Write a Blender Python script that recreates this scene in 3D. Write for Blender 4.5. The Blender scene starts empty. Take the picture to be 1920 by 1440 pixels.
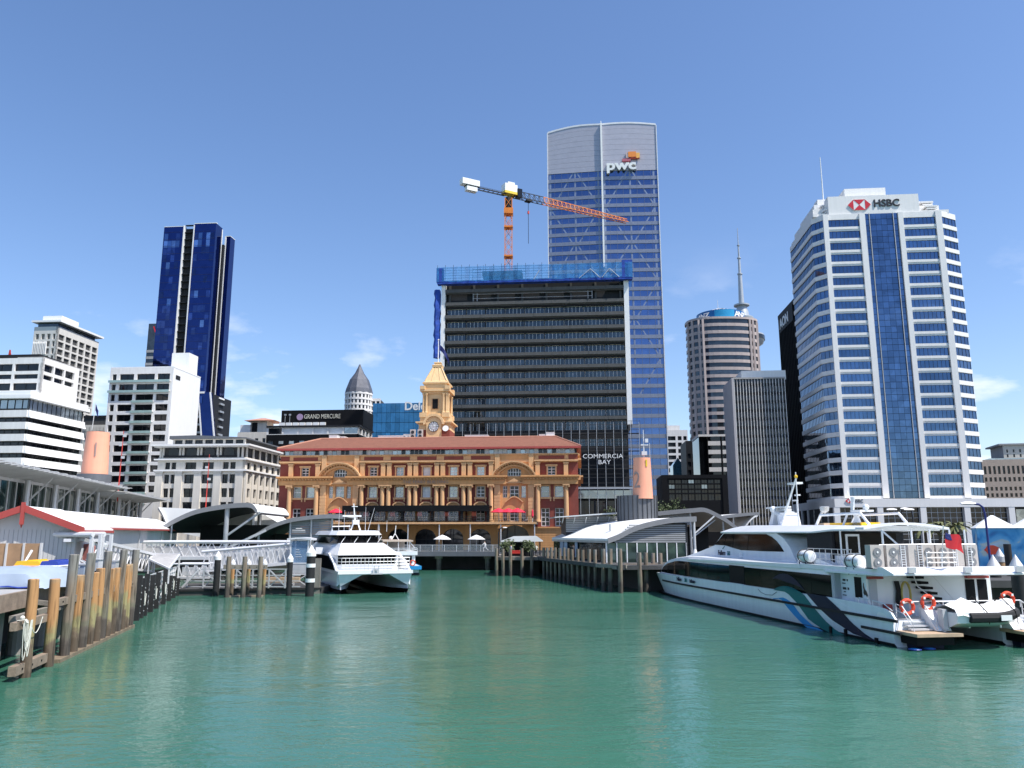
import bpy, bmesh, math, random
from mathutils import Vector, Matrix
random.seed(7)
sc = bpy.context.scene
COL = sc.collection
PI = math.pi
rad = math.radians

# ------------------------------------------------------------------ camera
FPX, PITCH, EYE = 1486.0, math.atan(280/1486.0), 6.0
CP, SP = math.cos(PITCH), math.sin(PITCH)
cam = bpy.data.cameras.new('camera')
cam.sensor_width = 36.0
cam.lens = 36.0*FPX/1920.0
cam.clip_start, cam.clip_end = 0.1, 12000
camo = bpy.data.objects.new('camera', cam)
COL.objects.link(camo)
camo.location = (0, 0, EYE)
camo.rotation_euler = (PI/2+PITCH, 0, 0)
sc.camera = camo

# ------------------------------------------------------------------ sun, sky, exposure
SUN_AZ, SUN_EL = rad(119), rad(58)          # clockwise from +Y
sd = Vector((math.sin(SUN_AZ)*math.cos(SUN_EL), math.cos(SUN_AZ)*math.cos(SUN_EL), math.sin(SUN_EL)))
sun = bpy.data.lights.new('sun', 'SUN')
sun.energy, sun.angle, sun.color = 4.7, rad(0.53), (1.0, 0.955, 0.88)
suno = bpy.data.objects.new('sun', sun)
COL.objects.link(suno)
suno.rotation_euler = sd.to_track_quat('Z', 'Y').to_euler()
suno.location = (60, -60, 120)

world = bpy.data.worlds.new('World')
sc.world = world
world.use_nodes = True
nt = world.node_tree
nt.nodes.clear()
def N(t, typ, **kw):
    n = t.nodes.new(typ)
    for k, v in kw.items():
        if k.startswith('i_'):
            n.inputs[k[2:].replace('_', ' ')].default_value = v
        else:
            setattr(n, k, v)
    return n
sky = N(nt, 'ShaderNodeTexSky', sky_type='NISHITA', sun_disc=False, sun_elevation=SUN_EL, sun_rotation=SUN_AZ, air_density=1.0, dust_density=0.7, ozone_density=2.2, altitude=0.0)
tc = N(nt, 'ShaderNodeTexCoord')
sep = N(nt, 'ShaderNodeSeparateXYZ')
nt.links.new(tc.outputs['Generated'], sep.inputs[0])
zc = N(nt, 'ShaderNodeMath', operation='MAXIMUM'); zc.inputs[1].default_value = 0.0
nt.links.new(sep.outputs['Z'], zc.inputs[0])
za = N(nt, 'ShaderNodeMath', operation='ADD'); za.inputs[1].default_value = 0.22
nt.links.new(zc.outputs[0], za.inputs[0])
dx = N(nt, 'ShaderNodeMath', operation='DIVIDE'); dy = N(nt, 'ShaderNodeMath', operation='DIVIDE')
for d_, ax in ((dx, 'X'), (dy, 'Y')):
    nt.links.new(sep.outputs[ax], d_.inputs[0]); nt.links.new(za.outputs[0], d_.inputs[1])
cmb = N(nt, 'ShaderNodeCombineXYZ')
nt.links.new(dx.outputs[0], cmb.inputs[0]); nt.links.new(dy.outputs[0], cmb.inputs[1])
cn = N(nt, 'ShaderNodeTexNoise', i_Scale=1.7, i_Detail=10.0, i_Roughness=0.58)
off = N(nt, 'ShaderNodeVectorMath', operation='ADD'); off.inputs[1].default_value = (0.034, 13.261, 0)
nt.links.new(cmb.outputs[0], off.inputs[0]); nt.links.new(off.outputs[0], cn.inputs['Vector'])
cr = N(nt, 'ShaderNodeValToRGB')
cr.color_ramp.elements[0].position, cr.color_ramp.elements[1].position = 0.55, 0.72
nt.links.new(cn.outputs['Fac'], cr.inputs[0])
lowm = N(nt, 'ShaderNodeMapRange', interpolation_type='SMOOTHSTEP'); lowm.inputs[1].default_value = 0.14; lowm.inputs[2].default_value = 0.36
lowm.inputs[3].default_value = 0.85; lowm.inputs[4].default_value = 0.0
nt.links.new(sep.outputs['Z'], lowm.inputs[0])
cm = N(nt, 'ShaderNodeMath', operation='MULTIPLY')
nt.links.new(cr.outputs[0], cm.inputs[0]); nt.links.new(lowm.outputs[0], cm.inputs[1])
hs = N(nt, 'ShaderNodeHueSaturation', i_Saturation=1.12)
nt.links.new(sky.outputs[0], hs.inputs['Color'])
tn = N(nt, 'ShaderNodeVectorMath', operation='MULTIPLY'); tn.inputs[1].default_value = (1.02, .975, 1.03)
nt.links.new(hs.outputs[0], tn.inputs[0])
mx = N(nt, 'ShaderNodeMix', data_type='RGBA')
nt.links.new(cm.outputs[0], mx.inputs[0]); nt.links.new(tn.outputs[0], mx.inputs[6]); mx.inputs[7].default_value = (6.6, 6.7, 7.2, 1)
bg = N(nt, 'ShaderNodeBackground', i_Strength=0.142)
wo = N(nt, 'ShaderNodeOutputWorld')
nt.links.new(mx.outputs[2], bg.inputs[0]); nt.links.new(bg.outputs[0], wo.inputs[0])

sc.view_settings.view_transform = 'Standard'
sc.view_settings.look = 'None'
sc.view_settings.exposure = 0.45
sc.view_settings.gamma = 1.0
sc.view_settings.use_curve_mapping = False
sc.render.engine = 'CYCLES'
sc.cycles.use_denoising = True
sc.cycles.max_bounces = 6
sc.cycles.diffuse_bounces = 3
sc.cycles.glossy_bounces = 3
sc.cycles.transmission_bounces = 4
sc.cycles.transparent_max_bounces = 8
sc.cycles.caustics_reflective = False
sc.cycles.caustics_refractive = False

# ------------------------------------------------------------------ survey helpers: photograph bearings at a known distance -> place in the world
def bearing(u, v):
    a, b = (u-960)/FPX, (720-v)/FPX
    return Vector((a, CP-b*SP, SP+b*CP))
def at(u, v, Y):
    d = bearing(u, v)
    return d*(Y/d.y)+Vector((0, 0, EYE))
def on(u, v, z=0.0):
    d = bearing(u, v)
    return d*((z-EYE)/d.z)+Vector((0, 0, EYE))
def zat(v, Y):
    return at(960, v, Y).z
def site(uL, uR, v, Y, yaw=5.0):
    """left corner, width and heading of a front that runs from bearing uL to uR, left end at distance Y, right end turned nearer by yaw"""
    o = at(uL, v, Y); r = bearing(uR, v); y = rad(yaw)
    dx_, dy_ = math.cos(y), -math.sin(y)
    k = r.x/r.y
    w = (k*o.y-o.x)/(dx_-k*dy_)
    return (o.x, o.y), w, -y

# ------------------------------------------------------------------ mesh helpers
class MB:
    def __init__(s, T=None):
        s.v, s.f, s.m, s.T = [], [], [], T
    def add(s, vs, fs, mi=0):
        b = len(s.v)
        s.v += [tuple(s.T @ Vector(p)) for p in vs] if s.T else [tuple(p) for p in vs]
        s.f += [[i+b for i in f] for f in fs]
        s.m += [mi]*len(fs)
        return s
    def box(s, x0, x1, y0, y1, z0, z1, mi=0):
        return s.add([(x0,y0,z0),(x1,y0,z0),(x1,y1,z0),(x0,y1,z0),(x0,y0,z1),(x1,y0,z1),(x1,y1,z1),(x0,y1,z1)],
                     [(0,3,2,1),(4,5,6,7),(0,1,5,4),(1,2,6,5),(2,3,7,6),(3,0,4,7)], mi)
    def prism(s, pts, ax, a, b, mi=0):
        """polygon pts extruded along ax ('x','y','z') from a to b; pts are the two other axes in order"""
        def p3(p, t):
            return {'x': (t,p[0],p[1]), 'y': (p[0],t,p[1]), 'z': (p[0],p[1],t)}[ax]
        n = len(pts)
        vs = [p3(p, a) for p in pts]+[p3(p, b) for p in pts]
        fs = [list(range(n))[::-1], list(range(n, 2*n))]+[(i,(i+1)%n,n+(i+1)%n,n+i) for i in range(n)]
        return s.add(vs, fs, mi)
    def strip(s, top, bot, ax, a, b, mi=0):
        """solid between two polylines (same count) extruded along ax"""
        for i in range(len(top)-1):
            s.prism([bot[i], bot[i+1], top[i+1], top[i]], ax, a, b, mi)
        return s
    def cyl(s, p, q, r, r2=None, n=8, mi=0, caps=True):
        p, q = Vector(p), Vector(q); r2 = r if r2 is None else r2
        d = (q-p).normalized()
        u = d.orthogonal().normalized(); w = d.cross(u)
        A = [p+(u*math.cos(2*PI*i/n)+w*math.sin(2*PI*i/n))*r for i in range(n)]
        B = [q+(u*math.cos(2*PI*i/n)+w*math.sin(2*PI*i/n))*r2 for i in range(n)]
        fs = [(i,(i+1)%n,n+(i+1)%n,n+i) for i in range(n)]
        if caps: fs += [list(range(n))[::-1], list(range(n,2*n))]
        return s.add(A+B, fs, mi)
    def tube(s, pts, r, n=6, mi=0, closed=False):
        pts = [Vector(p) for p in pts]
        rings = []
        m = len(pts)
        for i, p in enumerate(pts):
            a = pts[(i-1) % m] if (closed or i) else p
            b = pts[(i+1) % m] if (closed or i < m-1) else p
            d = (b-a).normalized()
            up = Vector((0,0,1)) if abs(d.z) < .95 else Vector((1,0,0))
            u = d.cross(up).normalized(); w = u.cross(d)
            rings.append([p+(u*math.cos(2*PI*k/n)+w*math.sin(2*PI*k/n))*r for k in range(n)])
        if closed: rings.append(rings[0])
        return s.loft(rings, mi=mi, caps=not closed)
    def loft(s, rings, mi=0, caps=True, closed=True):
        n = len(rings[0]); vs = [p for r in rings for p in r]; fs = []
        for i in range(len(rings)-1):
            for k in range(n if closed else n-1):
                fs.append((i*n+k, i*n+(k+1)%n, (i+1)*n+(k+1)%n, (i+1)*n+k))
        if caps and closed: fs += [list(range(n))[::-1], list(range((len(rings)-1)*n, len(rings)*n))]
        return s.add(vs, fs, mi)
    def lathe(s, prof, c=(0,0,0), n=16, mi=0):
        return s.loft([[(c[0]+r*math.cos(2*PI*k/n), c[1]+r*math.sin(2*PI*k/n), c[2]+z) for k in range(n)] for r, z in prof], mi)
    def bar(s, p, q, w, h=None, mi=0):
        h = w if h is None else h
        p, q = Vector(p), Vector(q); d = (q-p).normalized()
        up = Vector((0,0,1)) if abs(d.z) < .97 else Vector((0,1,0))
        u = d.cross(up).normalized()*(w/2); t = u.cross(d).normalized()*(h/2)
        vs = [e+a+b for e in (p, q) for a, b in ((-u,-t),(u,-t),(u,t),(-u,t))]
        return s.add(vs, [(0,3,2,1),(4,5,6,7),(0,1,5,4),(1,2,6,5),(2,3,7,6),(3,0,4,7)], mi)
    def sphere(s, c, r, n=8, m=6, mi=0, sz=1.0):
        return s.lathe([(max(r*math.sin(PI*i/m), 1e-3), -r*sz*math.cos(PI*i/m)) for i in range(m+1)], c, n, mi)
    def ring(s, c, R, r, ax='y', n=20, k=6, mi=0):
        pts = []
        for i in range(n):
            a = 2*PI*i/n
            x, z = R*math.cos(a), R*math.sin(a)
            pts.append((c[0]+x, c[1], c[2]+z) if ax == 'y' else ((c[0], c[1]+x, c[2]+z) if ax == 'x' else (c[0]+x, c[1]+z, c[2])))
        return s.tube(pts, r, k, mi, closed=True)
    def mesh(s, name, mats, smooth=False):
        me = bpy.data.meshes.new(name)
        me.from_pydata(s.v, [], s.f)
        if not isinstance(mats, (list, tuple)): mats = [mats]
        for m in mats: me.materials.append(m)
        if len(mats) > 1: me.polygons.foreach_set('material_index', s.m)
        if smooth:
            me.polygons.foreach_set('use_smooth', [True]*len(me.polygons))
            me.set_sharp_from_angle(angle=rad(38))
        me.update()
        return me
    def build(s, name, mats, parent=None, smooth=False, fix=False):
        me = s.mesh(name, mats, smooth)
        if fix:
            bm = bmesh.new(); bm.from_mesh(me)
            bmesh.ops.recalc_face_normals(bm, faces=bm.faces); bm.to_mesh(me); bm.free()
        return link(name, me, parent)

def link(name, data, parent=None, M=None):
    o = bpy.data.objects.new(name, data)
    COL.objects.link(o)
    if parent is not None: o.parent = parent
    if M is not None: o.matrix_local = M
    return o
def tag(o, label=None, cat=None, group=None, kind=None):
    if label: o['label'] = label
    if cat: o['category'] = cat
    if group: o['group'] = group
    if kind: o['kind'] = kind
    return o
def thing(name, label, cat, loc=(0,0,0), rotz=0.0, group=None):
    o = bpy.data.objects.new(name, None)
    COL.objects.link(o)
    o.empty_display_size = 0.5
    o.location = loc; o.rotation_euler = (0, 0, rotz)
    return tag(o, label, cat, group)
def copy_tree(o, parent=None, loc=None, rotz=None, label=None):
    c = o.copy(); COL.objects.link(c); c.parent = parent
    if loc is not None: c.location = loc
    if rotz is not None: c.rotation_euler = (0, 0, rotz)
    if label: c['label'] = label
    for ch in list(o.children): copy_tree(ch, c)
    return c
def Tm(x=0, y=0, z=0, rz=0):
    return Matrix.Translation((x, y, z)) @ Matrix.Rotation(rz, 4, 'Z')
FONT_B = None
def text(name, body, size, mat, parent, M, extrude=0.02, align='CENTER', offset=0.0, sx=1.0, shear=0.0):
    c = bpy.data.curves.new(name, 'FONT')
    c.body = body; c.size = size; c.extrude = extrude; c.align_x = align; c.align_y = 'CENTER'; c.offset = offset
    c.resolution_u = 3; c.shear = shear
    c.materials.append(mat)
    tmp = bpy.data.objects.new(name, c)
    me = bpy.data.meshes.new_from_object(tmp)
    bpy.data.objects.remove(tmp); bpy.data.curves.remove(c)
    return link(name, me, parent, M @ Matrix.Rotation(PI/2, 4, 'X') @ Matrix.Diagonal((sx, 1, 1, 1)))

# ------------------------------------------------------------------ materials
def mat(name, col, rough=0.6, metal=0.0, var=0.12, scale=0.6, bump=0.0, bscale=8.0, spec=0.5, streak=0.0, coat=0.0, fine=0.0):
    m = bpy.data.materials.new(name); m.use_nodes = True
    t = m.node_tree; b = t.nodes['Principled BSDF']
    b.inputs['Roughness'].default_value = rough; b.inputs['Metallic'].default_value = metal
    b.inputs['Specular IOR Level'].default_value = spec
    b.inputs['Coat Weight'].default_value = coat
    g = N(t, 'ShaderNodeNewGeometry')
    n1 = N(t, 'ShaderNodeTexNoise', i_Scale=scale, i_Detail=5.0, i_Roughness=0.6)
    t.links.new(g.outputs['Position'], n1.inputs['Vector'])
    fac = n1.outputs['Fac']
    if streak:
        mp = N(t, 'ShaderNodeMapping'); mp.inputs['Scale'].default_value = (2.2, 2.2, 0.12)
        t.links.new(g.outputs['Position'], mp.inputs['Vector'])
        n2 = N(t, 'ShaderNodeTexNoise', i_Scale=1.0, i_Detail=4.0)
        t.links.new(mp.outputs[0], n2.inputs['Vector'])
        mm = N(t, 'ShaderNodeMix', data_type='FLOAT'); mm.inputs[0].default_value = streak
        t.links.new(fac, mm.inputs[2]); t.links.new(n2.outputs['Fac'], mm.inputs[3])
        fac = mm.outputs[0]
    if fine:
        n3 = N(t, 'ShaderNodeTexNoise', i_Scale=scale*14, i_Detail=3.0)
        t.links.new(g.outputs['Position'], n3.inputs['Vector'])
        mm = N(t, 'ShaderNodeMix', data_type='FLOAT'); mm.inputs[0].default_value = fine
        t.links.new(fac, mm.inputs[2]); t.links.new(n3.outputs['Fac'], mm.inputs[3])
        fac = mm.outputs[0]
    r = N(t, 'ShaderNodeMapRange'); r.inputs[1].default_value = 0.3; r.inputs[2].default_value = 0.7
    r.inputs[3].default_value = 1-var; r.inputs[4].default_value = 1+var*0.8
    t.links.new(fac, r.inputs[0])
    v = N(t, 'ShaderNodeVectorMath', operation='SCALE'); v.inputs[0].default_value = col[:3]
    t.links.new(r.outputs[0], v.inputs['Scale']); t.links.new(v.outputs[0], b.inputs['Base Color'])
    if bump:
        n4 = N(t, 'ShaderNodeTexNoise', i_Scale=bscale, i_Detail=4.0)
        t.links.new(g.outputs['Position'], n4.inputs['Vector'])
        bp = N(t, 'ShaderNodeBump', i_Strength=bump, i_Distance=0.05)
        t.links.new(n4.outputs['Fac'], bp.inputs['Height']); t.links.new(bp.outputs[0], b.inputs['Normal'])
    m.diffuse_color = (*col[:3], 1)
    return m
def glass(name, tint, rough=0.04, metal=0.85, wav=0.02, wscale=0.35, var=0.25):
    """coated facade glazing: tinted mirror over a dark room, each pane a little different"""
    m = bpy.data.materials.new(name); m.use_nodes = True
    t = m.node_tree; b = t.nodes['Principled BSDF']
    b.inputs['Roughness'].default_value = rough; b.inputs['Metallic'].default_value = metal
    g = N(t, 'ShaderNodeNewGeometry'); oi = N(t, 'ShaderNodeObjectInfo')
    r = N(t, 'ShaderNodeMapRange'); r.inputs[3].default_value = 1-var; r.inputs[4].default_value = 1+var
    t.links.new(oi.outputs['Random'], r.inputs[0])
    vo = N(t, 'ShaderNodeTexVoronoi', i_Scale=0.45)
    t.links.new(g.outputs['Position'], vo.inputs['Vector'])
    sp = N(t, 'ShaderNodeSeparateColor'); t.links.new(vo.outputs['Color'], sp.inputs[0])
    r2 = N(t, 'ShaderNodeMapRange'); r2.inputs[3].default_value = 1-var*.6; r2.inputs[4].default_value = 1+var*.6
    t.links.new(sp.outputs[0], r2.inputs[0])
    mu = N(t, 'ShaderNodeMath', operation='MULTIPLY')
    t.links.new(r.outputs[0], mu.inputs[0]); t.links.new(r2.outputs[0], mu.inputs[1])
    v = N(t, 'ShaderNodeVectorMath', operation='SCALE'); v.inputs[0].default_value = tint[:3]
    t.links.new(mu.outputs[0], v.inputs['Scale']); t.links.new(v.outputs[0], b.inputs['Base Color'])
    n4 = N(t, 'ShaderNodeTexNoise', i_Scale=wscale, i_Detail=2.0)
    t.links.new(g.outputs['Position'], n4.inputs['Vector'])
    bp = N(t, 'ShaderNodeBump', i_Strength=wav*10, i_Distance=0.12)
    t.links.new(n4.outputs['Fac'], bp.inputs['Height']); t.links.new(bp.outputs[0], b.inputs['Normal'])
    m.diffuse_color = (*tint[:3], 1)
    return m
def clear_glass(name, col=(.85,.9,.92), alpha=0.25, rough=0.03):
    m = bpy.data.materials.new(name); m.use_nodes = True
    b = m.node_tree.nodes['Principled BSDF']
    b.inputs['Base Color'].default_value = (*col, 1); b.inputs['Roughness'].default_value = rough
    b.inputs['Alpha'].default_value = alpha
    return m

M = {}
def defm(k, *a, **kw): M[k] = mat(k, *a, **kw)
defm('white_paint', (.80,.80,.79), .35, var=.05, streak=.5)
defm('white_concrete', (.74,.72,.70), .7, var=.09, streak=.7)
defm('pale_tile', (.77,.755,.74), .55, var=.06, streak=.6)
defm('cream_stone', (.66,.615,.54), .8, var=.12, streak=.6, bump=.1)
defm('grey_concrete', (.36,.355,.35), .85, var=.18, streak=.6, bump=.15)
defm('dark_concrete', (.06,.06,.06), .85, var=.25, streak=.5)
defm('brick_red', (.23,.055,.038), .85, var=.22, scale=.8, fine=.5, bump=.2, bscale=20)
defm('ochre', (.60,.305,.12), .8, var=.16, scale=.5, streak=.65, bump=.1)
defm('ochre_pale', (.64,.37,.18), .8, var=.14, scale=.5, streak=.6, bump=.1)
defm('sand_paint', (.70,.475,.25), .75, var=.12, scale=.6, streak=.6, bump=.08)
defm('terracotta', (.43,.215,.15), .8, var=.2, scale=1.2, fine=.5)
defm('gutter_red', (.38,.06,.05), .55, var=.12)
defm('window_white', (.78,.77,.74), .45, var=.06)
defm('steel', (.45,.46,.47), .45, .55, var=.12)
defm('galv', (.56,.57,.58), .5, .3, var=.14, streak=.4)
defm('alu_white', (.72,.72,.73), .4, .15, var=.08)
defm('dark_steel', (.030,.032,.036), .55, .2, var=.2, spec=.3)
defm('charcoal', (.020,.021,.024), .6, var=.2, spec=.2)
defm('black', (.007,.007,.008), .6, var=.2, spec=.15)
defm('black_rubber', (.014,.014,.015), .75, var=.3, scale=3)
defm('slate_panel', (.105,.112,.125), .55, var=.15, streak=.5)
defm('coral', (.82,.36,.23), .5, var=.08, streak=.5)
defm('crane_orange', (.72,.21,.025), .5, var=.15)
defm('crane_yellow', (.80,.55,.04), .5, var=.1)
defm('red_paint', (.55,.05,.035), .5, var=.1)
defm('timber', (.20,.155,.105), .9, var=.35, scale=1.6, streak=.5, bump=.4, bscale=14)
defm('timber_grey', (.235,.215,.185), .9, var=.3, scale=1.4, streak=.5, bump=.35, bscale=14)
defm('timber_beam', (.26,.20,.15), .9, var=.3, scale=2, bump=.35, bscale=12)
defm('ply', (.36,.22,.12), .8, var=.2, scale=1.2)
defm('deck_grey', (.09,.09,.088), .9, var=.2)
defm('asphalt', (.07,.07,.07), .9, var=.2)
defm('roof_white', (.83,.83,.81), .5, var=.06, scale=.4)
defm('roof_light', (.62,.63,.63), .45, .25, var=.1, scale=.4)
defm('shed_wall', (.55,.54,.53), .7, var=.08, streak=.5)
defm('rope', (.66,.65,.58), .9, var=.15, scale=6)
defm('tarp', (.32,.385,.48), .6, var=.08, scale=1.0)
defm('boat_white', (.80,.81,.82), .28, var=.06, scale=.5, coat=.15, streak=.5)
defm('boat_hull', (.74,.78,.82), .25, var=.09, scale=.5, coat=.2, streak=.6)
defm('boat_grey', (.50,.51,.53), .5, var=.1)
defm('antifoul', (.012,.014,.018), .6, var=.3)
defm('navy', (.008,.013,.04), .35, var=.1, spec=.15)
defm('teal', (.008,.15,.15), .35, var=.08, spec=.15)
defm('sea_blue', (.03,.27,.58), .35, var=.08, spec=.15)
defm('ring_red', (.75,.075,.03), .5, var=.1)
defm('ac_beige', (.50,.455,.42), .5, var=.08)
defm('flag_red', (.62,.02,.03), .7, var=.12, scale=2)
defm('flag_blue', (.02,.03,.16), .7, var=.12, scale=2)
defm('hsbc_red', (.62,.015,.03), .4, var=.04)
defm('letter_black', (.012,.012,.014), .4, var=.02)
defm('letter_white', (.82,.82,.80), .4, var=.02)
defm('letter_grey', (.30,.22,.20), .5, var=.04)
defm('yellow_plastic', (.80,.48,.02), .45, var=.06)
defm('blue_plastic', (.03,.06,.32), .45, var=.06)
defm('teak', (.50,.36,.24), .6, var=.15, scale=3)
defm('hose_yellow', (.62,.47,.13), .6, var=.1)
defm('umbrella_red', (.72,.02,.06), .7, var=.1)
defm('bark', (.10,.075,.05), .9, var=.3)
defm('leaf', (.060,.085,.03), .7, var=.45, scale=2.5)
defm('leaf_pale', (.13,.14,.05), .7, var=.4, scale=2.5)
defm('skin', (.45,.28,.2), .6, var=.05)
defm('cloth_white', (.75,.75,.74), .85, var=.08)
defm('cloth_dark', (.03,.035,.05), .85, var=.2)
defm('anz_cladding', (.45,.375,.35), .6, var=.1, streak=.4)
defm('grid_tower', (.62,.60,.565), .75, var=.1, streak=.5)
defm('lead_roof', (.11,.115,.135), .5, .3, var=.2)
defm('beige_far', (.52,.42,.34), .8, var=.1, streak=.4)
defm('spire_grey', (.42,.45,.48), .45, .3, var=.1)
defm('pwc_spandrel', (.25,.265,.32), .35, .5, var=.08)
defm('pwc_crown', (.42,.41,.45), .4, .35, var=.06)
defm('brace', (.19,.25,.40), .5, var=.05)
M['glass_dark'] = glass('glass_dark', (.022,.026,.032), .05, .25)
M['glass_black'] = glass('glass_black', (.006,.007,.009), .04, .0)
M['glass_blue'] = glass('glass_blue', (.09,.16,.34), .035, .9, var=.14)
M['glass_hsbc'] = glass('glass_hsbc', (.085,.145,.25), .03, .92, wav=.012, var=.2)
M['glass_navy'] = glass('glass_navy', (.022,.042,.155), .03, .92, var=.12)
M['glass_navy_pale'] = glass('glass_navy_pale', (.16,.25,.45), .05, .9, var=.3)
M['glass_pwc'] = glass('glass_pwc', (.105,.165,.32), .04, .9, wav=.015, var=.12)
defm('louvre_grey', (.27,.28,.29), .6, var=.1)
defm('fascia_grey', (.20,.205,.215), .5, var=.12)
M['glass_boat'] = mat('tinted_boat_glass', (.005,.005,.006), .06, var=.2, spec=.12)
M['glass_navy_mid'] = glass('glass_navy_mid', (.045,.075,.21), .04, .92, var=.35)
M['glass_pale'] = glass('glass_pale', (.36,.40,.42), .1, .6, var=.3)
M['glass_green'] = glass('glass_green', (.05,.085,.075), .06, .6, var=.3)
M['glass_one'] = glass('glass_one', (.055,.07,.085), .06, .6, var=.3)
M['glass_teal'] = glass('glass_teal', (.05,.17,.30), .05, .85, var=.2)
M['blind'] = mat('blind', (.72,.73,.74), .3, var=.2, scale=.35)
M['clear'] = clear_glass('clear_glazing', (.5,.55,.58), alpha=.14)
M['clear_blue'] = clear_glass('blue_glazing', (.25,.4,.6), .45)
def net_mat():
    m = mat('debris_net', (.04,.26,.60), .8, var=.25, scale=1.5)
    m.node_tree.nodes['Principled BSDF'].inputs['Alpha'].default_value = .5
    return m
M['net'] = net_mat()
M['net_solid'] = mat('debris_net_folded', (.012,.06,.34), .8, var=.4, scale=1.2)

# weathered pile: stains of rust, algae and a dark tide zone, by height above the water
def pile_mat(name, base, rust, algae, wet, green=1.0):
    m = bpy.data.materials.new(name); m.use_nodes = True
    t = m.node_tree; b = t.nodes['Principled BSDF']; b.inputs['Roughness'].default_value = .85
    g = N(t, 'ShaderNodeNewGeometry'); s = N(t, 'ShaderNodeSeparateXYZ'); t.links.new(g.outputs['Position'], s.inputs[0])
    n1 = N(t, 'ShaderNodeTexNoise', i_Scale=1.1, i_Detail=5.0); t.links.new(g.outputs['Position'], n1.inputs['Vector'])
    oi = N(t, 'ShaderNodeObjectInfo')
    mp = N(t, 'ShaderNodeMapping'); mp.inputs['Scale'].default_value = (7, 7, .5); t.links.new(g.outputs['Position'], mp.inputs['Vector'])
    n2 = N(t, 'ShaderNodeTexNoise', i_Scale=1.0, i_Detail=5.0); t.links.new(mp.outputs[0], n2.inputs['Vector'])
    a = N(t, 'ShaderNodeMath', operation='MULTIPLY_ADD'); a.inputs[1].default_value = 2.8; t.links.new(n1.outputs['Fac'], a.inputs[0]); t.links.new(s.outputs['Z'], a.inputs[2])
    a2 = N(t, 'ShaderNodeMath', operation='MULTIPLY_ADD'); a2.inputs[1].default_value = .5; t.links.new(oi.outputs['Random'], a2.inputs[0]); t.links.new(a.outputs[0], a2.inputs[2])
    sc_ = N(t, 'ShaderNodeMath', operation='MULTIPLY'); sc_.inputs[1].default_value = 1/8.0; t.links.new(a2.outputs[0], sc_.inputs[0])
    cr = N(t, 'ShaderNodeValToRGB'); e = cr.color_ramp.elements
    e[0].position = 0.0; e[0].color = (*wet, 1); e[1].position = 1.0; e[1].color = (*base, 1)
    for p_, c_ in ((.285, wet), (.33, tuple(w*1.6 for w in wet)), (.375, algae), (.42, algae), (.48, rust), (.64, rust), (.78, base)):
        x = e.new(p_); x.color = (*c_, 1)
    t.links.new(sc_.outputs[0], cr.inputs[0])
    r = N(t, 'ShaderNodeMapRange'); r.inputs[1].default_value = .3; r.inputs[2].default_value = .5; r.inputs[3].default_value = .38; r.inputs[4].default_value = 1.35
    t.links.new(n2.outputs['Fac'], r.inputs[0])
    v = N(t, 'ShaderNodeVectorMath', operation='SCALE'); t.links.new(cr.outputs[0], v.inputs[0]); t.links.new(r.outputs[0], v.inputs['Scale'])
    t.links.new(v.outputs[0], b.inputs['Base Color'])
    bp = N(t, 'ShaderNodeBump', i_Strength=.5, i_Distance=.05); t.links.new(n2.outputs['Fac'], bp.inputs['Height']); t.links.new(bp.outputs[0], b.inputs['Normal'])
    return m
M['pile'] = pile_mat('weathered_pile', (.27,.22,.15), (.34,.18,.075), (.24,.21,.10), (.075,.055,.038))
M['pile_grey'] = pile_mat('grey_pile', (.165,.157,.14), (.17,.135,.10), (.12,.112,.08), (.06,.05,.042))

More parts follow.
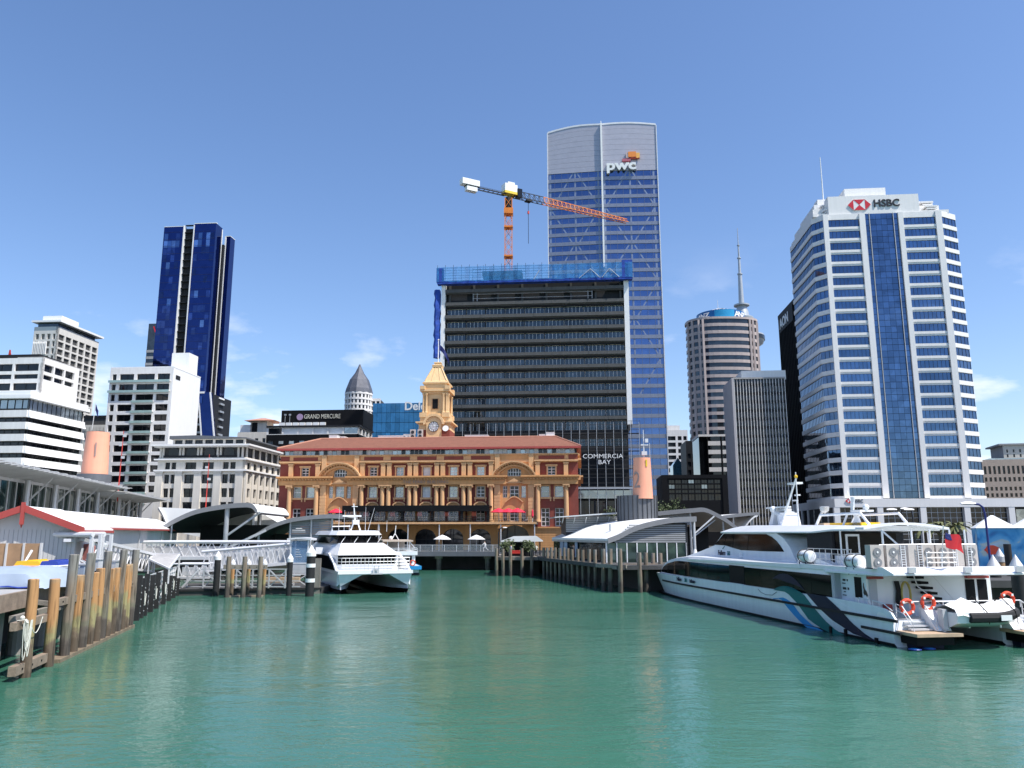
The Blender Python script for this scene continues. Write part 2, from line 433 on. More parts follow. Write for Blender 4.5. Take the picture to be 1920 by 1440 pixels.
def water_mat():
    m = bpy.data.materials.new('harbour_water'); m.use_nodes = True
    t = m.node_tree; b = t.nodes['Principled BSDF']
    b.inputs['Specular IOR Level'].default_value = .38; b.inputs['Roughness'].default_value = .1; b.inputs['IOR'].default_value = 1.333
    g = N(t, 'ShaderNodeNewGeometry')
    n0 = N(t, 'ShaderNodeTexNoise', i_Scale=.035, i_Detail=4.0); t.links.new(g.outputs['Position'], n0.inputs['Vector'])
    mix = N(t, 'ShaderNodeMix', data_type='RGBA'); mix.inputs[6].default_value = (.034,.126,.086,1); mix.inputs[7].default_value = (.050,.155,.110,1)
    r = N(t, 'ShaderNodeMapRange'); r.inputs[1].default_value = .35; r.inputs[2].default_value = .65
    t.links.new(n0.outputs['Fac'], r.inputs[0]); t.links.new(r.outputs[0], mix.inputs[0]); t.links.new(mix.outputs[2], b.inputs['Base Color'])
    def wave(scale, sx, sy, rot, detail):
        mp = N(t, 'ShaderNodeMapping'); mp.inputs['Scale'].default_value = (sx, sy, 1); mp.inputs['Rotation'].default_value = (0, 0, rot)
        t.links.new(g.outputs['Position'], mp.inputs['Vector'])
        n = N(t, 'ShaderNodeTexNoise', i_Scale=scale, i_Detail=detail, i_Roughness=.55, i_Distortion=.4)
        t.links.new(mp.outputs[0], n.inputs['Vector'])
        return n.outputs['Fac']
    w1 = wave(.22, .45, 1.0, .25, 3); w2 = wave(1.3, .55, 1.0, -.3, 4); w3 = wave(4.5, .7, 1.0, .1, 3)
    s1 = N(t, 'ShaderNodeMath', operation='MULTIPLY'); s1.inputs[1].default_value = .6; t.links.new(w1, s1.inputs[0])
    s2 = N(t, 'ShaderNodeMath', operation='MULTIPLY_ADD'); s2.inputs[1].default_value = .22; t.links.new(w2, s2.inputs[0]); t.links.new(s1.outputs[0], s2.inputs[2])
    s3 = N(t, 'ShaderNodeMath', operation='MULTIPLY_ADD'); s3.inputs[1].default_value = .08; t.links.new(w3, s3.inputs[0]); t.links.new(s2.outputs[0], s3.inputs[2])
    pt = wave(.05, .5, 1.0, .5, 3); pr = N(t, 'ShaderNodeMapRange'); pr.inputs[1].default_value = .35; pr.inputs[2].default_value = .65; pr.inputs[3].default_value = .12; pr.inputs[4].default_value = .34; t.links.new(pt, pr.inputs[0])
    rr = N(t, 'ShaderNodeMapRange'); rr.inputs[1].default_value = .35; rr.inputs[2].default_value = .65; rr.inputs[3].default_value = .05; rr.inputs[4].default_value = .16; t.links.new(pt, rr.inputs[0]); t.links.new(rr.outputs[0], b.inputs['Roughness'])
    bp = N(t, 'ShaderNodeBump', i_Distance=1.0); t.links.new(pr.outputs[0], bp.inputs['Strength']); t.links.new(s3.outputs[0], bp.inputs['Height']); t.links.new(bp.outputs[0], b.inputs['Normal'])
    return m
M['water'] = water_mat()
def corrug(name, col, period, axis='Z', rough=.5, metal=.3):
    m = mat(name, col, rough, metal, var=.1)
    t = m.node_tree; b = t.nodes['Principled BSDF']
    g = N(t, 'ShaderNodeNewGeometry')
    w = N(t, 'ShaderNodeTexWave', bands_direction=axis, i_Scale=1.0/period*.314)
    t.links.new(g.outputs['Position'], w.inputs['Vector'])
    bp = N(t, 'ShaderNodeBump', i_Strength=.8, i_Distance=.05); t.links.new(w.outputs['Fac'], bp.inputs['Height']); t.links.new(bp.outputs[0], b.inputs['Normal'])
    return m
# ------------------------------------------------------------------ the setting: water, land, wharf edge
GZ = 3.0
def sheet(name, x0, x1, y0, y1, z, m, n=1):
    mb = MB(); mb.add([(x0,y0,z),(x1,y0,z),(x1,y1,z),(x0,y1,z)], [(0,1,2,3)])
    o = mb.build(name, m); o['kind'] = 'structure'; return o
sheet('water', -4000, 4000, -4000, 4000, 0, M['water'])
mb = MB()
mb.prism([(-4000,4000),(-4000,170),(-95,170),(-66,168),(-60,141.6),(26,140.2),(90,135),(4000,135),(4000,4000)], 'z', -3, GZ)
tag(mb.build('quay_ground', M['asphalt']), kind='structure')

# generic facade: wall of bands and piers with real openings, each opening a window of its own
def spans(cells, lo, hi):
    out, p = [], lo
    for a, b in cells:
        if a > p+1e-4: out.append((p, a))
        p = b
    if hi > p+1e-4: out.append((p, hi))
    return out
_wcache = {}
def window_mesh(w, h, gm, fm, nx, nz, fr, dep):
    k = (round(w,2), round(h,2), gm, fm, nx, nz, fr)
    if k in _wcache: return _wcache[k]
    g = MB().box(0, w, 0, .05, 0, h).mesh('window', M[gm])
    f = None
    if fm:
        mb = MB()
        for i in range(nx+1):
            c = w*i/nx; a = max(0, c-fr/2); b = min(w, c+fr/2)
            if i == 0: a, b = 0, fr
            if i == nx: a, b = w-fr, w
            mb.box(a, b, -.07, -.003, 0, h)
        for i in range(nz+1):
            c = h*i/nz; a = max(0, c-fr/2); b = min(h, c+fr/2)
            if i == 0: a, b = 0, fr
            if i == nz: a, b = h-fr, h
            mb.box(0, w, -.066, -.004, a, b)
        f = mb.mesh('frame', M[fm])
    _wcache[k] = (g, f)
    return g, f
def window(parent, T, x, z, w, h, dep=.3, gm='glass_dark', fm='window_white', nx=1, nz=1, fr=.08, name='window'):
    g, f = window_mesh(w, h, gm, fm, nx, nz, fr, dep)
    o = link(name, g, parent, T @ Matrix.Translation((x, dep-.06, z)))
    if f: link('frame', f, o)
    return o
def facade(parent, T, W, z0, z1, cols, rows, wm, dep=.3, gm='glass_dark', fm=None, nx=1, nz=1, fr=.08, skip=None, name='wall', ledge=0.0, ledm=None, pick=None):
    """cols/rows: lists of (a,b) openings. The wall is dep thick, its outer face at y=0"""
    mb = MB(T)
    for a, b in spans(rows, z0, z1): mb.box(0, W, 0, dep, a, b)
    for a, b in spans(cols, 0, W):
        for c, d in rows: mb.box(a, b, 0, dep, c, d)
    if ledge:
        for c, d in rows: mb.box(0, W, -ledge, .001, c-.25, c-.02)
    wl = mb.build(name, wm, parent)
    for j, (c, d) in enumerate(rows):
        for i, (a, b) in enumerate(cols):
            if skip and skip(i, j): continue
            g_ = pick(i, j) if pick else gm
            window(parent, T, a, c, b-a, d-c, dep, g_, fm, nx, nz, fr)
    return wl
def even(lo, hi, n, gap):
    """n equal openings between lo and hi separated by gap"""
    w = (hi-lo-gap*(n-1))/n
    return [(lo+i*(w+gap), lo+i*(w+gap)+w) for i in range(n)]
def FRONT(x=0, y=0): return Tm(x, y, 0)
def RIGHT(w, y=0): return Tm(w, y, 0, PI/2)
def LEFT(D, x=0): return Tm(x, D, 0, -PI/2)
# ------------------------------------------------------------------ ferry building with clock tower
FY = 147.0
fo = at(799, 900, FY)
fb = thing('ferry_building', 'ochre and red brick waterfront hall with terracotta roof and clock tower', 'building', (fo.x, FY, GZ), rad(-5))
K = FY/142.0
def zf(v, Y=FY): return zat(v, Y)-GZ
zDK, zAR, zMID, zCAP, zENT, zATT, zCOR, zFRZ, zCLE, zEAV = [zf(v) for v in (979, 947, 937, 909, 892.5, 868, 863, 853.5, 843, 840.5)]
HW = 27.0*K
core = MB()
core.box(-HW+.3, HW-.3, 1.2, 21, 0, zFRZ, 0)
core.build('core_wall', M['brick_red'], fb)
bays = [x*K for x in (-9.73, -4.87, 0, 4.87, 9.73)]
def seg(x0, x1, z0, z1, wins, row, wm, y=0.0, gm='glass_dark', nx=2, nz=3, dep=.45, pick=None):
    T = Tm(x0, y, 0)
    cols = sorted((a-x0, b-x0) for a, b in wins)
    facade(fb, T, x1-x0, z0, z1, cols, [row] if wins else [], wm, dep, gm, 'window_white' if wins else None, nx, nz, .12, pick=pick)
rnd = random.Random(3)
blind_pick = lambda i, j: rnd.choice(['glass_dark', 'glass_pale', 'blind', 'glass_pale'])
cw = 0.74*K
x1_, x2_, x3_ = 12.15*K, 19.35*K, 25.35*K
# central range
r3 = (zf(932.5), zf(912)); r2 = (zDK+.15, zf(956)); ra = (zf(891.5), zf(875))
seg(-x1_, x1_, zCAP*0+zf(936), zCAP, [(x-cw, x+cw) for x in bays], r3, M['brick_red'], .5, pick=blind_pick)
seg(-x1_, x1_, zDK, zf(936), [(x-.8, x+.8) for x in bays], r2, M['brick_red'], .5)
seg(-x1_, x1_, zENT, zATT, [(x-cw*.92, x+cw*.92) for x in bays], ra, M['brick_red'], .5, pick=blind_pick)
for s in (-1, 1):
    def X(a, b): return (min(s*a, s*b), max(s*a, s*b))
    # end bays
    e0, e1 = X(x2_, x3_)
    seg(e0, e1, zf(939), zCAP, [X(21.2*K-cw, 21.2*K+cw), X(23.65*K-cw, 23.65*K+cw)], r3, M['brick_red'], .45, pick=blind_pick, nx=1, nz=2)
    seg(e0, e1, zDK-1.2, zf(939), [X(21.2*K-cw, 21.2*K+cw), X(23.65*K-cw, 23.65*K+cw)], (zDK-.75, zf(953)), M['brick_red'], .45, nz=4)
    seg(e0, e1, zENT, zATT, [X(22.35*K-cw, 22.35*K+cw)], ra, M['brick_red'], .45)
    # brick corner piers
    c0, c1 = X(x3_, HW)
    mb = MB().box(c0, c1, .25, .9, zDK-1.2, zFRZ)
    mb.build('corner_pier', M['brick_red'], fb)
    # arched pavilions
    p0, p1 = X(x1_, x2_); pc = (p0+p1)/2
    seg(p0, p1, zf(938), zf(905), [(pc-2.05*K, pc-1.25*K), (pc-.8*K, pc+.8*K), (pc+1.25*K, pc+2.05*K)], (zf(933.5), zf(911)), M['ochre'], .2, pick=blind_pick, dep=.6)
    seg(p0, p1, zDK, zf(938), [(pc-2.05*K, pc-1.25*K), (pc-.8*K, pc+.8*K), (pc+1.25*K, pc+2.05*K)], (zDK+.15, zf(957)), M['ochre'], .2, dep=.6)
    seg(p0, p1, zf(905), zFRZ, [(pc-1.2*K, pc+1.2*K)], (zf(893.5), zf(878.5)), M['ochre'], .2, nx=5, nz=2, dep=.6)
    # curved top over the attic window
    mb = MB()
    zt = zf(878.5); n = 8
    arc = [(pc-1.2*K+2.4*K*i/n, zt-.42*(1-math.sin(PI*i/n))) for i in range(n+1)]
    mb.prism([(pc-1.2*K, zt)]+arc+[(pc+1.2*K, zt)], 'y', .15, .45)
    mb.build('window_arch', M['ochre'], fb)
    # pilasters of the pavilion
    for px in (12.75*K, 18.75*K):
        mb = MB(); a, b = s*px-.5*K, s*px+.5*K
        mb.box(a, b, -.12, .22, zDK, zf(905))
        mb.box(a-.12, b+.12, -.25, .21, zf(909), zf(905)); mb.box(a-.1, b+.1, -.2, .2, zDK, zDK+.5)
        for k in range(10):
            z = zDK+.5+k*(zf(909)-zDK-.5)/10
            mb.box(a-.035, b+.035, -.155, .215, z+.07, z+(zf(909)-zDK-.5)/10-.03)
        mb.build('pilaster', M['ochre_pale'], fb)
        mb = MB(); a, b = s*px-.42*K, s*px+.42*K
        mb.box(a, b, -.1, .22, zENT+.1, zFRZ)
        mb.build('attic_pilaster', M['ochre_pale'], fb)
    # segmental arch hood with dentils
    hw_, rise = 3.95*K, zf(866)-zENT
    R = (hw_*hw_+rise*rise)/(2*rise); cz = zf(866)-R; a0 = math.asin(hw_/R)
    def arcp(r, n=16): return [(pc+r*math.sin(-a0+2*a0*i/n), cz+r*math.cos(-a0+2*a0*i/n)) for i in range(n+1)]
    hood = MB().strip(arcp(R), arcp(R-.22), 'y', -.95, .25).strip(arcp(R-.2), arcp(R-.42), 'y', -.62, .24).strip(arcp(R-.62), arcp(R-.95), 'y', -.12, .23)
    hood.build('arch_hood', M['ochre_pale'], fb)
    mb = MB()
    for i in range(17):
        a = -a0*.95+1.9*a0*i/16
        x, z = pc+(R-.52)*math.sin(a), cz+(R-.52)*math.cos(a)
        mb.box(x-.1, x+.1, -.5, .22, z-.13, z+.12)
    mb.build('arch_dentils', M['ochre'], fb)
    # small pediment above the triple window
    mb = MB().prism([(pc-1.15*K, zf(904.5)), (pc+1.15*K, zf(904.5)), (pc, zf(897.5))], 'y', -.3, .25)
    mb.box(pc-2.3*K, pc+2.3*K, -.25, .24, zf(907), zf(905))
    mb.build('pediment', M['ochre_pale'], fb)
    mb = MB().strip([(pc-1.6+3.2*i/8, zf(941)+.0+1.0*math.sin(PI*i/8)) for i in range(9)], [(pc-1.6+3.2*i/8, zf(941)-.22+1.0*math.sin(PI*i/8)) for i in range(9)], 'y', -.15, .25)
    mb.build('door_hood', M['ochre_pale'], fb)
# hood arches over the central french windows
for x in bays:
    n = 10
    t = [(x+1.25*math.cos(PI-PI*i/n), zf(948)+.75*math.sin(PI*i/n)) for i in range(n+1)]
    b = [(x+.98*math.cos(PI-PI*i/n), zf(948)+.52*math.sin(PI*i/n)) for i in range(n+1)]
    MB().strip(t, b, 'y', .1, .52).build('hood_mould', M['ochre_pale'], fb)
    MB().prism(b, 'y', .32, .51).build('hood_panel', M['ochre'], fb)
# window architraves and sills
for x in bays+[s*q*K for s in (-1, 1) for q in (21.2, 23.65)]:
    a, b = x-cw, x+cw
    sur = MB(); sur.box(a-.2, a, .32, .52, r3[0]-.1, r3[1]+.2); sur.box(b, b+.2, .32, .52, r3[0]-.1, r3[1]+.2); sur.box(a-.2, b+.2, .32, .52, r3[1]-.001, r3[1]+.22)
    sur.box(a-.38, b+.38, .2, .52, r3[0]-.35, r3[0]); sur.box(a-.3, a-.08, .25, .52, r3[0]-.75, r3[0]-.35); sur.box(b+.08, b+.3, .25, .52, r3[0]-.75, r3[0]-.35); sur.build('window_surround', M['ochre_pale'], fb)
for x in bays+[-22.35*K, 22.35*K]:
    a, b = x-cw*.92, x+cw*.92
    sur = MB(); sur.box(a-.22, a, .3, .52, ra[0], ra[1]+.2); sur.box(b, b+.22, .3, .52, ra[0], ra[1]+.2); sur.box(a-.4, b+.4, .25, .52, ra[1]-.001, ra[1]+.3); sur.build('window_surround', M['ochre_pale'], fb)
# giant order columns, shared mesh
h = zCAP-zDK
prof = [(.56,0),(.56,.25),(.48,.3),(.5,.45),(.42,.5),(.43,h*.35),(.37,h-.75),(.42,h-.72),(.37,h-.66),(.38,h-.5),(.5,h-.3),(.56,h-.25),(.56,h-.02)]
colm = MB().lathe(prof, n=14)
colm.box(-.62, .62, -.55, .55, h-.24, h-.02); colm.cyl((-.52,-.5,h-.38),(-.52,.5,h-.38), .17, n=8); colm.cyl((.52,-.5,h-.38),(.52,.5,h-.38), .17, n=8)
cme = colm.mesh('column', M['ochre_pale'], True)
pil = MB().box(-.4, .4, -.18, .5, 0, zATT-zENT).box(-.5, .5, -.25, .49, zATT-zENT-.3, zATT-zENT).mesh('attic_pier', M['ochre_pale'])
cx = [s*q*K for s in (-1, 1) for q in (1.9, 2.98, 6.75, 7.85, 11.65, 19.9, 24.9)]
for x in cx:
    link('column', cme, fb, Matrix.Translation((x, -.15, zDK)))
    link('attic_pier', pil, fb, Matrix.Translation((x, 0.02, zENT)))
# entablature, cornices and friezes
mb = MB()
for (a, b) in ((-HW, -17.2*K), (-14.3*K, 14.3*K), (17.2*K, HW)):
    mb.box(a, b, -.35, 1.2, zCAP, zf(901)); mb.box(a-.05, b+.05, -.45, 1.19, zf(901.2), zf(900.6))
    mb.box(a-.1, b+.1, -.5, 1.19, zf(897.4), zf(895.5)); mb.box(a-.25, b+.25, -1.0, 1.19, zf(895.5), zENT)
    mb.box(a, b, -.3, 1.2, zf(900.6), zf(897.4))
mb.build('entablature', M['ochre'], fb)
den = MB()
x = -HW+.2
while x < HW-.2:
    if not (14.3*K < abs(x) < 17.2*K): den.box(x, x+.26, -.72, -.28, zf(899.7), zf(897.6))
    x += .56
den.build('dentil_course', M['ochre_pale'], fb)
text('frieze_lettering', 'THE FERRY BUILDING', .8, M['letter_grey'], fb, Tm(0, -.46, zf(904.2)), .01, sx=1.1)
mb = MB()
mb.box(-HW, HW, .1, 1.2, zATT, zCOR); mb.box(-HW, HW, .35, 1.21, zCOR, zFRZ); mb.box(-HW-.1, HW+.1, .05, 1.2, zFRZ-.02, zFRZ+.2)
for a, b in ((-HW, -x2_), (x2_, HW), (-x1_, x1_)): mb.box(a-.05, b+.05, -.35, 1.19, zf(866.5), zf(864.2))
mb.build('attic_cornice', M['ochre_pale'], fb)
mb = MB()
for x in bays: mb.box(x-1.75*K, x+1.75*K, .3, .36, zf(862), zf(855.5))
for s in (-1, 1): mb.box(s*22.35*K-2.3*K, s*22.35*K+2.3*K, .3, .36, zf(862), zf(855.5))
mb.build('frieze_panel', M['brick_red'], fb)
# end mouldings seen on the flank
mb = MB()
for z0_, z1_, e in ((zENT-.3, zENT, .9), (zf(901), zENT-.3, .45), (zCOR-.1, zCOR+.25, .6), (zFRZ-.2, zFRZ+.15, .35), (zDK-.2, zDK+.1, .3)):
    mb.box(HW-.02, HW+e, .8, 20.5, z0_, z1_); mb.box(-HW-e, -HW+.02, .8, 20.5, z0_, z1_)
mb.build('flank_cornice', M['ochre_pale'], fb)
# glazed clerestory under the eaves
mb = MB().box(-HW+.2, HW-.2, .95, 1.1, zFRZ+.2, zEAV-.1)
mb.build('clerestory_backing', M['dark_concrete'], fb)
n = 66; ww = (2*HW-1.2)/n
pm = {k: MB().box(.05, ww-.05, 0, .06, zFRZ+.25, zCLE+.1).mesh('clerestory_pane', M[k]) for k in ('glass_pale', 'glass_dark', 'blind')}
for i in range(n):
    k = rnd.choices(['blind', 'glass_pale', 'glass_dark'], [5, 4, 2])[0]
    link('clerestory_pane', pm[k], fb, Matrix.Translation((-HW+.6+i*ww, .86, 0)))
mb = MB()
for i in range(n+1): mb.box(-HW+.55+i*ww, -HW+.65+i*ww, .78, .95, zFRZ+.2, zEAV-.1)
mb.build('clerestory_mullions', M['steel'], fb)
# roof
ex0, ex1, ey0, ey1 = -HW-.55, HW+.55, -.35, 21.5
rx0, rx1, ry0, ry1 = -22.0*K, 23.0*K, 7.6, 13.5
zR = zf(821.5, FY+7.6)
MB().box(ex0-.05, ex1+.05, ey0-.15, ey1+.1, zEAV-.22, zEAV+.12).build('gutter', M['gutter_red'], fb)
roof = MB(); z0r = zEAV+.125; nc = 22
for i in range(nc):
    t0, t1 = i/nc, (i+1)/nc
    def R4(t, z): return [(ex0+(rx0-ex0)*t, ey0+(ry0-ey0)*t, z), (ex1+(rx1-ex1)*t, ey0+(ry0-ey0)*t, z), (ex1+(rx1-ex1)*t, ey1+(ry1-ey1)*t, z), (ex0+(rx0-ex0)*t, ey1+(ry1-ey1)*t, z)]
    za_, zb_ = z0r+(zR-z0r)*t0, z0r+(zR-z0r)*t1
    lo, mi_, hi = R4(t0, za_), R4(t0, za_+.09), R4(t1, zb_)
    roof.loft([lo, mi_, hi], caps=False)
roof.add(R4(1, zR), [(0,1,2,3)])
roof.build('roof', M['terracotta'], fb)
mb = MB()
for a, b in (((ex0,ey0),(rx0,ry0)), ((ex1,ey0),(rx1,ry0))): mb.cyl((a[0],a[1],z0r+.1),(b[0],b[1],zR+.1), .16, n=6)
mb.cyl((rx0,ry0,zR+.08),(rx1,ry0,zR+.08), .18, n=6)
mb.build('ridge_tiles', M['terracotta'], fb)
# plant on the roof
def roofbox(x, w, hh, m='white_paint', y=9.5, d=2.2, nm='roof_unit'):
    mb = MB().box(x-w/2, x+w/2, y, y+d, zR, zR+hh); mb.box(x-w/2-.05, x+w/2+.05, y-.05, y+d+.05, zR+hh, zR+hh+.08)
    mb.build(nm, M[m], fb)
for x, w, hh in ((-21, 1.6, 1.0), (-19, .8, .7), (-9.0, 5.5, .75), (-6.0, 1.2, 1.0), (8, 4.6, .7), (21, 1.2, .7), (22.6, 1.6, 1.1)): roofbox(x, w, hh)
for x in (-4.6, -3.1):
    mb = MB().box(x-.5, x+.5, 8.6, 9.2, zR, zR+1.9)
    u_ = mb.build('roof_condenser', M['ac_beige'], fb)
    f = MB(); f.cyl((x, 8.58, zR+.5),(x, 8.55, zR+.5), .33, n=12); f.cyl((x, 8.58, zR+1.35),(x, 8.55, zR+1.35), .33, n=12)
    f.build('fan_grille', M['dark_steel'], u_)
# clock tower
TX, TYd = -.75, 11.0
TY = FY+TYd
def zt(v): return zat(v, TY)-GZ
sx_ = TY/FPX
tb = Tm(TX, TYd, 0)
hw = 3.15
m_ = MB(tb).box(-hw, hw, 0, 6.2, zR-1, zt(794))
m_.build('tower_base', M['sand_paint'], fb)
m_ = MB(tb)
m_.box(-hw-.02, -1.55, -.04, 1, zR-1, zt(806)); m_.box(1.55, hw+.02, -.04, 6.2, zR-1, zt(806))
m_.build('tower_brick', M['brick_red'], fb)
m_ = MB(tb)
m_.box(-1.5, 1.5, -.5, .2, zR-1, zt(793))
m_.box(-hw-.15, hw+.15, -.2, 6.4, zt(795), zt(793)); m_.box(-hw-.55, -1.4, -.6, 6.8, zt(793), zt(790.5)); m_.box(1.4, hw+.55, -.6, 6.8, zt(793), zt(790.5))
n = 14; R1, R0 = 2.15, 1.7
cz_ = zt(796.5)
m_.strip([(R1*math.cos(PI-PI*i/n), cz_+R1*math.sin(PI*i/n)) for i in range(n+1)], [(R0*math.cos(PI-PI*i/n), cz_+R0*math.sin(PI*i/n)) for i in range(n+1)], 'y', -.75, .2)
m_.prism([(R0*math.cos(PI-PI*i/n), cz_+R0*math.sin(PI*i/n)) for i in range(n+1)], 'y', -.45, .2)
for i in range(9):
    a = PI*(i+.5)/9; m_.box((R0-.12)*math.cos(a)-.08, (R0-.12)*math.cos(a)+.08, -.68, -.4, cz_+(R0-.12)*math.sin(a)-.1, cz_+(R0-.12)*math.sin(a)+.1)
for i in range(5):
    for s in (-1, 1): m_.box(s*(1.75+i*.38)-.08, s*(1.75+i*.38)+.08, -.4, 0, zt(795.5), zt(793.1))
# pedestal and balustrade blocks
m_.box(-2.95, 2.95, .1, 6.1, zt(790.5), zt(776)); m_.box(-2.55, 2.55, .3, 5.9, zt(776), zt(774))
for s in (-1, 1):
    for y in (.0, 5.0): m_.box(s*2.3-.75, s*2.3+.75, y-.1, y+1.3, zt(782), zt(773.5))
# belfry shaft
m_.box(-2.25, 2.25, .75, 5.45, zt(774), zt(736))
m_.box(-2.6, 2.6, .45, 5.75, zt(737), zt(733)); m_.box(-3.05, 3.05, .0, 6.2, zt(733), zt(729.5))
for s in (-1, 1):
    for y in (-.15, 5.05): m_.box(s*2.55-.5, s*2.55+.5, y, y+1.3, zt(729.5), zt(723))
m_.box(-2.35, 2.35, .65, 5.55, zt(729.5), zt(717)); m_.box(-2.65, 2.65, .4, 5.8, zt(718), zt(715))
m_.build('tower_body', M['sand_paint'], fb)
for x, y in ((-2.35,.45),(-1.75,.3),(1.75,.3),(2.35,.45),(2.62,1.0),(2.62,5.0),(-2.62,5.0)):
    m_ = MB(tb); m_.lathe([(.34,0),(.34,.2),(.25,.28),(.24,(zt(737)-zt(773.5))*.4),(.2,zt(737)-zt(773.5)-.4),(.3,zt(737)-zt(773.5)-.2),(.32,zt(737)-zt(773.5))], (x,y,zt(773.5)), 10); m_.build('tower_column', M['sand_paint'], fb, True)
m_ = MB(tb).box(-.75, .75, .66, .8, zt(767), zt(745.5)); m_.build('louvre_frame', M['ochre_pale'], fb)
m_ = MB(tb).box(-.55, .55, .6, .7, zt(765.5), zt(747)); m_.build('louvre_opening', M['black'], fb)
# spire
def sq(h_, z, cy=3.1): return [(-h_, cy-h_, z), (h_, cy-h_, z), (h_, cy+h_, z), (-h_, cy+h_, z)]
m_ = MB(tb).loft([sq(2.5, zt(715)), sq(2.2, zt(712)), sq(.78, zt(683))])
m_.loft([sq(1.0, zt(684)), sq(1.05, zt(680)), sq(.6, zt(678)), sq(.75, zt(675.5)), sq(.7, zt(674))])
for s in (-1, 1):
    m_.bar((s*2.2, 3.1-2.2, zt(712)), (s*.78, 3.1-.78, zt(683)), .22); m_.bar((s*.9, .9, zt(712)), (s*.3, 2.3, zt(683)), .14)
m_.build('spire', M['sand_paint'], fb)
m_ = MB(tb).cyl((0,3.1,zt(675)), (0,3.1,zt(631)), .13, .08, 8); m_.sphere((0,3.1,zt(630.5)), .18)
m_.build('flagpole', M['white_paint'], fb)
fl = MB(tb); pts = [(.1+i*.28, 3.1+.18*math.sin(i*1.3), zt(639)-.1*i-.04*i*i) for i in range(9)]
for i in range(8):
    a, b = pts[i], pts[i+1]; fl.add([a, b, (b[0], b[1]+.05, b[2]-1.2), (a[0], a[1]+.05, a[2]-1.2)], [(0,1,2,3)])
fl.build('flag', M['flag_blue'], fb, True)
# clock
cc = zt(800.5)
m_ = MB(tb); m_.cyl((0,-.5,cc),(0,-.6,cc), 1.05, n=32); clock = m_.build('clock_face', M['letter_white'], fb)
m_ = MB(tb).ring((0,-.62,cc), 1.02, .06, 'y', 32, 5)
m_.ring((0,-.62,cc), .58, .02, 'y', 32, 4)
for i in range(12):
    a = i*PI/6; c_, s_ = math.sin(a), math.cos(a)
    m_.bar((c_*.66,-.62,cc+s_*.66),(c_*.93,-.62,cc+s_*.93), .13, .04)
m_.build('clock_numerals', M['letter_black'], clock)
m_ = MB(tb)
m_.bar((0,-.68,cc),(.52*math.sin(rad(-25)),-.68,cc+.52*math.cos(rad(-25))), .1, .04); m_.bar((0,-.66,cc),(.85*math.sin(rad(92)),-.66,cc+.85*math.cos(rad(92))), .08, .04)
m_.build('clock_hands', M['letter_black'], clock)
m_ = MB(tb).lathe([(.02,0),(.45,.12),(.62,.3)], (0,0,0), 12)
for i, v in enumerate(m_.v): m_.v[i] = tuple(Vector((TX+2.45, TYd-.5, zt(805)))+Matrix.Rotation(rad(75), 3, 'X') @ (Vector(v)-Vector((TX, TYd, 0))))
m_.build('satellite_dish', M['white_paint'], fb)

# ground floor arcade
gw = MB()
def arch_wall(mb, x0, x1, cxs, rs, zsp, ztop, y0, y1):
    """wall with round-headed openings"""
    p = x0
    for c, r in zip(cxs, rs):
        mb.box(p, c-r, y0, y1, 0, ztop)
        n = 12
        arc = [(c+r*math.cos(PI-PI*i/n), zsp+r*.85*math.sin(PI*i/n)) for i in range(n+1)]
        mb.strip([(a, ztop) for a, _ in arc], arc, 'y', y0, y1)
        p = c+r
    mb.box(p, x1, y0, y1, 0, ztop)
ax = [-15.8*K]+bays+[15.8*K]; ar = [2.7]+[1.95]*5+[2.7]
arch_wall(gw, -19.3*K, 19.3*K, ax, ar, zf(1009), zDK, .35, 1.2)
gw.build('arcade_wall', M['ochre'], fb)
for s in (-1, 1):
    mb = MB(); a, b = (19.3*K, HW) if s > 0 else (-HW, -19.3*K)
    nb = 9; hh = (zDK-1.1)/nb
    for k in range(nb): mb.box(a, b, .2 if k % 2 == 0 else .2, 1.2, k*hh+.06, (k+1)*hh-.0)
    mb.box(a, b, .3, 1.19, 0, zDK-1.1)
    mb.box(a-.05, b+.05, -.05, 1.2, zDK-1.1, zDK-.85)
    mb.build('rusticated_base', M['ochre'], fb)
for c, r in zip(ax, ar):
    n = 12
    MB().prism([(c+r, 0)]+[(c+r*math.cos(PI*i/n), zf(1009)+r*.85*math.sin(PI*i/n)) for i in range(n+1)]+[(c-r, 0)], 'y', 1.05, 1.15).build('arch_glazing', M['glass_dark'], fb)
    mb = MB(); mb.box(c-.05, c+.05, .95, 1.04, 0, zf(1009)+r*.8); mb.box(c-r, c+r, .95, 1.04, zf(1012), zf(1012)+.12)
    mb.build('arch_mullion', M['dark_steel'], fb)
# restaurant balcony on steel posts
bx0, bx1, by = -17.2*K, 19.9*K, -5.2
zB = zat(979.5, FY-5.2)-GZ
mb = MB().box(bx0, bx1, by, .1, zB-.35, zB-.02)
mb.build('balcony_deck', M['dark_concrete'], fb)
MB().box(bx0-.05, bx1+.05, by-.12, by, zB-.3, zB+.05).build('balcony_fascia', M['ochre_pale'], fb)
pm_ = MB().cyl((0,0,0),(0,0,zB-.35), .1, n=8).mesh('balcony_post', M['galv'])
for u_ in (-12.2, -7.0, -2.0, 3.4, 8.7, 13.9, 19.6): link('balcony_post', pm_, fb, Matrix.Translation((u_*K-1.0*K*0, by+.1, 0)))
mb = MB()
for x in range(int((bx1-bx0)/1.2)+1):
    mb.cyl((bx0+x*1.2, by+.1, zB),(bx0+x*1.2, by+.1, zB+1.05), .03, n=5)
for z in (.35, .7, 1.05): mb.cyl((bx0, by+.1, zB+z),(bx1, by+.1, zB+z), .03, n=5)
mb.build('balcony_railing', M['dark_steel'], fb)
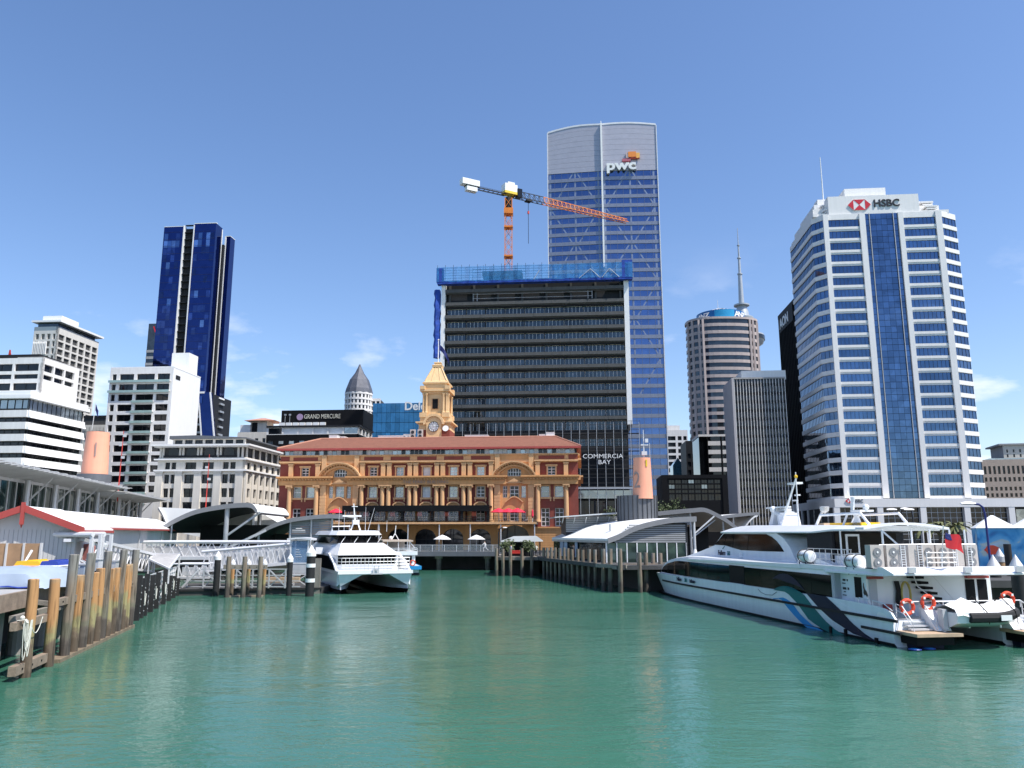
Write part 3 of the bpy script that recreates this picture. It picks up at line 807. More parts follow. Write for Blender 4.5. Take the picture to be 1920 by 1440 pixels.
# black framed conservatory
kx0, kx1 = -13.6*K, 11.9*K
zk = zat(948, FY-4)-GZ
mb = MB().box(kx0, kx1, by+.1, .05, zk-.25, zk)
mb.box(kx0, kx1, by+.05, by+.4, zk-1.05, zk-.25)
mb.build('awning_roof', M['black'], fb)
pm_ = MB().box(-.22, .22, by+.15, by+.6, zB, zk-.25).mesh('awning_post', M['black'])
for x in (-13.4, -8.35, -3.1, 2.1, 7.2, 11.7): link('awning_post', pm_, fb, Matrix.Translation((x*K, 0, 0)))
gp = MB().box(0, 1.9, by+.25, by+.3, zB+.25, zk-1.05).mesh('awning_glass', M['clear'])
for i, x in enumerate((-12.9, -10.6, -7.9, -5.6, -2.7, -.4, 2.5, 4.8)): link('awning_glass', gp, fb, Matrix.Translation((x*K, 0, 0)))
# ------------------------------------------------------------------ dark office block under construction, with its nets
(ox, oy), w1, rz1 = site(826, 1183, 700, 192, 5)
db = thing('office_block', 'dark glass office block under construction with blue netting round its roof', 'building', (ox, oy, GZ), rz1)
def zd(v, Y=191.0): return zat(v, Y)-GZ
D1 = 26
M['one_spandrel'] = mat('one_spandrel', (.075,.077,.075), .7, var=.2, streak=.3)
topz = zd(528)
MB().box(1.0, w1-1.0, .9, D1, 0, topz).build('core', M['charcoal'], db)
rows = []
for k in range(9, -1, -1):
    c = 583.5+24.05*k
    rows.append((zd(c+6.2), zd(c-6.2)))
rows[0] = (zd(808), zd(790.5))
rows = [(zd(838), zd(824))]+rows
facade(db, Tm(1.2, 0, 0), w1-2.4, 0, zd(574), even(.2, w1-2.6, 9, .18), rows, M['charcoal'], .85, 'glass_one', 'alu_white', 5, 1, .085)
for k in range(9, -3, -1):
    c = 583.5+24.05*k
    if k > 8: continue
    mb = MB().box(1.0, w1-1.2, -.75, .05, zd(c+13.4), zd(c+7.4)); mb.box(1.0, w1-1.2, -.35, .049, zd(c+15.2), zd(c+13.4))
    sp_ = mb.build('spandrel', M['one_spandrel'], db)
    mb = MB()
    for i in range(1, 10): mb.box(1.0+i*(w1-2.2)/10-.03, 1.0+i*(w1-2.2)/10+.03, -.77, -.74, zd(c+13.4), zd(c+7.4))
    mb.build('panel_joint', M['dark_concrete'], sp_)
# open top floors still without glass
mb = MB()
for i in range(8):
    x = 2+i*(w1-4)/7; mb.box(x-.25, x+.25, .2, .7, zd(574), topz-.2)
mb.build('floor_columns', M['dark_concrete'], db)
mb = MB()
for v_ in (560, 552):
    mb.cyl((8, -.3, zd(v_)), (w1-9, -.3, zd(v_)), .05, n=5)
for x in (8, 9, w1-10, w1-9): mb.cyl((x, -.3, zd(565)), (x, -.3, zd(550)), .06, n=5)
mb.build('guard_rail', M['galv'], db)
for x0, x1 in ((0, 1.0), (w1-1.2, w1)):
    MB().box(x0, x1, -.6, D1-1, zd(800), zd(527)).build('white_column', M['white_paint'], db)
# debris netting on scaffold round the roof
nt_ = thing('roof_netting', 'blue debris netting on scaffold poles around the top of the dark office block', 'netting', (ox, oy, zd(531)+GZ), rz1)
h0, h1 = 0, zd(503.5)-zd(531)
mb = MB(); n = 48
for i in range(n):
    a, b = -1+i*(w1+2)/n, -1+(i+1)*(w1+2)/n
    y0, y1 = -2.0+.12*math.sin(i*2.1), -2.0+.12*math.sin((i+1)*2.1)
    mb.add([(a,y0,h0+.1*math.sin(i)),(b,y1,h0+.1*math.sin(i+1)),(b,y1,h1),(a,y0,h1)], [(0,1,2,3)])
mb.build('net_sheet', M['net'], nt_)
mb = MB()
for x in (-1.0, w1+1): mb.add([(x,-2,h0),(x,12,h0),(x,12,h1),(x,-2,h1)], [(0,1,2,3)])
mb.build('net_return', M['net'], nt_)
MB().box(w1-1.6, w1+1.0, -1.95, -.4, h0, h1+.6).build('corner_net', M['net_solid'], nt_)
MB().box(-1.1, .6, -1.95, -.4, h0, h1-.2).build('corner_net', M['net_solid'], nt_)
MB().box(-.9, w1+.9, -1.9, -.2, h0-.5, h0+.25).build('folded_net', M['net_solid'], nt_)
st_ = MB().cyl((0,0,h0-.4),(0,0,h1+.6), .05, n=5).mesh('standard', M['dark_steel'])
for i in range(25): link('standard', st_, nt_, Matrix.Translation((-.9+i*(w1+1.8)/24, -1.7, 0)))
ld_ = MB().cyl((-.9,-1.75,0),(w1+.9,-1.75,0), .045, n=5).mesh('ledger', M['dark_steel'])
for i in range(6): link('ledger', ld_, nt_, Matrix.Translation((0, 0, h0+.3+i*(h1-.5)/5)))
mb = MB()
for a, b in ((w1*.5, w1*.53), (w1*.74, w1*.8), (w1*.85, w1*.8), (w1*.86, w1*.9), (w1*.95, w1*.9)): mb.cyl((a,-2.1,h0),(b,-2.1,h1*.6), .07, n=5)
mb.build('raking_brace', M['galv'], nt_)
# hanging net down the left edge
hn = thing('hanging_net', 'bunched dark blue net hanging down the edge of the dark office block', 'netting', (ox, oy, zd(670)+GZ), rz1)
mb = MB(); H_ = zd(542)-zd(670); rings = []
for i in range(19):
    z = H_*i/18; a = -1.0+.08*math.sin(i*1.7); r = .85+.1*math.sin(i*2.3)
    rings.append([(a-r,-.2,z),(a-.3,-.9-.2*math.sin(i),z),(a+r*.7,-.6,z),(a+r*.8,.5,z),(a,.8,z)])
mb.loft(rings); mb.build('hanging_net_sheet', M['net_solid'], hn)
# plant and rails on the roof
rp = thing('roof_scaffold', 'scaffold rails and dark plant platform on the office block roof below the crane', 'scaffolding', (ox, oy, GZ+zd(505)), rz1)
b0 = (at(884, 500, 200).x-ox); b1 = (at(982, 500, 200).x-ox)
mb = MB().box(b0+2.5, b1-1, 6, 10, 0.4, 1.6); mb.build('platform', M['dark_steel'], rp)
pl_ = MB().cyl((0,0,-2),(0,0,3.2), .05, n=5).mesh('standard', M['dark_steel'])
for i in range(6): link('standard', pl_, rp, Matrix.Translation((b0+i*(b1-b0)/5, 6, (-.8,0,0,.2,-.2,-.6)[i])))
ll_ = MB().cyl((b0,6,0),(b1,6,0), .05, n=5).mesh('ledger', M['dark_steel'])
for z in (.3, 1.2, 2.1): link('ledger', ll_, rp, Matrix.Translation((0, 0, z)))
# scaffold in front of the lower floors, with the sign
sf = thing('facade_scaffold', 'tall grey tube scaffold across the lower floors of the dark office block', 'scaffolding', (ox, oy, GZ), rz1)
xs0, xs1, zs1 = at(852, 850, 188).x-ox, w1+1.4, zd(797)
sm = MB().cyl((0,-2.2,0),(0,-2.2,zs1), .06, n=5).mesh('standard', M['steel'])
sb = MB().cyl((0,-1.1,0),(0,-1.1,zs1+.6), .05, n=5).mesh('standard', M['dark_steel'])
n = 23
for i in range(n):
    x = xs0+i*(xs1-xs0)/(n-1); link('standard', sm, sf, Matrix.Translation((x, 0, 0))); link('standard', sb, sf, Matrix.Translation((x+.3, 0, 0)))
lm = MB().cyl((xs0,-2.2,0),(xs1,-2.2,0), .045, n=5).mesh('ledger', M['dark_steel'])
lk = MB().box(xs0, xs1, -2.1, -1.1, 0, .08).mesh('walk_boards', M['dark_steel'])
for i in range(8):
    z = zd(915)+i*(zs1-zd(915))/7.3
    link('ledger', lm, sf, Matrix.Translation((0, 0, z+.9))); link('ledger', lm, sf, Matrix.Translation((0, 0, z+.1)))
    if i % 2 == 0: link('walk_boards', lk, sf, Matrix.Translation((0, 0, z)))
MB().box(xs0, xs1+.1, -2.6, -2.3, zd(919), zd(915.5)).build('gantry_beam', M['steel'], sf)
Ys = 187.2
for body, u_, v_, s_ in (('COMMERCIA', 1131, 856.5, 1.45), ('BAY', 1134, 867.5, 1.45)):
    text('sign_lettering', body, s_, M['letter_white'], sf, Tm((at(u_, v_, Ys).x-ox)/math.cos(rad(5)), -2.45, zat(v_, Ys)-GZ), .04, sx=1.12)
mb = MB().box(xs0+18, w1+1, -1.5, .2, zd(936), zd(921)); mb.build('shop_canopy', M['glass_pale'], db)
facade(db, Tm(xs0+18, -.6, 0), w1-xs0-17, 0, zd(937), even(.3, w1-xs0-17.3, 5, .25), [(.4, zd(939))], M['dark_steel'], .5, 'glass_dark', 'dark_steel', 2, 1, .1)

# ------------------------------------------------------------------ tower crane
CY = 203.0
c0 = at(953.5, 370, CY)
cr_ = thing('tower_crane', 'orange lattice tower crane above the dark office block', 'crane', (c0.x, CY, GZ+zd(512)))
czb = GZ+zd(512)
mz = zat(373, CY)-czb
ms = .95
mast = MB(); nb = 12
for x in (-ms, ms):
    for y in (-ms, ms): mast.bar((x,y,-8),(x,y,mz), .22)
step = (mz+8)/nb
for i in range(nb):
    z = -8+i*step
    for a, b in (((-ms,-ms),(ms,-ms)), ((ms,-ms),(ms,ms)), ((ms,ms),(-ms,ms)), ((-ms,ms),(-ms,-ms))):
        mast.bar((*a,z),(*b,z+step), .11); mast.bar((*b,z),(*a,z+step), .09)
mast.build('mast', M['crane_orange'], cr_)
mb = MB()
for i in range(0, nb, 3):
    z = -8+i*step; mb.box(-ms-.25, ms+.25, -ms-.25, ms+.25, z-.22, z+.22)
mb.box(-ms-.3, ms+.3, -ms-.3, ms+.3, mz-4.6, mz-3.0)
mb.build('mast_collar', M['crane_orange'], cr_)
MB().cyl((0,0,mz-3),(0,0,mz+.3), .9, n=10).build('slewing_ring', M['dark_steel'], cr_)
tp = at(1176, 421, 222); tp = Vector((tp.x-c0.x, tp.y-CY, 0)); L = tp.length; jd = tp.normalized(); ja = math.atan2(jd.y, jd.x)
JT = Matrix.Translation((0,0,mz+.9)) @ Matrix.Rotation(ja, 4, 'Z')
def lattice(x0, x1, w, h, nseg, m, name, hend=None):
    mb = MB(JT); hend = h if hend is None else hend
    hh = lambda x: h+(hend-h)*(x-x0)/(x1-x0)
    for y in (-w, w): mb.bar((x0,y,0),(x1,y,0), .16)
    mb.bar((x0,0,h),(x1,0,hend), .17)
    for i in range(nseg):
        a, b = x0+(x1-x0)*i/nseg, x0+(x1-x0)*(i+1)/nseg; c = (a+b)/2
        for y in (-w, w): mb.bar((a,y,0),(a,0,hh(a)), .09); mb.bar((a,0,hh(a)),(b,y,0), .09)
        mb.bar((a,-w,0),(a,w,0), .08); mb.bar((a,-w,0),(b,w,0), .07)
    return mb.build(name, m, cr_)
lattice(1.5, L*.28, .75, 2.0, 6, M['dark_steel'], 'jib_root')
lattice(L*.28, L, .7, 2.0, 20, M['crane_orange'], 'jib', 1.1)
mb = MB(JT)
for y in (-.7, .7): mb.bar((-13,y,.1),(-1,y,.1), .25)
for i in range(9): mb.bar((-13+i*1.4,-.7,.1),(-13+i*1.4,.7,.1), .12); mb.bar((-13+i*1.4,.7,.1),(-13+i*1.4,.7,1.2), .06)
mb.bar((-13,.7,1.2),(-1,.7,1.2), .06)
mb.build('counter_jib', M['dark_steel'], cr_)
mb = MB(JT); mb.box(-14.2, -9.2, -1.0, 1.0, .3, 1.9); mb.box(-12.8, -9.8, -.8, .8, -1.2, .3); mb.build('counterweight', M['letter_white'], cr_)
mb = MB(JT); mb.box(-1.6, 2.2, -1.1, 1.1, .4, 3.1); mb.box(-.6, 1.4, -1.0, 1.0, 3.1, 3.7); mb.build('machinery_house', M['letter_white'], cr_)
mb = MB(JT); mb.box(-1.65, 2.25, -1.15, 1.15, .3, 1.0); mb.build('machinery_base', M['crane_yellow'], cr_)
mb = MB(JT); mb.box(2.2, 3.6, -1.3, .3, -.2, 2.2); cab = mb.build('cab', M['glass_black'], cr_)
mb = MB(JT); mb.box(5.4, 7.0, -.8, .8, -.45, -.05); mb.build('trolley', M['dark_steel'], cr_)
hk = MB(JT); hk.cyl((6.2,0,-.4),(6.2,0,-12.6), .07, n=5); hk.build('hoist_rope', M['black'], cr_)
hk = MB(JT); hk.box(6.0, 6.4, -.2, .2, -4, -3.2); hk.build('hook_block', M['red_paint'], cr_)

# ------------------------------------------------------------------ tall reflective tower with the grey crown
PYd = 272.0
(px_, py_), pw, prz = site(1029, 1238.5, 490, PYd, 5)
pt = thing('glass_skyscraper', 'tall blue glass skyscraper with grey crown, tallest in view, behind the dark office block', 'building', (px_, py_, GZ), prz)
def zp(v): return zat(v, PYd-4)-GZ
ztop, zcr = zp(240), zp(318)
pf = (at(1128, 350, PYd).x-px_)/math.cos(rad(5))       # the fin where two facets meet
facets = [(0, 0, pf, -1.1), (pf, -1.1, pw, -.3)]
MB().prism([(.2,.4),(pf,-.7),(pw-.2,.1),(pw-.2,34),(.2,34)], 'z', 0, zcr).build('core', M['glass_navy'], pt)
nfl = 38; fh = zcr/nfl
for (xa, ya, xb, yb) in facets:
    T = Matrix.Translation((xa, ya, 0)) @ Matrix.Rotation(math.atan2(yb-ya, xb-xa), 4, 'Z'); Lf = math.hypot(xb-xa, yb-ya)
    g = MB().box(.05, Lf-.05, .25, .35, 0, fh*.62).mesh('window_band', M['glass_pwc'])
    s_ = MB().box(0, Lf, 0, .34, 0, fh*.38).mesh('spandrel', M['pwc_spandrel'])
    for i in range(nfl):
        link('spandrel', s_, pt, T @ Matrix.Translation((0, 0, i*fh))); link('window_band', g, pt, T @ Matrix.Translation((0, 0, i*fh+fh*.38)))
    mb = MB(T)
    for k in range(3):
        x = Lf*(.04 if k == 0 else (.5 if k == 1 else .93)); mb.box(x-.35, x+.35, .14, .26, zcr*.45, zcr)
    i = 14
    while i < nfl-1:
        za_, zb_ = i*fh, (i+4)*fh
        for sgn in (1, -1):
            mb.add([(Lf*.5+sgn*.4,.17,za_),(Lf*.5+sgn*1.0,.17,za_),(Lf*.5+sgn*(Lf*.46),.17,min(zb_, zcr)),(Lf*.5+sgn*(Lf*.46-.6),.17,min(zb_, zcr))], [(0,1,2,3)])
            mb.add([(Lf*.5+sgn*.4,.18,zb_+4*fh),(Lf*.5+sgn*1.0,.18,zb_+4*fh),(Lf*.5+sgn*(Lf*.46),.18,zb_),(Lf*.5+sgn*(Lf*.46-.6),.18,zb_)], [(0,1,2,3)]) if i+8 <= nfl else None
        i += 8
    mb.build('diagonal_brace', M['brace'], pt)
    mb = MB(T)
    for k in range(9): mb.box(Lf*k/8-.03, Lf*k/8+.03, -.03, .02, 0, zcr)
    mb.build('mullions', M['pwc_spandrel'], pt)
    # crown
    zl_, zr_ = (ztop, zp(231)) if xa == 0 else (zp(231), zp(233.5))
    n = 8; nb = 9
    for b_ in range(nb):
        def tz(t, q):
            e = zl_+(zr_-zl_)*t+ (1.0 if xa == 0 else 0.7)*math.sin(PI*t)*.9
            return zcr+(e-zcr)*q
        mbb = MB(T)
        mbb.strip([(Lf*i/n, tz(i/n, (b_+1)/nb)) for i in range(n+1)], [(Lf*i/n, tz(i/n, b_/nb)+.05) for i in range(n+1)], 'y', 0, .3)
        mbb.build('crown_panel', M['pwc_crown'], pt)
    mbb = MB(T).strip([(Lf*i/n, tz(i/n, 1)+.5) for i in range(n+1)], [(Lf*i/n, tz(i/n, 1)-.15) for i in range(n+1)], 'y', -.15, .6)
    mbb.build('crown_edge', M['alu_white'], pt)
MB().prism([(.2,.4),(pf,-.75),(pw-.2,.1),(pw-.2,6),(.2,6)], 'z', zcr-.1, zp(242)).build('crown_core', M['pwc_crown'], pt)
mb = MB(); mb.box(pf-.3, pf+.3, -2.0, -.9, zp(500), zp(229.5)); mb.cyl((pf,-1.2,zp(231)),(pf,-1.2,zp(224)), .12, n=6)
mb.build('fin', M['letter_white'], pt)
mb = MB(); mb.box(-.25, .05, -.35, 1, 0, ztop); mb.box(pw-.05, pw+.25, -.6, 1, 0, zp(234)); mb.build('edge_trim', M['alu_white'], pt)
Yp = PYd-9
def pxz(u, v, k=0): return ((at(u, v, Yp).x-px_)/math.cos(rad(5)), zat(v, Yp)-GZ)
x, z = pxz(1169, 298.5)
text('sign_lettering', 'pwc', 5.2, M['letter_white'], pt, Tm(x, -1.6, z), .5, offset=.17, sx=1.25)
for j, (ua, ub, va, vb, c) in enumerate(((1182, 1197, 273, 283, (.85,.26,.04)), (1197, 1204, 275.5, 285, (.9,.45,.10)), (1178, 1184, 274, 284.5, (.55,.42,.4)), (1171, 1187, 285.5, 290, (.45,.12,.16)), (1186, 1204, 283, 285.5, (.62,.10,.05)))):
    a, b = pxz(ua, va), pxz(ub, vb)
    k = 'logo%d' % j; M[k] = mat('logo_tone', c, .5, var=.03)
    MB().box(a[0], b[0], -1.9+.06*j, -.9, b[1], a[1]).build('logo_block', M[k], pt)

# ------------------------------------------------------------------ round tower with blue sign ring, lattice spire behind it
AYd = 430.0
ac = at(1356, 700, AYd)
az = thing('rounded_tower', 'rounded beige office tower with a blue sign ring on top', 'building', (ac.x, AYd, GZ))
def za(v): return zat(v, AYd-10)-GZ
RA, RB = (at(1421, 640, AYd).x-at(1291, 640, AYd).x)/2, 13.0
def planA(r):
    out = []
    for i in range(40):
        a = 2*PI*i/40; x, y = math.cos(a), math.sin(a)
        e = 2/2.6
        out.append((r*RA*math.copysign(abs(x)**e, x), r*RB*math.copysign(abs(y)**e, y)))
    return out
zA = za(600); nf = 29; fa = zA/nf
sp1 = MB().prism(planA(1.0), 'z', 0, fa*.42).mesh('spandrel', M['anz_cladding'])
wn1 = MB().prism(planA(.985), 'z', 0, fa*.58).mesh('window_band', M['glass_one'])
for i in range(nf):
    link('spandrel', sp1, az, Matrix.Translation((0, 0, i*fa))); link('window_band', wn1, az, Matrix.Translation((0, 0, i*fa+fa*.42)))
cmA = MB().box(-.55, .55, -.6, .6, 0, zA).mesh('pier', M['anz_cladding'])
pa = planA(1.0)
for i in (21, 23, 25, 26, 34, 35, 37, 39): link('pier', cmA, az, Matrix.Translation((pa[i][0], pa[i][1], 0)))
MB().prism(planA(1.02), 'z', zA, zA+1.2).build('roof_edge', M['anz_cladding'], az)
rr = (at(1394, 590, AYd).x-at(1307, 590, AYd).x)/2
rcx = at(1350, 590, AYd).x-ac.x
zr0, zr1 = za(599), za(582)
MB().cyl((rcx,0,zr0),(rcx,0,zr1), rr, n=40).build('sign_ring', mat('sign_blue', (.0,.11,.34), .4, var=.25, scale=.15), az)
mbl = MB()
for i in range(12):
    a0_, a1_ = rad(-118+i*4), rad(-118+(i+1)*4)
    mbl.add([(rcx+(rr+.06)*math.cos(a0_),(rr+.06)*math.sin(a0_),zr0+.2),(rcx+(rr+.06)*math.cos(a1_),(rr+.06)*math.sin(a1_),zr0+.2),(rcx+(rr+.06)*math.cos(a1_),(rr+.06)*math.sin(a1_),zr1-.2),(rcx+(rr+.06)*math.cos(a0_),(rr+.06)*math.sin(a0_),zr1-.2)], [(0,1,2,3)])
mbl.build('sign_panel', mat('sign_light_blue', (.02,.33,.62), .4, var=.08), az)
for a_, body, sz in ((-150, 'ANZ', 3.6), (-50, 'ANZ', 4.4)):
    n_ = len(body)
    for k, ch in enumerate(body):
        a = rad(a_+(k-1)*(12.5))
        text('sign_lettering', ch, sz, M['letter_white'], az, Matrix.Translation((rcx+(rr+.15)*math.cos(a), (rr+.15)*math.sin(a), (zr0+zr1)/2)) @ Matrix.Rotation(a+PI/2, 4, 'Z'), .05, offset=.1, sx=1.2)
dm = MB()
zd0 = zr1
for i in range(14):
    a, b = 2*PI*i/14, 2*PI*(i+1)/14
    for (r0, h0_), (r1, h1_) in (((7.5,0),(5.2,2.4)), ((5.2,2.4),(1.5,3.6))):
        dm.bar((rcx+r0*math.cos(a),r0*math.sin(a),zd0+h0_),(rcx+r1*math.cos(b),r1*math.sin(b),zd0+h1_), .45); dm.bar((rcx+r0*math.cos(b),r0*math.sin(b),zd0+h0_),(rcx+r1*math.cos(a),r1*math.sin(a),zd0+h1_), .45)
dm.build('lattice_dome', M['alu_white'], az)
MB().cyl((rcx-1,0,zd0),(rcx-1,0,za(553)), .25, .1, 6).build('antenna', M['alu_white'], az)
SYd = 640.0
so = at(1392, 600, SYd)
sk = thing('observation_tower', 'slim grey telecom spire rising behind the rounded beige tower', 'tower', (so.x, SYd, GZ))
def zs(v): return zat(v, SYd)-GZ
MB().lathe([(7,0),(6,zs(700)),(6,zs(615))], n=20).build('shaft', M['spire_grey'], sk, True)
MB().lathe([(6,zs(660)),(15.5,zs(646)),(17,zs(637)),(16.5,zs(630)),(9,zs(626)),(7,zs(612))], n=28).build('pod', M['spire_grey'], sk, True)
MB().lathe([(17.1,zs(640)),(17.25,zs(636)),(17.1,zs(633))], n=28).build('pod_windows', M['glass_dark'], sk, True)
MB().lathe([(6,zs(612)),(9,zs(600)),(9,zs(596)),(5.8,zs(593)),(5.2,zs(585)),(4.0,zs(577)),(3.8,zs(573))], n=20).build('upper_pod', M['spire_grey'], sk, True)
MB().lathe([(6.4,zs(574)),(6.4,zs(571.5)),(2.3,zs(571)),(1.9,zs(540)),(1.6,zs(515))], n=16).build('mast_base', M['spire_grey'], sk, True)
MB().lathe([(2.2,zs(515)),(2.2,zs(513)),(1.2,zs(512)),(1.0,zs(485)),(1.6,zs(485)),(1.6,zs(483)),(.8,zs(482)),(.65,zs(461)),(1.2,zs(461)),(1.2,zs(459.5)),(.4,zs(459)),(.25,zs(428))], n=10).build('spire_mast', M['spire_grey'], sk, True)

# ------------------------------------------------------------------ black tower with white fins
BYd = 226.0
(bx, by_), bw, brz = site(1380, 1478, 800, BYd, 5)
bb = thing('finned_tower', 'black office tower striped with thin white vertical fins', 'building', (bx, by_, GZ), brz)
def zb(v): return zat(v, BYd)-GZ
zB2 = zb(709)
MB().box(0, bw, .6, 14, 0, zB2-.3).build('core', M['glass_black'], bb)
MB().box(-.6, 0, -.2, 14.2, 0, zB2).build('flank_wall', mat('grey_flank', (.42,.40,.41), .7, var=.07, streak=.5), bb)
MB().box(-.1, bw, -.1, 14, zB2-.3, zB2+.15).build('roof_slab', M['grey_concrete'], bb)
nfl2 = 19
fb2 = MB().box(.02, bw, .45, .62, 0, .9).mesh('floor_band', M['charcoal']); wb2 = MB().box(.02, bw, .5, .61, 0, zB2/nfl2-.95).mesh('window_band', M['glass_black'])
for i in range(nfl2): link('floor_band', fb2, bb, Matrix.Translation((0,0,i*zB2/nfl2))); link('window_band', wb2, bb, Matrix.Translation((0,0,i*zB2/nfl2+.95)))
fm_ = MB().box(-.06, .06, .1, .45, 0, zB2).mesh('fin', M['pale_tile'])
n = 18
for i in range(n): link('fin', fm_, bb, Matrix.Translation((.15+i*(bw-.3)/(n-1), 0, 0)))
MB().box(bw*.2, bw+1, 3, 11, zB2, zb(692)).build('plant_room', M['pale_tile'], bb)

# ------------------------------------------------------------------ black tower hidden behind the white striped one
QYd = 248.0
qn = at(1492, 600, QYd)
qb = thing('black_tower', 'black slab tower peeking out behind the white banded tower', 'building', (qn.x, QYd, GZ), rad(-5))
def zq(v): return zat(v, QYd)-GZ
zQ = zq(562); QD = 21
MB().box(.15, 30, .1, QD, 0, zQ).build('core', M['glass_black'], qb)
fq = MB().box(-.25, .16, -.12, .12, 0, zQ+.4).mesh('fin', M['black'])
for i in range(12): link('fin', fq, qb, Matrix.Translation((0, i*QD/11, 0)))
MB().box(-.3, 30, -.2, QD+.2, zQ-1.0, zQ+.3).build('parapet', M['black'], qb)
MB().box(-.32, .1, 2, QD-1, zQ-6.2, zQ-.8).build('sign_panel', M['black'], qb)
text('sign_lettering', 'AON', 4.6, M['letter_white'], qb, LEFT(0, -.4) @ Tm(-QD*.62, 0, zQ-3.6), .05, offset=.12, sx=1.1)

# ------------------------------------------------------------------ white banded tower with its podium
HYd = 216.0
(hx, hy), hw1, hrz = site(1583, 1821, 932, HYd, 5)
hb = thing('banded_tower', 'white banded office tower with blue window strips and red hexagon sign', 'building', (hx, hy, GZ), hrz)
def zh(v): return zat(v, HYd-1)-GZ
zW0, zW1 = zh(922), zh(417)         # centres of the lowest and highest window rows at the left pier
nr = 23; ph = (zW1-zW0)/(nr-1); wh = ph*.63
rowsH = [(zW0+i*ph-wh/2, zW0+i*ph+wh/2) for i in range(nr)]
zT = zh(400)
pc_ = [f*hw1 for f in (0, .042, .308, .357, .637, .678, .949, 1.0)]
chL, chR, HD = 4.0, 4.5, 27.0
plan = [(0,0),(hw1,0),(hw1+5.4,3.4),(hw1+5.4,HD),(-chL*.62,HD),(-chL*.62,chL*.8)]
def inset(p, d): return [(x+(d if x < 0 else (-d if x > hw1 else 0)), y+(d if y < HD/2 else -d)) for x, y in p]
MB().prism(inset(plan, .9), 'z', 0, zT-.2).build('core', M['dark_concrete'], hb)
z0h = zh(934)
T0 = FRONT()
facade(hb, Tm(pc_[1], 0.12, 0), pc_[2]-pc_[1], z0h, zT, [(0.02, pc_[2]-pc_[1]-.02)], rowsH, M['pale_tile'], .3, 'glass_hsbc', 'dark_steel', 8, 1, .05)
facade(hb, Tm(pc_[5], 0.12, 0), pc_[6]-pc_[5], z0h, zT, [(0.02, pc_[6]-pc_[5]-.02)], rowsH, M['pale_tile'], .3, 'glass_hsbc', 'dark_steel', 8, 1, .05)
# spandrel lips stand proud
for a, b in ((pc_[1], pc_[2]), (pc_[5], pc_[6])):
    lip = MB().box(a, b, -.02, .125, -.75, -.02).mesh('spandrel_lip', M['pale_tile'])
    for z0_, z1_ in rowsH: link('spandrel_lip', lip, hb, Matrix.Translation((0, 0, z0_)))
for a, b in ((0, 1), (2, 3), (4, 5), (6, 7)):
    MB().box(pc_[a], pc_[b], -.28, .7, z0h, zT).build('pier', M['pale_tile'], hb)
# central curtain wall
cwd = pc_[4]-pc_[3]
gpm = MB().box(.03, cwd/6-.03, 0, .08, .04, ph/2-.04).mesh('curtain_pane', M['glass_hsbc'])
nz_ = int((zT-z0h)/(ph/2))
for i in range(nz_):
    for k in range(6): link('curtain_pane', gpm, hb, Matrix.Translation((pc_[3]+k*cwd/6, .3, z0h+i*(zT-z0h)/nz_)))
MB().box(pc_[3], pc_[4], .36, .75, z0h, zT-.1).build('curtain_backing', M['dark_steel'], hb)
mb = MB()
for f in (.14, .86): mb.box(pc_[3]+cwd*f-.07, pc_[3]+cwd*f+.07, -.05, .3, z0h, zT)
mb.build('curtain_rail', M['galv'], hb)
# chamfers and flanks: rounded white bands with glass between
def side(p0, p1, nx, nm):
    (xa, ya), (xb, yb) = p0, p1
    T = Matrix.Translation((xa, ya, 0)) @ Matrix.Rotation(math.atan2(yb-ya, xb-xa), 4, 'Z'); Lf = math.hypot(xb-xa, yb-ya)
    facade(hb, T, Lf, z0h, zT, [(.0, Lf)], rowsH, M['pale_tile'], .25, 'glass_hsbc', 'dark_steel', nx, 1, .05)
    l_ = MB(T).box(-.02, Lf+.02, -.1, .01, -ph*.34, -.02).mesh('spandrel_lip', M['pale_tile'])
    for z0_, z1_ in rowsH: link('spandrel_lip', l_, hb, Matrix.Translation((0, 0, z0_)))
side(plan[5], plan[0], 3, 'l'); side(plan[4], plan[5], 16, 'f'); side(plan[1], plan[2], 4, 'r'); side(plan[2], plan[3], 14, 'b')
# stepped roof
st = [(1.2, zh(399), zh(388), -.8), (3.2, zh(388), zh(372), 1.2), (4.6, zh(372), zh(355), 4)]
def stepbox(x0, x1, y0, y1, z0_, z1_, m='pale_tile', nm='roof_step'): MB().box(x0, x1, y0, y1, z0_, z1_).build(nm, M[m], hb)
def xh(u, v, Y=HYd): return (at(u, v, Y).x-hx)/math.cos(rad(5))
stepbox(-chL*.62+.3, hw1+chR*.72-.3, 1.6, HD-1, zT, zh(397)+.5)
stepbox(-1.6, hw1+1.2, 3.5, HD-3, zT, zh(381))
stepbox(-.4, hw1-1.6, 6.0, HD-6, zT, zh(366))
for s_, x in ((0, 1.2), (1, hw1-3.2)):
    mbx = MB()
    for z0_, z1_, y, e in ((zh(374), zh(371), 4.6, 0), (zh(388), zh(385), 2.2, 0), (zh(378.5), zh(376), 4.6, .4), (zh(392), zh(389.5), 2.2, .4)):
        mbx.box(x-.2+e, x+3.2-e*.5, y-.6, y+1.2, z0_, z1_)
    mbx.build('cornice_block', M['pale_tile'], hb)
stepbox(xh(1553, 380), xh(1716, 380), .5, 4, zT-.1, zh(365.5), nm='sign_wall')
stepbox(xh(1590, 350), xh(1665, 350), 4.2, 16, zT, zh(342), nm='lift_room')
stepbox(xh(1552, 350)-1, xh(1552, 350)+3.5, 7.5, 11, zT, zh(352), nm='mast_plinth')
MB().cyl((xh(1560, 350), 9, zh(352)), (xh(1560, 350), 9, zat(296, HYd+9)-GZ), .22, .12, 8).build('roof_mast', M['white_paint'], hb)
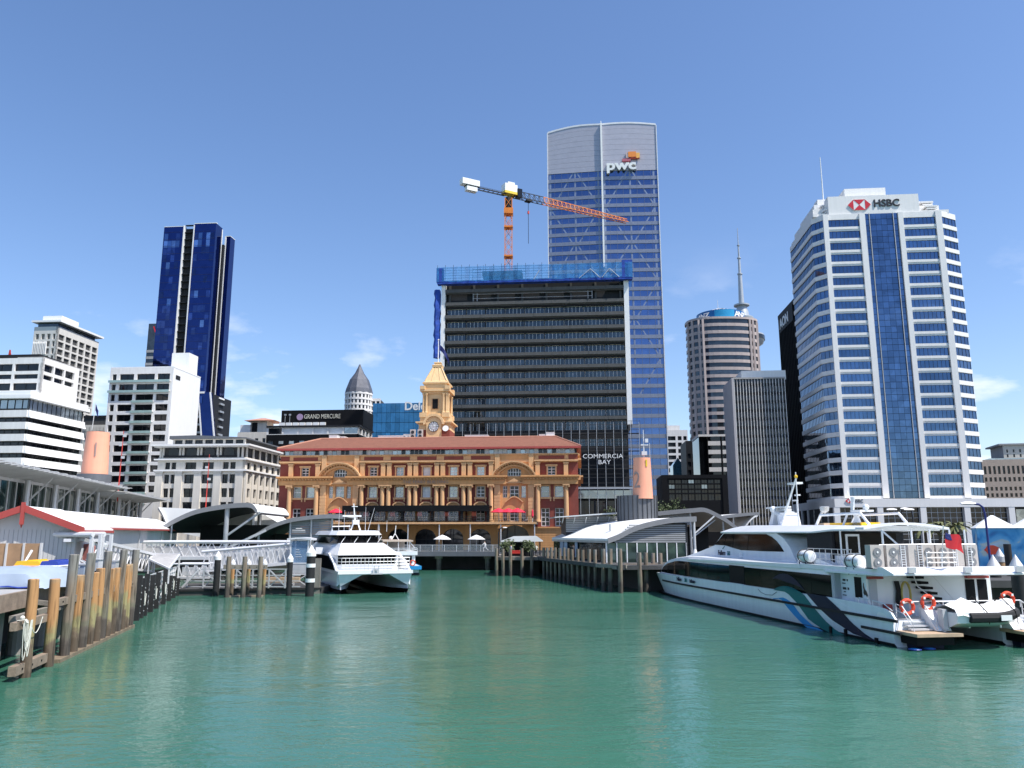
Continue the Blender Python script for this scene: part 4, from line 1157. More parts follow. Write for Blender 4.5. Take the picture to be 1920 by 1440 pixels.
def logo(parent, T, s, yy=0.0):
    """hexagon of red and white triangles, s = half height"""
    b = MB(T)
    b.prism([(-s, -s), (s, -s), (s*2, 0), (s, s), (-s, s), (-s*2, 0)], 'y', 0, .12)
    lb = b.build('logo_panel', M['letter_white'], parent)
    r = MB(T)
    for tri in (((-s,-s),(-s,s),(-2*s,0)), ((s,s),(s,-s),(2*s,0)), ((-s,s),(0,0),(s,s)), ((-s,-s),(s,-s),(0,0))): r.prism(list(tri), 'y', -.05, -.004)
    r.build('logo_triangles', M['hsbc_red'], lb)
logo(hb, Tm(xh(1609, 383), .3, zh(383)), 1.62)
text('sign_lettering', 'HSBC', 3.0, M['letter_black'], hb, Tm(xh(1658, 381), .4, zh(381.5)), .15, offset=.06, sx=1.0)
# podium
pdY = 213.0
(pdx, pdy), pdw, pdr = site(1567, 1960, 960, pdY, 5)
pd = thing('bank_podium', 'white colonnaded podium with glazed bays at the foot of the banded tower', 'building', (pdx, pdy, GZ), pdr)
def zpo(v): return zat(v, pdY-1)-GZ
zp1, zp0 = zpo(935), zpo(951)
MB().box(0, pdw+6, 1.0, 24, 0, zp0).build('core', M['dark_concrete'], pd)
MB().box(-.2, pdw+6, -.3, 24, zp0, zp1).build('fascia', M['pale_tile'], pd)
def xp(u, v=970, Y=pdY): return (at(u, v, Y).x-pdx)/math.cos(rad(5))
pil_ = [xp(u) for u in (1570, 1648, 1725, 1803, 1881)]
pmesh = MB().box(-.75, .75, -.25, .9, 0, zp0).mesh('pillar', M['pale_tile'])
for x in pil_: link('pillar', pmesh, pd, Matrix.Translation((x, 0, 0)))
for a, b in zip(pil_[:-1], pil_[1:]):
    window(pd, T0, a+.75, 0, b-a-1.5, zp0, .9, 'glass_dark', 'galv', 6, 7, .09)
MB().box(pil_[-1]+1.2, pil_[-1]+5.5, .2, .6, zp0-4.5, zp0-.6).build('display_window', M['glass_pale'], pd)
# receding flank of the podium
Tl = LEFT(80, 0)
facade(pd, Tl, 80, 0, zp1-.01, even(1, 79, 12, 1.4), [(.3, zp0)], M['pale_tile'], .5, 'glass_dark', 'dark_steel', 4, 2, .1)
logo(pd, Tm(xp(1591.5, 939), -.45, zpo(939)), .58)
text('sign_lettering', 'HSBC', 1.15, M['letter_black'], pd, Tm(xp(1606.5, 939), -.36, zpo(939.3)), .05, sx=.95)
logo(pd, LEFT(80, -.13) @ Tm(80-2.6, 0, zpo(941)), .6)

# ------------------------------------------------------------------ other blocks in the distance, centre right
def block(name, label, uL, uR, vt, Y, D=18, yaw=5, vb=None, cat='building'):
    (x_, y_), w_, r_ = site(uL, uR, (vt+900)/2, Y, yaw)
    t = thing(name, label, cat, (x_, y_, GZ), r_)
    return t, w_, zat(vt, Y-1)-GZ
fbk, fw, fz = block('glazed_box', 'low black framed glass box between finned tower and coral funnel', 1241, 1364, 890, 198, 15)
def zx(v, Y=197.0): return zat(v, Y)-GZ
MB().box(.4, fw-.4, 1.2, 15, 0, fz-.4).build('core', M['black'], fbk)
mb = MB(); mb.box(0, fw, 0, 15.2, fz-.9, fz); mb.box(0, 1.3, 0, 15.2, 0, fz-.9); mb.box(fw-1.3, fw, 0, 15.2, 0, fz-.9); mb.build('black_frame', M['black'], fbk)
rowsb = [(zx(938), zx(926)), (zx(924), zx(918)), (zx(916), zx(908)), (zx(906), zx(899))]
facade(fbk, Tm(1.3, .3, 0), fw-2.6, 0, fz-.9, even(.4, fw-3.0, 8, .16), rowsb, M['black'], .4, 'glass_green', 'dark_steel', 2, 1, .06, pick=lambda i, j: random.choice(['glass_black', 'glass_black', 'glass_dark', 'glass_pale']) if j > 1 else random.choice(['glass_black', 'glass_dark']))
t, w_, z_ = block('slatted_block', 'black block with white balcony bands left of finned tower', 1312, 1368, 818, 300)
MB().box(0, w_, .5, 18, 0, z_).build('core', M['glass_black'], t)
MB().box(-.2, w_+.2, 0, 18, z_, z_+.8).build('roof_slab', M['white_concrete'], t)
for i in range(7):
    zz = z_-2.3-i*3.3
    for a, b in ((w_*.3, w_*.72), (w_*.78, w_)): MB().box(a, b, 0, .6, zz-1.1, zz+.5).build('balcony_band', M['white_concrete'], t)
MB().box(w_*.28, w_*.3, -.1, .6, 0, z_).build('fin', M['black'], t); MB().box(w_*.73, w_*.77, -.1, .6, 0, z_).build('fin', M['black'], t)
t, w_, z_ = block('dark_slab', 'narrow dark slab block beside the slatted block', 1287, 1314, 826, 330)
MB().box(0, w_, 0, 18, 0, z_).build('core', M['charcoal'], t)
facade(t, Tm(0, -.4, 0), w_, 0, z_-.3, even(.5, w_-.5, 3, .5), [(3+i*3.4, 5+i*3.4) for i in range(int((z_-5)/3.4))], M['charcoal'], .35, 'glass_dark')
t, w_, z_ = block('distant_block', 'small pale far block with stacked windows right of the glass skyscraper', 1249, 1291, 806, 420)
MB().box(0, w_, .4, 18, 0, z_).build('core', M['grey_concrete'], t)
facade(t, Tm(0, 0, 0), w_, 0, z_, [(.8, w_*.45), (w_*.55, w_*.72), (w_*.8, w_-.6)], [(4+i*3.4, 6.2+i*3.4) for i in range(int((z_-5)/3.4))], M['white_concrete'], .35, 'glass_dark')
MB().box(w_*.1, w_*.7, 4, 12, z_, z_+3).build('plant_room', M['white_concrete'], t)
t, w_, z_ = block('glass_gable_block', 'narrow blue glass block with pointed top beside the glass skyscraper', 1262, 1281, 864, 360)
MB().prism([(0,0),(w_,0),(w_,z_-2),(w_/2,z_+1.5),(0,z_-2)], 'y', 0, 12).build('glass_body', M['glass_teal'], t)
for i in range(8): MB().box(-.05, w_+.05, -.08, .02, 2+i*3.4, 2.25+i*3.4).build('transom', M['steel'], t)
# warm stone block at the edge of the frame
t, w_, z_ = block('stone_block', 'beige stone office block at the edge beyond the banded tower', 1838, 1990, 862, 300, yaw=14)
MB().box(0, w_, .6, 26, 0, z_).build('core', M['dark_concrete'], t)
def zy(v): return zat(v, 299)-GZ
facade(t, Tm(0, 0, 0), w_, 0, z_, even(1.2, w_-1.0, 16, .75), [(zy(932), zy(925)), (zy(920), zy(913)), (zy(903), zy(895)), (zy(889), zy(874))], M['beige_far'], .5, 'glass_dark')
MB().box(5, w_, 5, 24, z_, z_+.9).build('terrace_glass', M['glass_pale'], t)
x0_ = at(1872, 850, 305).x-at(1838, 850, 300).x
MB().box(x0_+1, w_, 8, 22, z_, zy(832)).build('upper_block', M['grey_concrete'], t)
facade(t, Tm(x0_+1, 7.6, 0), w_-x0_-1, z_, zy(832), even(1, w_-x0_-2, 7, 1.6), [(zy(855), zy(849)), (zy(846), zy(840))], M['cream_stone'], .35, 'glass_dark')
MB().box(x0_-.5, w_, 7, 23, zy(832), zy(829)).build('roof_slab', M['grey_concrete'], t)
# ------------------------------------------------------------------ left skyline
def corner_site(uC, v, Y, yaw=5.0):
    p = at(uC, v, Y)
    return (p.x, p.y, GZ), rad(-yaw)
# A: black and white striped block at the frame edge (origin at its front right corner)
SA = 150.0
loc, rz = corner_site(55, 760, SA)
t = thing('striped_block', 'white office block with dark strip windows and a setback top storey at the frame edge', 'building', loc, rz)
def zA_(v): return zat(v, SA)-GZ
WF, DR = 34.0, 17.5
z1a = zA_(738)
MB().box(-WF, -.6, .6, DR, 0, z1a).build('core', M['dark_concrete'], t)
bandr = []
for k in range(9):
    c = 776.0+22.4*k
    z0_, z1_ = zA_(c+5.5), zA_(c-7.5)
    if z0_ < .5: break
    mb = MB()          # sloped spandrels: wide at the foot on the front, curved on the flank
    mb.prism([(-.1, z0_), (-.1, z1_), (.5, z1_), (.5, z0_)], 'x', -WF, -.25)
    sp_ = mb.build('spandrel', M['white_concrete'], t)
    mb = MB(); nseg = 3
    for i in range(nseg):
        a, b = i*DR/nseg+.06, (i+1)*DR/nseg-.06
        mb.add(
            [(.0,a,z1_),(.0,b,z1_),(.12,b,z0_+.5),(.12,a,z0_+.5),(.4,b,z0_-.1),(.4,a,z0_-.1),(-.5,a,z0_),(-.5,b,z0_),(-.5,a,z1_),(-.5,b,z1_)],
            [(0,1,2,3),(3,2,4,5),(5,4,7,6),(6,7,9,8),(8,9,1,0),(0,3,5,6,8),(1,9,7,4,2)])
    mb.build('flank_spandrel', M['white_paint'], t)
    zw0, zw1 = zA_(c+16.2), z0_-.1
    if zw0 < 0: break
    window(t, Tm(-WF, .35, 0), 0, zw0, WF-.3, zw1-zw0, .3, 'glass_dark', 'charcoal', 22, 1, .12)
    window(t, RIGHT(-.35, 0), .3, zw0, DR-.6, zw1-zw0, .3, 'glass_black', 'charcoal', 14, 1, .08)
window(t, Tm(-WF, .35, 0), 0, zA_(766), WF-.3, zA_(747)-zA_(766), .3, 'glass_pale', 'charcoal', 22, 1, .15)
window(t, RIGHT(-.35, 0), .3, zA_(768), DR-.6, zA_(746)-zA_(768), .3, 'glass_pale', 'charcoal', 12, 1, .12)
mb = MB().box(-WF, .5, -.6, DR+.6, zA_(747), zA_(740)); mb.box(-WF, .2, -.3, DR+.3, zA_(740), zA_(733)); mb.build('roof_slab', M['white_paint'], t)
ux = at(57, 690, SA+3).x-loc[0]
T_ = Tm(-WF, 3, 0)
Wu = WF-.2
MB().box(-WF, -.9, 3.6, DR-3, z1a, zA_(664)).build('upper_core', M['dark_concrete'], t)
rowsU = [(zA_(726), zA_(712)), (zA_(704), zA_(695)), (zA_(689), zA_(675))]
facade(t, T_, Wu-.2, zA_(733), zA_(664), even(.2, Wu-1, 6, .5), rowsU, M['white_concrete'], .5, 'glass_dark', 'charcoal', 2, 1, .1)
facade(t, RIGHT(-.4, 3), DR-6, zA_(733), zA_(664), [(.6, 3.4), (3.8, 6.7), (7.1, 10.0)], rowsU[1:], M['white_concrete'], .5, 'glass_dark', None)
MB().box(-WF, -2.0, 4, DR-6, zA_(664), zA_(655)).build('roof_plant', M['charcoal'], t)
MB().box(-6.0, -.5, 3.2, DR-2.6, zA_(664), zA_(662)).build('roof_edge', M['grey_concrete'], t)
mb = MB(); q = at(17, 650, 160); lx = -12.6
mb.bar((lx, 9, zA_(662)), (lx+.3, 9, zA_(634)), .22); mb.bar((lx+1.0, 9, zA_(662)), (lx+.3, 9, zA_(634)), .14)
for i in range(5): mb.bar((lx+.08*i, 9, zA_(660-i*5)), (lx+1.0-.13*i, 9, zA_(657-i*5)), .1)
rm = mb.build('roof_jib', M['red_paint']); rm.location = loc; rm.rotation_euler = (0,0,rz)
tag(rm, 'small red lattice jib on the roof of the striped block', 'crane')

# B: tall pale grid tower
SB = 285.0
loc, rz = corner_site(107, 640, SB)
t = thing('grid_tower', 'tall pale tower with rows of square window bays and flat white roof', 'building', loc, rz)
def zB_(v): return zat(v, SB)-GZ
DB, WB = 25.0, 9.5
zt0 = zB_(612)
MB().box(-WB, -.5, .5, DB, 0, zt0).build('core', M['dark_concrete'], t)
rb = []
for k in range(11): rb.append((zB_(766.5-13.6*k+5.2), zB_(766.5-13.6*k-5.2)))
rb = [(zB_(790+14*i+5), zB_(790+14*i-5)) for i in (5, 4, 3, 2, 1, 0)]+rb
facade(t, RIGHT(0, 0), DB, 0, zt0, even(.7, DB-.7, 6, .85), rb, M['grid_tower'], .9, 'glass_dark', 'grid_tower', 2, 2, .16)
facade(t, Tm(-WB, 0, 0), WB, 0, zt0, even(.8, WB-.6, 4, .9), rb, M['grid_tower'], .6, 'glass_dark', 'grid_tower', 2, 1, .14)
MB().box(-WB+.8, -.8, .8, DB-1.5, zt0, zB_(604)).build('glass_penthouse', M['glass_one'], t)
MB().box(-WB-.8, 1.2, -.8, DB+1.2, zB_(604), zB_(600.5)).build('roof_slab', M['white_paint'], t)
MB().box(-WB+1.5, -.5, 2, 12, zB_(600.5), zB_(589)).build('plant_room', M['white_paint'], t)
mb = MB()
for i in range(9): mb.box(-WB+.4+i*.62, -WB+.62+i*.62, -.5, .02, zB_(664), zB_(640))
mb.build('screen_fins', M['white_paint'], t)

# C: grey building with flag between
t, w_, z_ = block('grey_block', 'grey concrete block with slotted parapet behind the coral funnel', 150, 198, 778, 200)
MB().box(0, w_, .4, 14, 0, z_).build('core', M['dark_concrete'], t)
facade(t, Tm(0, 0, 0), w_, 0, zat(797, 200)-GZ, even(.3, w_-.3, 7, .35), [(zat(808, 200)-GZ, zat(801, 200)-GZ), (zat(826, 200)-GZ, zat(815, 200)-GZ)], M['cream_stone'], .4, 'glass_black')
MB().box(0, w_, .2, 14, z_-.6, z_).build('roof_edge', M['charcoal'], t)
fx = at(174, 790, 198)
fp = thing('flagpole', 'white flagpole with a dark flag above the grey block', 'flagpole', (fx.x, 198, GZ+z_-4))
MB().cyl((0,0,0),(.3,0,zat(756, 198)-GZ-z_+4), .09, n=6).build('pole', M['white_paint'], fp)
zf_ = zat(756, 198)-GZ-z_+4
mb = MB(); pts = [(.35+.16*i, .1*math.sin(i*1.4), zf_-.2-.35*i) for i in range(6)]
for i in range(5): a, b = pts[i], pts[i+1]; mb.add([a, b, (b[0], b[1], b[2]-1.6), (a[0], a[1], a[2]-1.6)], [(0,1,2,3)])
mb.build('flag', M['flag_blue'], fp, True)

# D: white apartment block
SD = 178.0
loc, rz = corner_site(317, 800, SD)
t = thing('apartment_block', 'white apartment block with green glass balconies and blank flank wall', 'building', loc, rz)
def zD_(v): return zat(v, SD)-GZ
xl = (at(196, 800, SD+1).x-loc[0])*1.004
WD, DD = -xl, 13.0
zt0 = zD_(688.5)
MB().box(-WD, -.4, .5, DD, 0, zt0-.2).build('core', M['dark_concrete'], t)
MB().box(-.4, 0, .001, DD, 0, zt0).build('flank_wall', M['white_paint'], t)
kx = WD/119.0
cols = [(a*kx, b*kx) for a, b in ((4.5, 12.5), (18.5, 45.5), (51, 84.5), (89.5, 113), (115.5, 117.8))]
rws = sorted((zD_(706+19.15*k+6.2), zD_(706+19.15*k-6.2)) for k in range(13))
rws = [r for r in rws if r[0] > .5]
facade(t, Tm(-WD, 0, 0), WD-.001, 0, zt0, cols, rws, M['white_concrete'], .45, 'glass_black', 'charcoal', 2, 1, .09)
M['balcony_glass'] = mat('balcony_glass', (.30,.42,.40), .15, var=.12)
for i, (z0_, z1_) in enumerate(rws[::-1]):
    a, b = (0, WD-.5) if i < 2 else (46*kx, 87*kx)
    s_ = MB(Tm(-WD, 0, 0)).box(a, b, -.55, -.001, z0_-.25, z0_-.05).build('balcony_slab', M['white_concrete'], t)
    MB(Tm(-WD, 0, 0)).box(a, b, -.58, -.53, z0_-.5, z0_+.05).build('balustrade', M['balcony_glass'], s_)
MB().box(-WD, .05, 0, DD, zt0, zt0+.25).build('parapet', M['white_paint'], t)
lw = (at(362, 680, SD).x-at(314, 680, SD).x)
MB().box(-4.6, -.3, 7.2, 11.6, zt0, zat(661, SD+7)-GZ).build('lift_tower', M['white_paint'], t)
MB().box(.001, .05, 1.2, 3.2, zD_(709), zD_(701)).build('vent_grille', M['charcoal'], t)

# E: cream classical block
SE = 160.0
loc, rz = corner_site(458, 900, SE)
t = thing('classical_block', 'cream classical block with tall pilasters, arched loggia and deep cornice', 'building', loc, rz)
def zE_(v): return zat(v, SE)-GZ
WE = -(at(293, 900, SE+1.5).x-loc[0])*1.004
DE = 20.0
zt0 = zE_(833)
MB().box(-WE, -.6, .6, DE, 0, zt0).build('core', M['dark_concrete'], t)
ke = WE/165.0
colsE = [(a*ke, b*ke) for a, b in ((14, 23.5), (26, 35), (52, 73), (85, 106), (123, 134), (137, 147))]
rowsE = [(zE_(v1), zE_(v0)) for v0, v1 in ((967, 983), (941, 958), (915, 932), (889, 906), (866, 879))]
facade(t, Tm(-WE, 0, 0), WE-.01, 0, zE_(861), colsE, rowsE, M['cream_stone'], .5, 'glass_dark', 'charcoal', 2, 2, .07)
colsR = even(1.0, DE-1.0, 6, 1.25)
facade(t, RIGHT(0, 0), DE, 0, zE_(861), colsR, rowsE, M['cream_stone'], .5, 'glass_dark', 'charcoal', 2, 2, .07)
mb = MB()
for u_ in (5, 42, 78, 115, 156): x = -WE+u_*ke; mb.box(x-.75, x+.75, -.3, .02, 0, zE_(884)); mb.box(x-.9, x+.9, -.45, .01, zE_(886), zE_(882))
for i in range(7): y = .1+i*(DE-1.25)/6; mb.box(-.02, .3, y, y+.9, 0, zE_(884))
mb.build('pilaster', M['cream_stone'], t)
mb = MB()
for z0_, z1_, e in ((zE_(883), zE_(880), .55), (zE_(862), zE_(859.5), .6), (zE_(836), zE_(833), 1.2), (zE_(838), zE_(836), .7)): mb.box(-WE-e, e, -e, DE+e, z0_, z1_)
mb.build('cornice', M['pale_tile'], t)
MB().box(-WE, 0, .0, DE, zE_(859.5), zE_(857)).build('loggia_floor', M['cream_stone'], t)
lc_ = MB().cyl((0,0,zE_(857)),(0,0,zE_(838)), .24, n=8).mesh('loggia_column', M['cream_stone'])
for u_ in (3, 8, 40, 46, 74, 80, 111, 117, 150, 158): link('loggia_column', lc_, t, Matrix.Translation((-WE+u_*ke, .25, 0)))
for i in range(6): link('loggia_column', lc_, t, Matrix.Translation((-.25, 1+i*DE/6, 0)))
for u_ in (27, 61, 95, 132):
    x = -WE+u_*ke; n = 8
    MB().prism([(x+1.1, zE_(857))]+[(x+1.1*math.cos(PI*i/n), zE_(846)+.9*math.sin(PI*i/n)) for i in range(n+1)]+[(x-1.1, zE_(857))], 'y', .4, .58).build('arched_door', M['glass_black'], t)
    MB().box(x-1.9, x+1.9, -.1, -.04, zE_(857), zE_(853)).build('balustrade', M['charcoal'], t)
MB().box(-WE+2.6, -1.2, 1.6, DE-1, zt0, zE_(821)).build('penthouse_core', M['dark_concrete'], t)
facade(t, Tm(-WE+2.2, 1.2, 0), WE-3.0, zt0, zE_(821), even(.4, WE-3.4, 7, .5), [(zE_(830), zE_(822.5))], M['cream_stone'], .35, 'glass_dark', 'charcoal', 2, 1, .06)
MB().prism([(-WE+1.6, zE_(821)), (-.4, zE_(821)), (-.4, zE_(819)), (-WE*.6, zE_(814)), (-WE+1.6, zE_(815))], 'y', .8, DE).build('penthouse_roof', M['slate_panel'], t)

# F: tall blue glass tower with slanted feet
SF = 330.0
loc, rz = corner_site(300, 560, SF)
t = thing('blue_tower', 'slender navy glass tower with white edge lines and slanted legs at its base', 'building', loc, rz)
def zF_(v, Y=SF): return zat(v, Y)-GZ
def xF(u, v, Y=SF): return (at(u, v, Y).x-loc[0])/math.cos(rad(5))
# widths read at v=560: left wing 300..337, recess 337..353, right wing 353..396, facet 396..412, rear slab 414..434
a0, a1, a2, a3 = [xF(u, 560) for u in (296.5, 336, 356, 398.5)]
zL = zF_(737)
MB().box(a0, a1, 0, 16, 0, zF_(426)).build('left_wing', M['glass_navy'], t)
MB().box(a1, a2, 1.6, 16, 0, zF_(428)).build('recess_wall', M['charcoal'], t)
MB().box(a2, a3, 0, 6.2, zL, zF_(421.5)).build('right_wing', M['glass_navy'], t)
q0, q1 = xF(416, 560, SF+8), xF(425, 560, SF+8)
MB().box(q0, q1, 8, 12.5, zL-1, zF_(447, SF+8)).build('rear_wing', M['glass_navy'], t)
MB().box(a3-2, q0, 6.3, 10, zL, zF_(452)).build('slot_wall', M['charcoal'], t)
tr = MB()
for x in (a1, a2): tr.box(x-.2, x+.2, -.3, 1.5, zF_(700), zF_(424))
tr.box(q0-.3, q0+.3, 7.7, 8.2, zL, zF_(447, SF+8)); tr.box(a3-.3, a3+.15, 5.9, 6.5, zL, zF_(424)); tr.box(q0, q1+.1, 7.8, 12.6, zF_(447, SF+8), zF_(446, SF+8)); tr.box(q0-.4, q1+.2, 7.7, 12.6, zL-1.5, zL-.8); tr.box(a0, a1, -.15, 1, zF_(426), zF_(425)); tr.box(a2, a3+.2, -.15, 1, zF_(421.8), zF_(420.6))
tr.box(a2-.2, a3+.1, -.2, .6, zL-.5, zL+.3)
tr.build('edge_trim', M['white_paint'], t)
# floor lines and paler panes
mb = MB(); z = 24
while z < zF_(424):
    mb.box(a0-.03, a1-.4, -.06, .02, z, z+.12)
    if z > zL+1: mb.box(a2+.4, a3+.03, -.06, .02, z, z+.12)
    z += 3.3
mb.build('transoms', mat('navy_line', (.03,.035,.09), .4, .5, var=.1), t)
rr_ = random.Random(11)
pn = {k: MB().box(.05, 1.75, -.04, .02, .1, 3.2).mesh('pale_pane', M[k]) for k in ('glass_navy_pale', 'glass_blue', 'glass_navy_mid')}
for x0, x1 in ((a0, a1), (a2, a3)):
    nn = int((x1-x0-.6)/1.8)
    zz = 40; ztop_ = zF_(428)
    while zz < ztop_-3.4:
        f = (zz-zF_(600))/(ztop_-zF_(600))
        pr = .22 if f < 0 else (.28+.35*f*f if f < .7 else .7)
        for i in range(nn):
            if rr_.random() < pr: link('pale_pane', pn[rr_.choices(['glass_navy_pale', 'glass_blue', 'glass_navy_mid'], [1, 2, 2] if f > .75 else [.25, .4 if f > 0 else 0, 5])[0]], t, Matrix.Translation((x0+.4+i*1.8, 0, zz)))
        zz += 3.3
bal = MB()
for i in range(36): bal.box(a1+.3, a2-.3, .4, 1.7, 24+i*3.3*.97, 24.25+i*3.3*.97)
bal.build('recess_slabs', M['dark_steel'], t)
# podium with slanted legs
MB().box(a1-4, a3+3, 2.5, 20, 0, zL-.4).build('podium_core', M['charcoal'], t)
for i in range(6):
    MB().box(a1+2, a3+1.2, 1.0, 2.6, zL-4-i*3.3, zL-3.2-i*3.3).build('podium_slab', M['steel'], t)
    MB().box(q0-1, q1+.6, 8.2, 12, zL-4-i*3.3, zL-3.2-i*3.3).build('podium_slab', M['steel'], t)
lg = MB(); lg.prism([(a3-2.5, zL), (a3+2.6, zL), (a3+12.5, 0), (a3+6.5, 0)], 'y', .2, 2.2); lg.build('slanted_leg', M['glass_navy'], t)
mb = MB(); mb.bar((a3-2.5,.1,zL),(a3+6.5,.1,0), .5); mb.bar((a3+2.7,.1,zL),(a3+12.6,.1,0), .5); mb.bar((a1,.2,zL-14),(a1+4,.2,zL-18), .4); mb.bar((a1+4,.2,zL-18),(a1+6,.2,zL-26), .4); mb.build('leg_trim', M['white_paint'], t)

# G: slim tower with dish and red letters behind it
SG = 470.0
t, w_, z_ = block('dish_tower', 'grey glass tower with a white crown dish peeking out behind the blue tower', 266, 325, 606, SG)
MB().box(0, w_, .2, 20, 0, z_).build('body', M['glass_one'], t)
for i in range(28): MB().box(-.1, w_, 0, .3, 3+i*4.0, 4.6+i*4.0).build('spandrel', M['grey_concrete'], t)
text('sign_lettering', 'VERO', 5.2, M['hsbc_red'], t, Tm(9.2, -.2, z_-4.0), .1, sx=.9, offset=.1)
zc_ = zat(572, SG)-GZ
MB().lathe([(.5,-9),(5,-8),(9,-4),(10.5,2),(10.3,5),(9.8,5.5),(9.9,2),(8.5,-3)], (15.0, 8, zc_), 24).build('crown_dish', M['white_paint'], t, True)
MB().cyl((15.0,8,z_),(15.0,8,zc_-6), 1.6, n=10).build('dish_stem', M['white_paint'], t)

# H: low cream block with a red hipped turret
SH = 232.0
t, w_, z_ = block('turret_block', 'low cream block with small red hipped turret left of the black hotel', 443, 530, 798, SH)
def zH_(v): return zat(v, SH)-GZ
MB().box(0, w_, .4, 16, 0, zH_(810)).build('body', M['cream_stone'], t)
MB().box(.3, w_*.4, 1, 10, zH_(810), zH_(796)).build('upper_room', M['white_concrete'], t)
facade(t, Tm(0, 0, 0), w_, 0, zH_(812), even(1, w_-1, 6, 1.2), [(zH_(834), zH_(822))], M['cream_stone'], .35, 'glass_dark')
tx = w_*.42
MB().box(tx-2.5, tx+2.5, 1, 6, zH_(812), zH_(789)).build('turret', M['cream_stone'], t)
MB().box(tx-2.0, tx-.4, .9, 1.05, zH_(811), zH_(792)).build('turret_opening', M['black'], t)
MB().loft([[(tx-4,-.5,zH_(789)),(tx+5.5,-.5,zH_(789)),(tx+5.5,7.5,zH_(789)),(tx-4,7.5,zH_(789))],[(tx-.3,3.4,zH_(781.5)),(tx+.9,3.4,zH_(781.5)),(tx+.9,3.6,zH_(781.5)),(tx-.3,3.6,zH_(781.5))]]).build('turret_roof', M['terracotta'], t)

# I: black hotel
SI = 214.0
loc, rz = corner_site(673, 800, SI)
t = thing('black_hotel', 'black hotel block with pale glazed storey and illuminated sign panel on top', 'building', loc, rz)
def zI_(v): return zat(v, SI)-GZ
W_ = -(at(497, 800, SI+1).x-loc[0])
MB().box(-W_, -.4, .5, 14, 0, zI_(800)).build('core', M['black'], t)
MB().box(-W_, .3, -.3, 14.4, zI_(800), zI_(796.5)).build('roof_slab', M['charcoal'], t)
ww_ = at(676, 780, SI+3).x-at(523, 780, SI+3).x
MB().box(-ww_-.3, 0.4, 2.5, 13, zI_(796.5), zI_(765)).build('sign_block', M['black'], t)
facade(t, Tm(-W_, 0, 0), W_, zI_(813.5), zI_(800), even(.5, W_-.4, 6, .45), [(zI_(812.5), zI_(801))], M['white_concrete'], .4, 'glass_pale', None, pick=lambda i, j: random.Random(i).choice(['blind', 'blind', 'glass_pale', 'glass_dark']))
facade(t, RIGHT(0, 0), 14, zI_(813.5), zI_(800), even(.4, 13.6, 4, .6), [(zI_(812.5), zI_(801))], M['white_concrete'], .4, 'glass_dark', None)
facade(t, Tm(-W_, 0, 0), W_, 0, zI_(813.5), even(.4, W_-.4, 9, 1.4), [(zI_(859), zI_(853)), (zI_(846), zI_(840)), (zI_(831), zI_(825))], M['black'], .4, 'glass_pale', None)
MB(RIGHT(0, 0)).box(0, 14, 0, .4, 0, zI_(813.5)).build('flank_wall', M['black'], t)
def xI(u, v): return (at(u, v, SI+3).x-loc[0])
M['sign_pale'] = mat('sign_pale', (.55,.53,.45), .4, var=.05); M['sign_lilac'] = mat('sign_lilac', (.34,.24,.38), .4, var=.05)
text('sign_lettering', 'GRAND MERCURE', 1.75, M['sign_pale'], t, Tm(xI(602, 778), 2.4, zI_(777.7)), .05, sx=.72)
MB().cyl((xI(559, 778), 2.45, zI_(778)), (xI(559, 778), 2.3, zI_(778)), .9, n=24).build('sign_roundel', M['sign_lilac'], t)
mb = MB()
for i in range(7):
    x = xI(527+i*13, 791); mb.box(x-.75, x+.75, 1.2, 2.0, zI_(796.4), zI_(789.5))
mb.build('roof_condensers', M['white_paint'], t)
mb = MB()
for u_ in (533, 542): x = xI(u_, 780); mb.cyl((x,1.4,zI_(796)),(x,1.4,zI_(774)), .06, n=5); mb.box(x-.3, x+.3, 1.3, 1.5, zI_(776), zI_(773))
mb.build('roof_lamp', M['steel'], t)

# J: domed tower
SJ = 420.0
jo = at(672, 760, SJ)
t = thing('domed_tower', 'pale round tower with dark slate dome and needle spire', 'building', (jo.x, SJ, GZ))
def zJ_(v): return zat(v, SJ)-GZ
rj = (at(697, 760, SJ).x-at(646, 760, SJ).x)/2
MB().cyl((0,0,0),(0,0,zJ_(738)), rj-.5, n=24).build('core', M['glass_dark'], t)
pb = MB().box(-.5, .5, -.3, .9, 0, zJ_(738)).mesh('pier', M['white_concrete'])
for i in range(12):
    a = PI+PI*i/11; link('pier', pb, t, Matrix.Translation(((rj-.4)*math.cos(a), (rj-.4)*math.sin(a), 0)) @ Matrix.Rotation(a+PI/2, 4, 'Z'))
bm_ = MB().lathe([(rj-.6,0),(rj+.1,0),(rj+.1,1.1),(rj-.6,1.1)], n=24).mesh('floor_band', M['white_concrete'])
for i in range(20): link('floor_band', bm_, t, Matrix.Translation((0,0,zJ_(738)-1.1-i*3.0)))
MB().lathe([(rj+.3,0),(rj*.97,2.2),(rj*.72,7.2),(rj*.35,11),(.9,14.5),(.4,16)], (0,0,zJ_(738)), 12).build('dome', M['lead_roof'], t)
MB().cyl((0,0,zJ_(738)+15),(0,0,zJ_(686)), .35, .08, 6).build('needle', M['lead_roof'], t)
ww = at(716, 760, SJ).x-at(690, 760, SJ).x
MB().box(rj*.6+.3, rj*.6+ww-.3, .4, 14, 0, zJ_(747)-.3).build('annexe_core', M['dark_concrete'], t)
facade(t, Tm(rj*.6, 0, 0), ww, 0, zJ_(747), even(.6, ww-.6, 3, .8), [(zJ_(752+10*i+7), zJ_(752+10*i)) for i in range(7, -1, -1)], M['white_concrete'], .4, 'glass_dark')
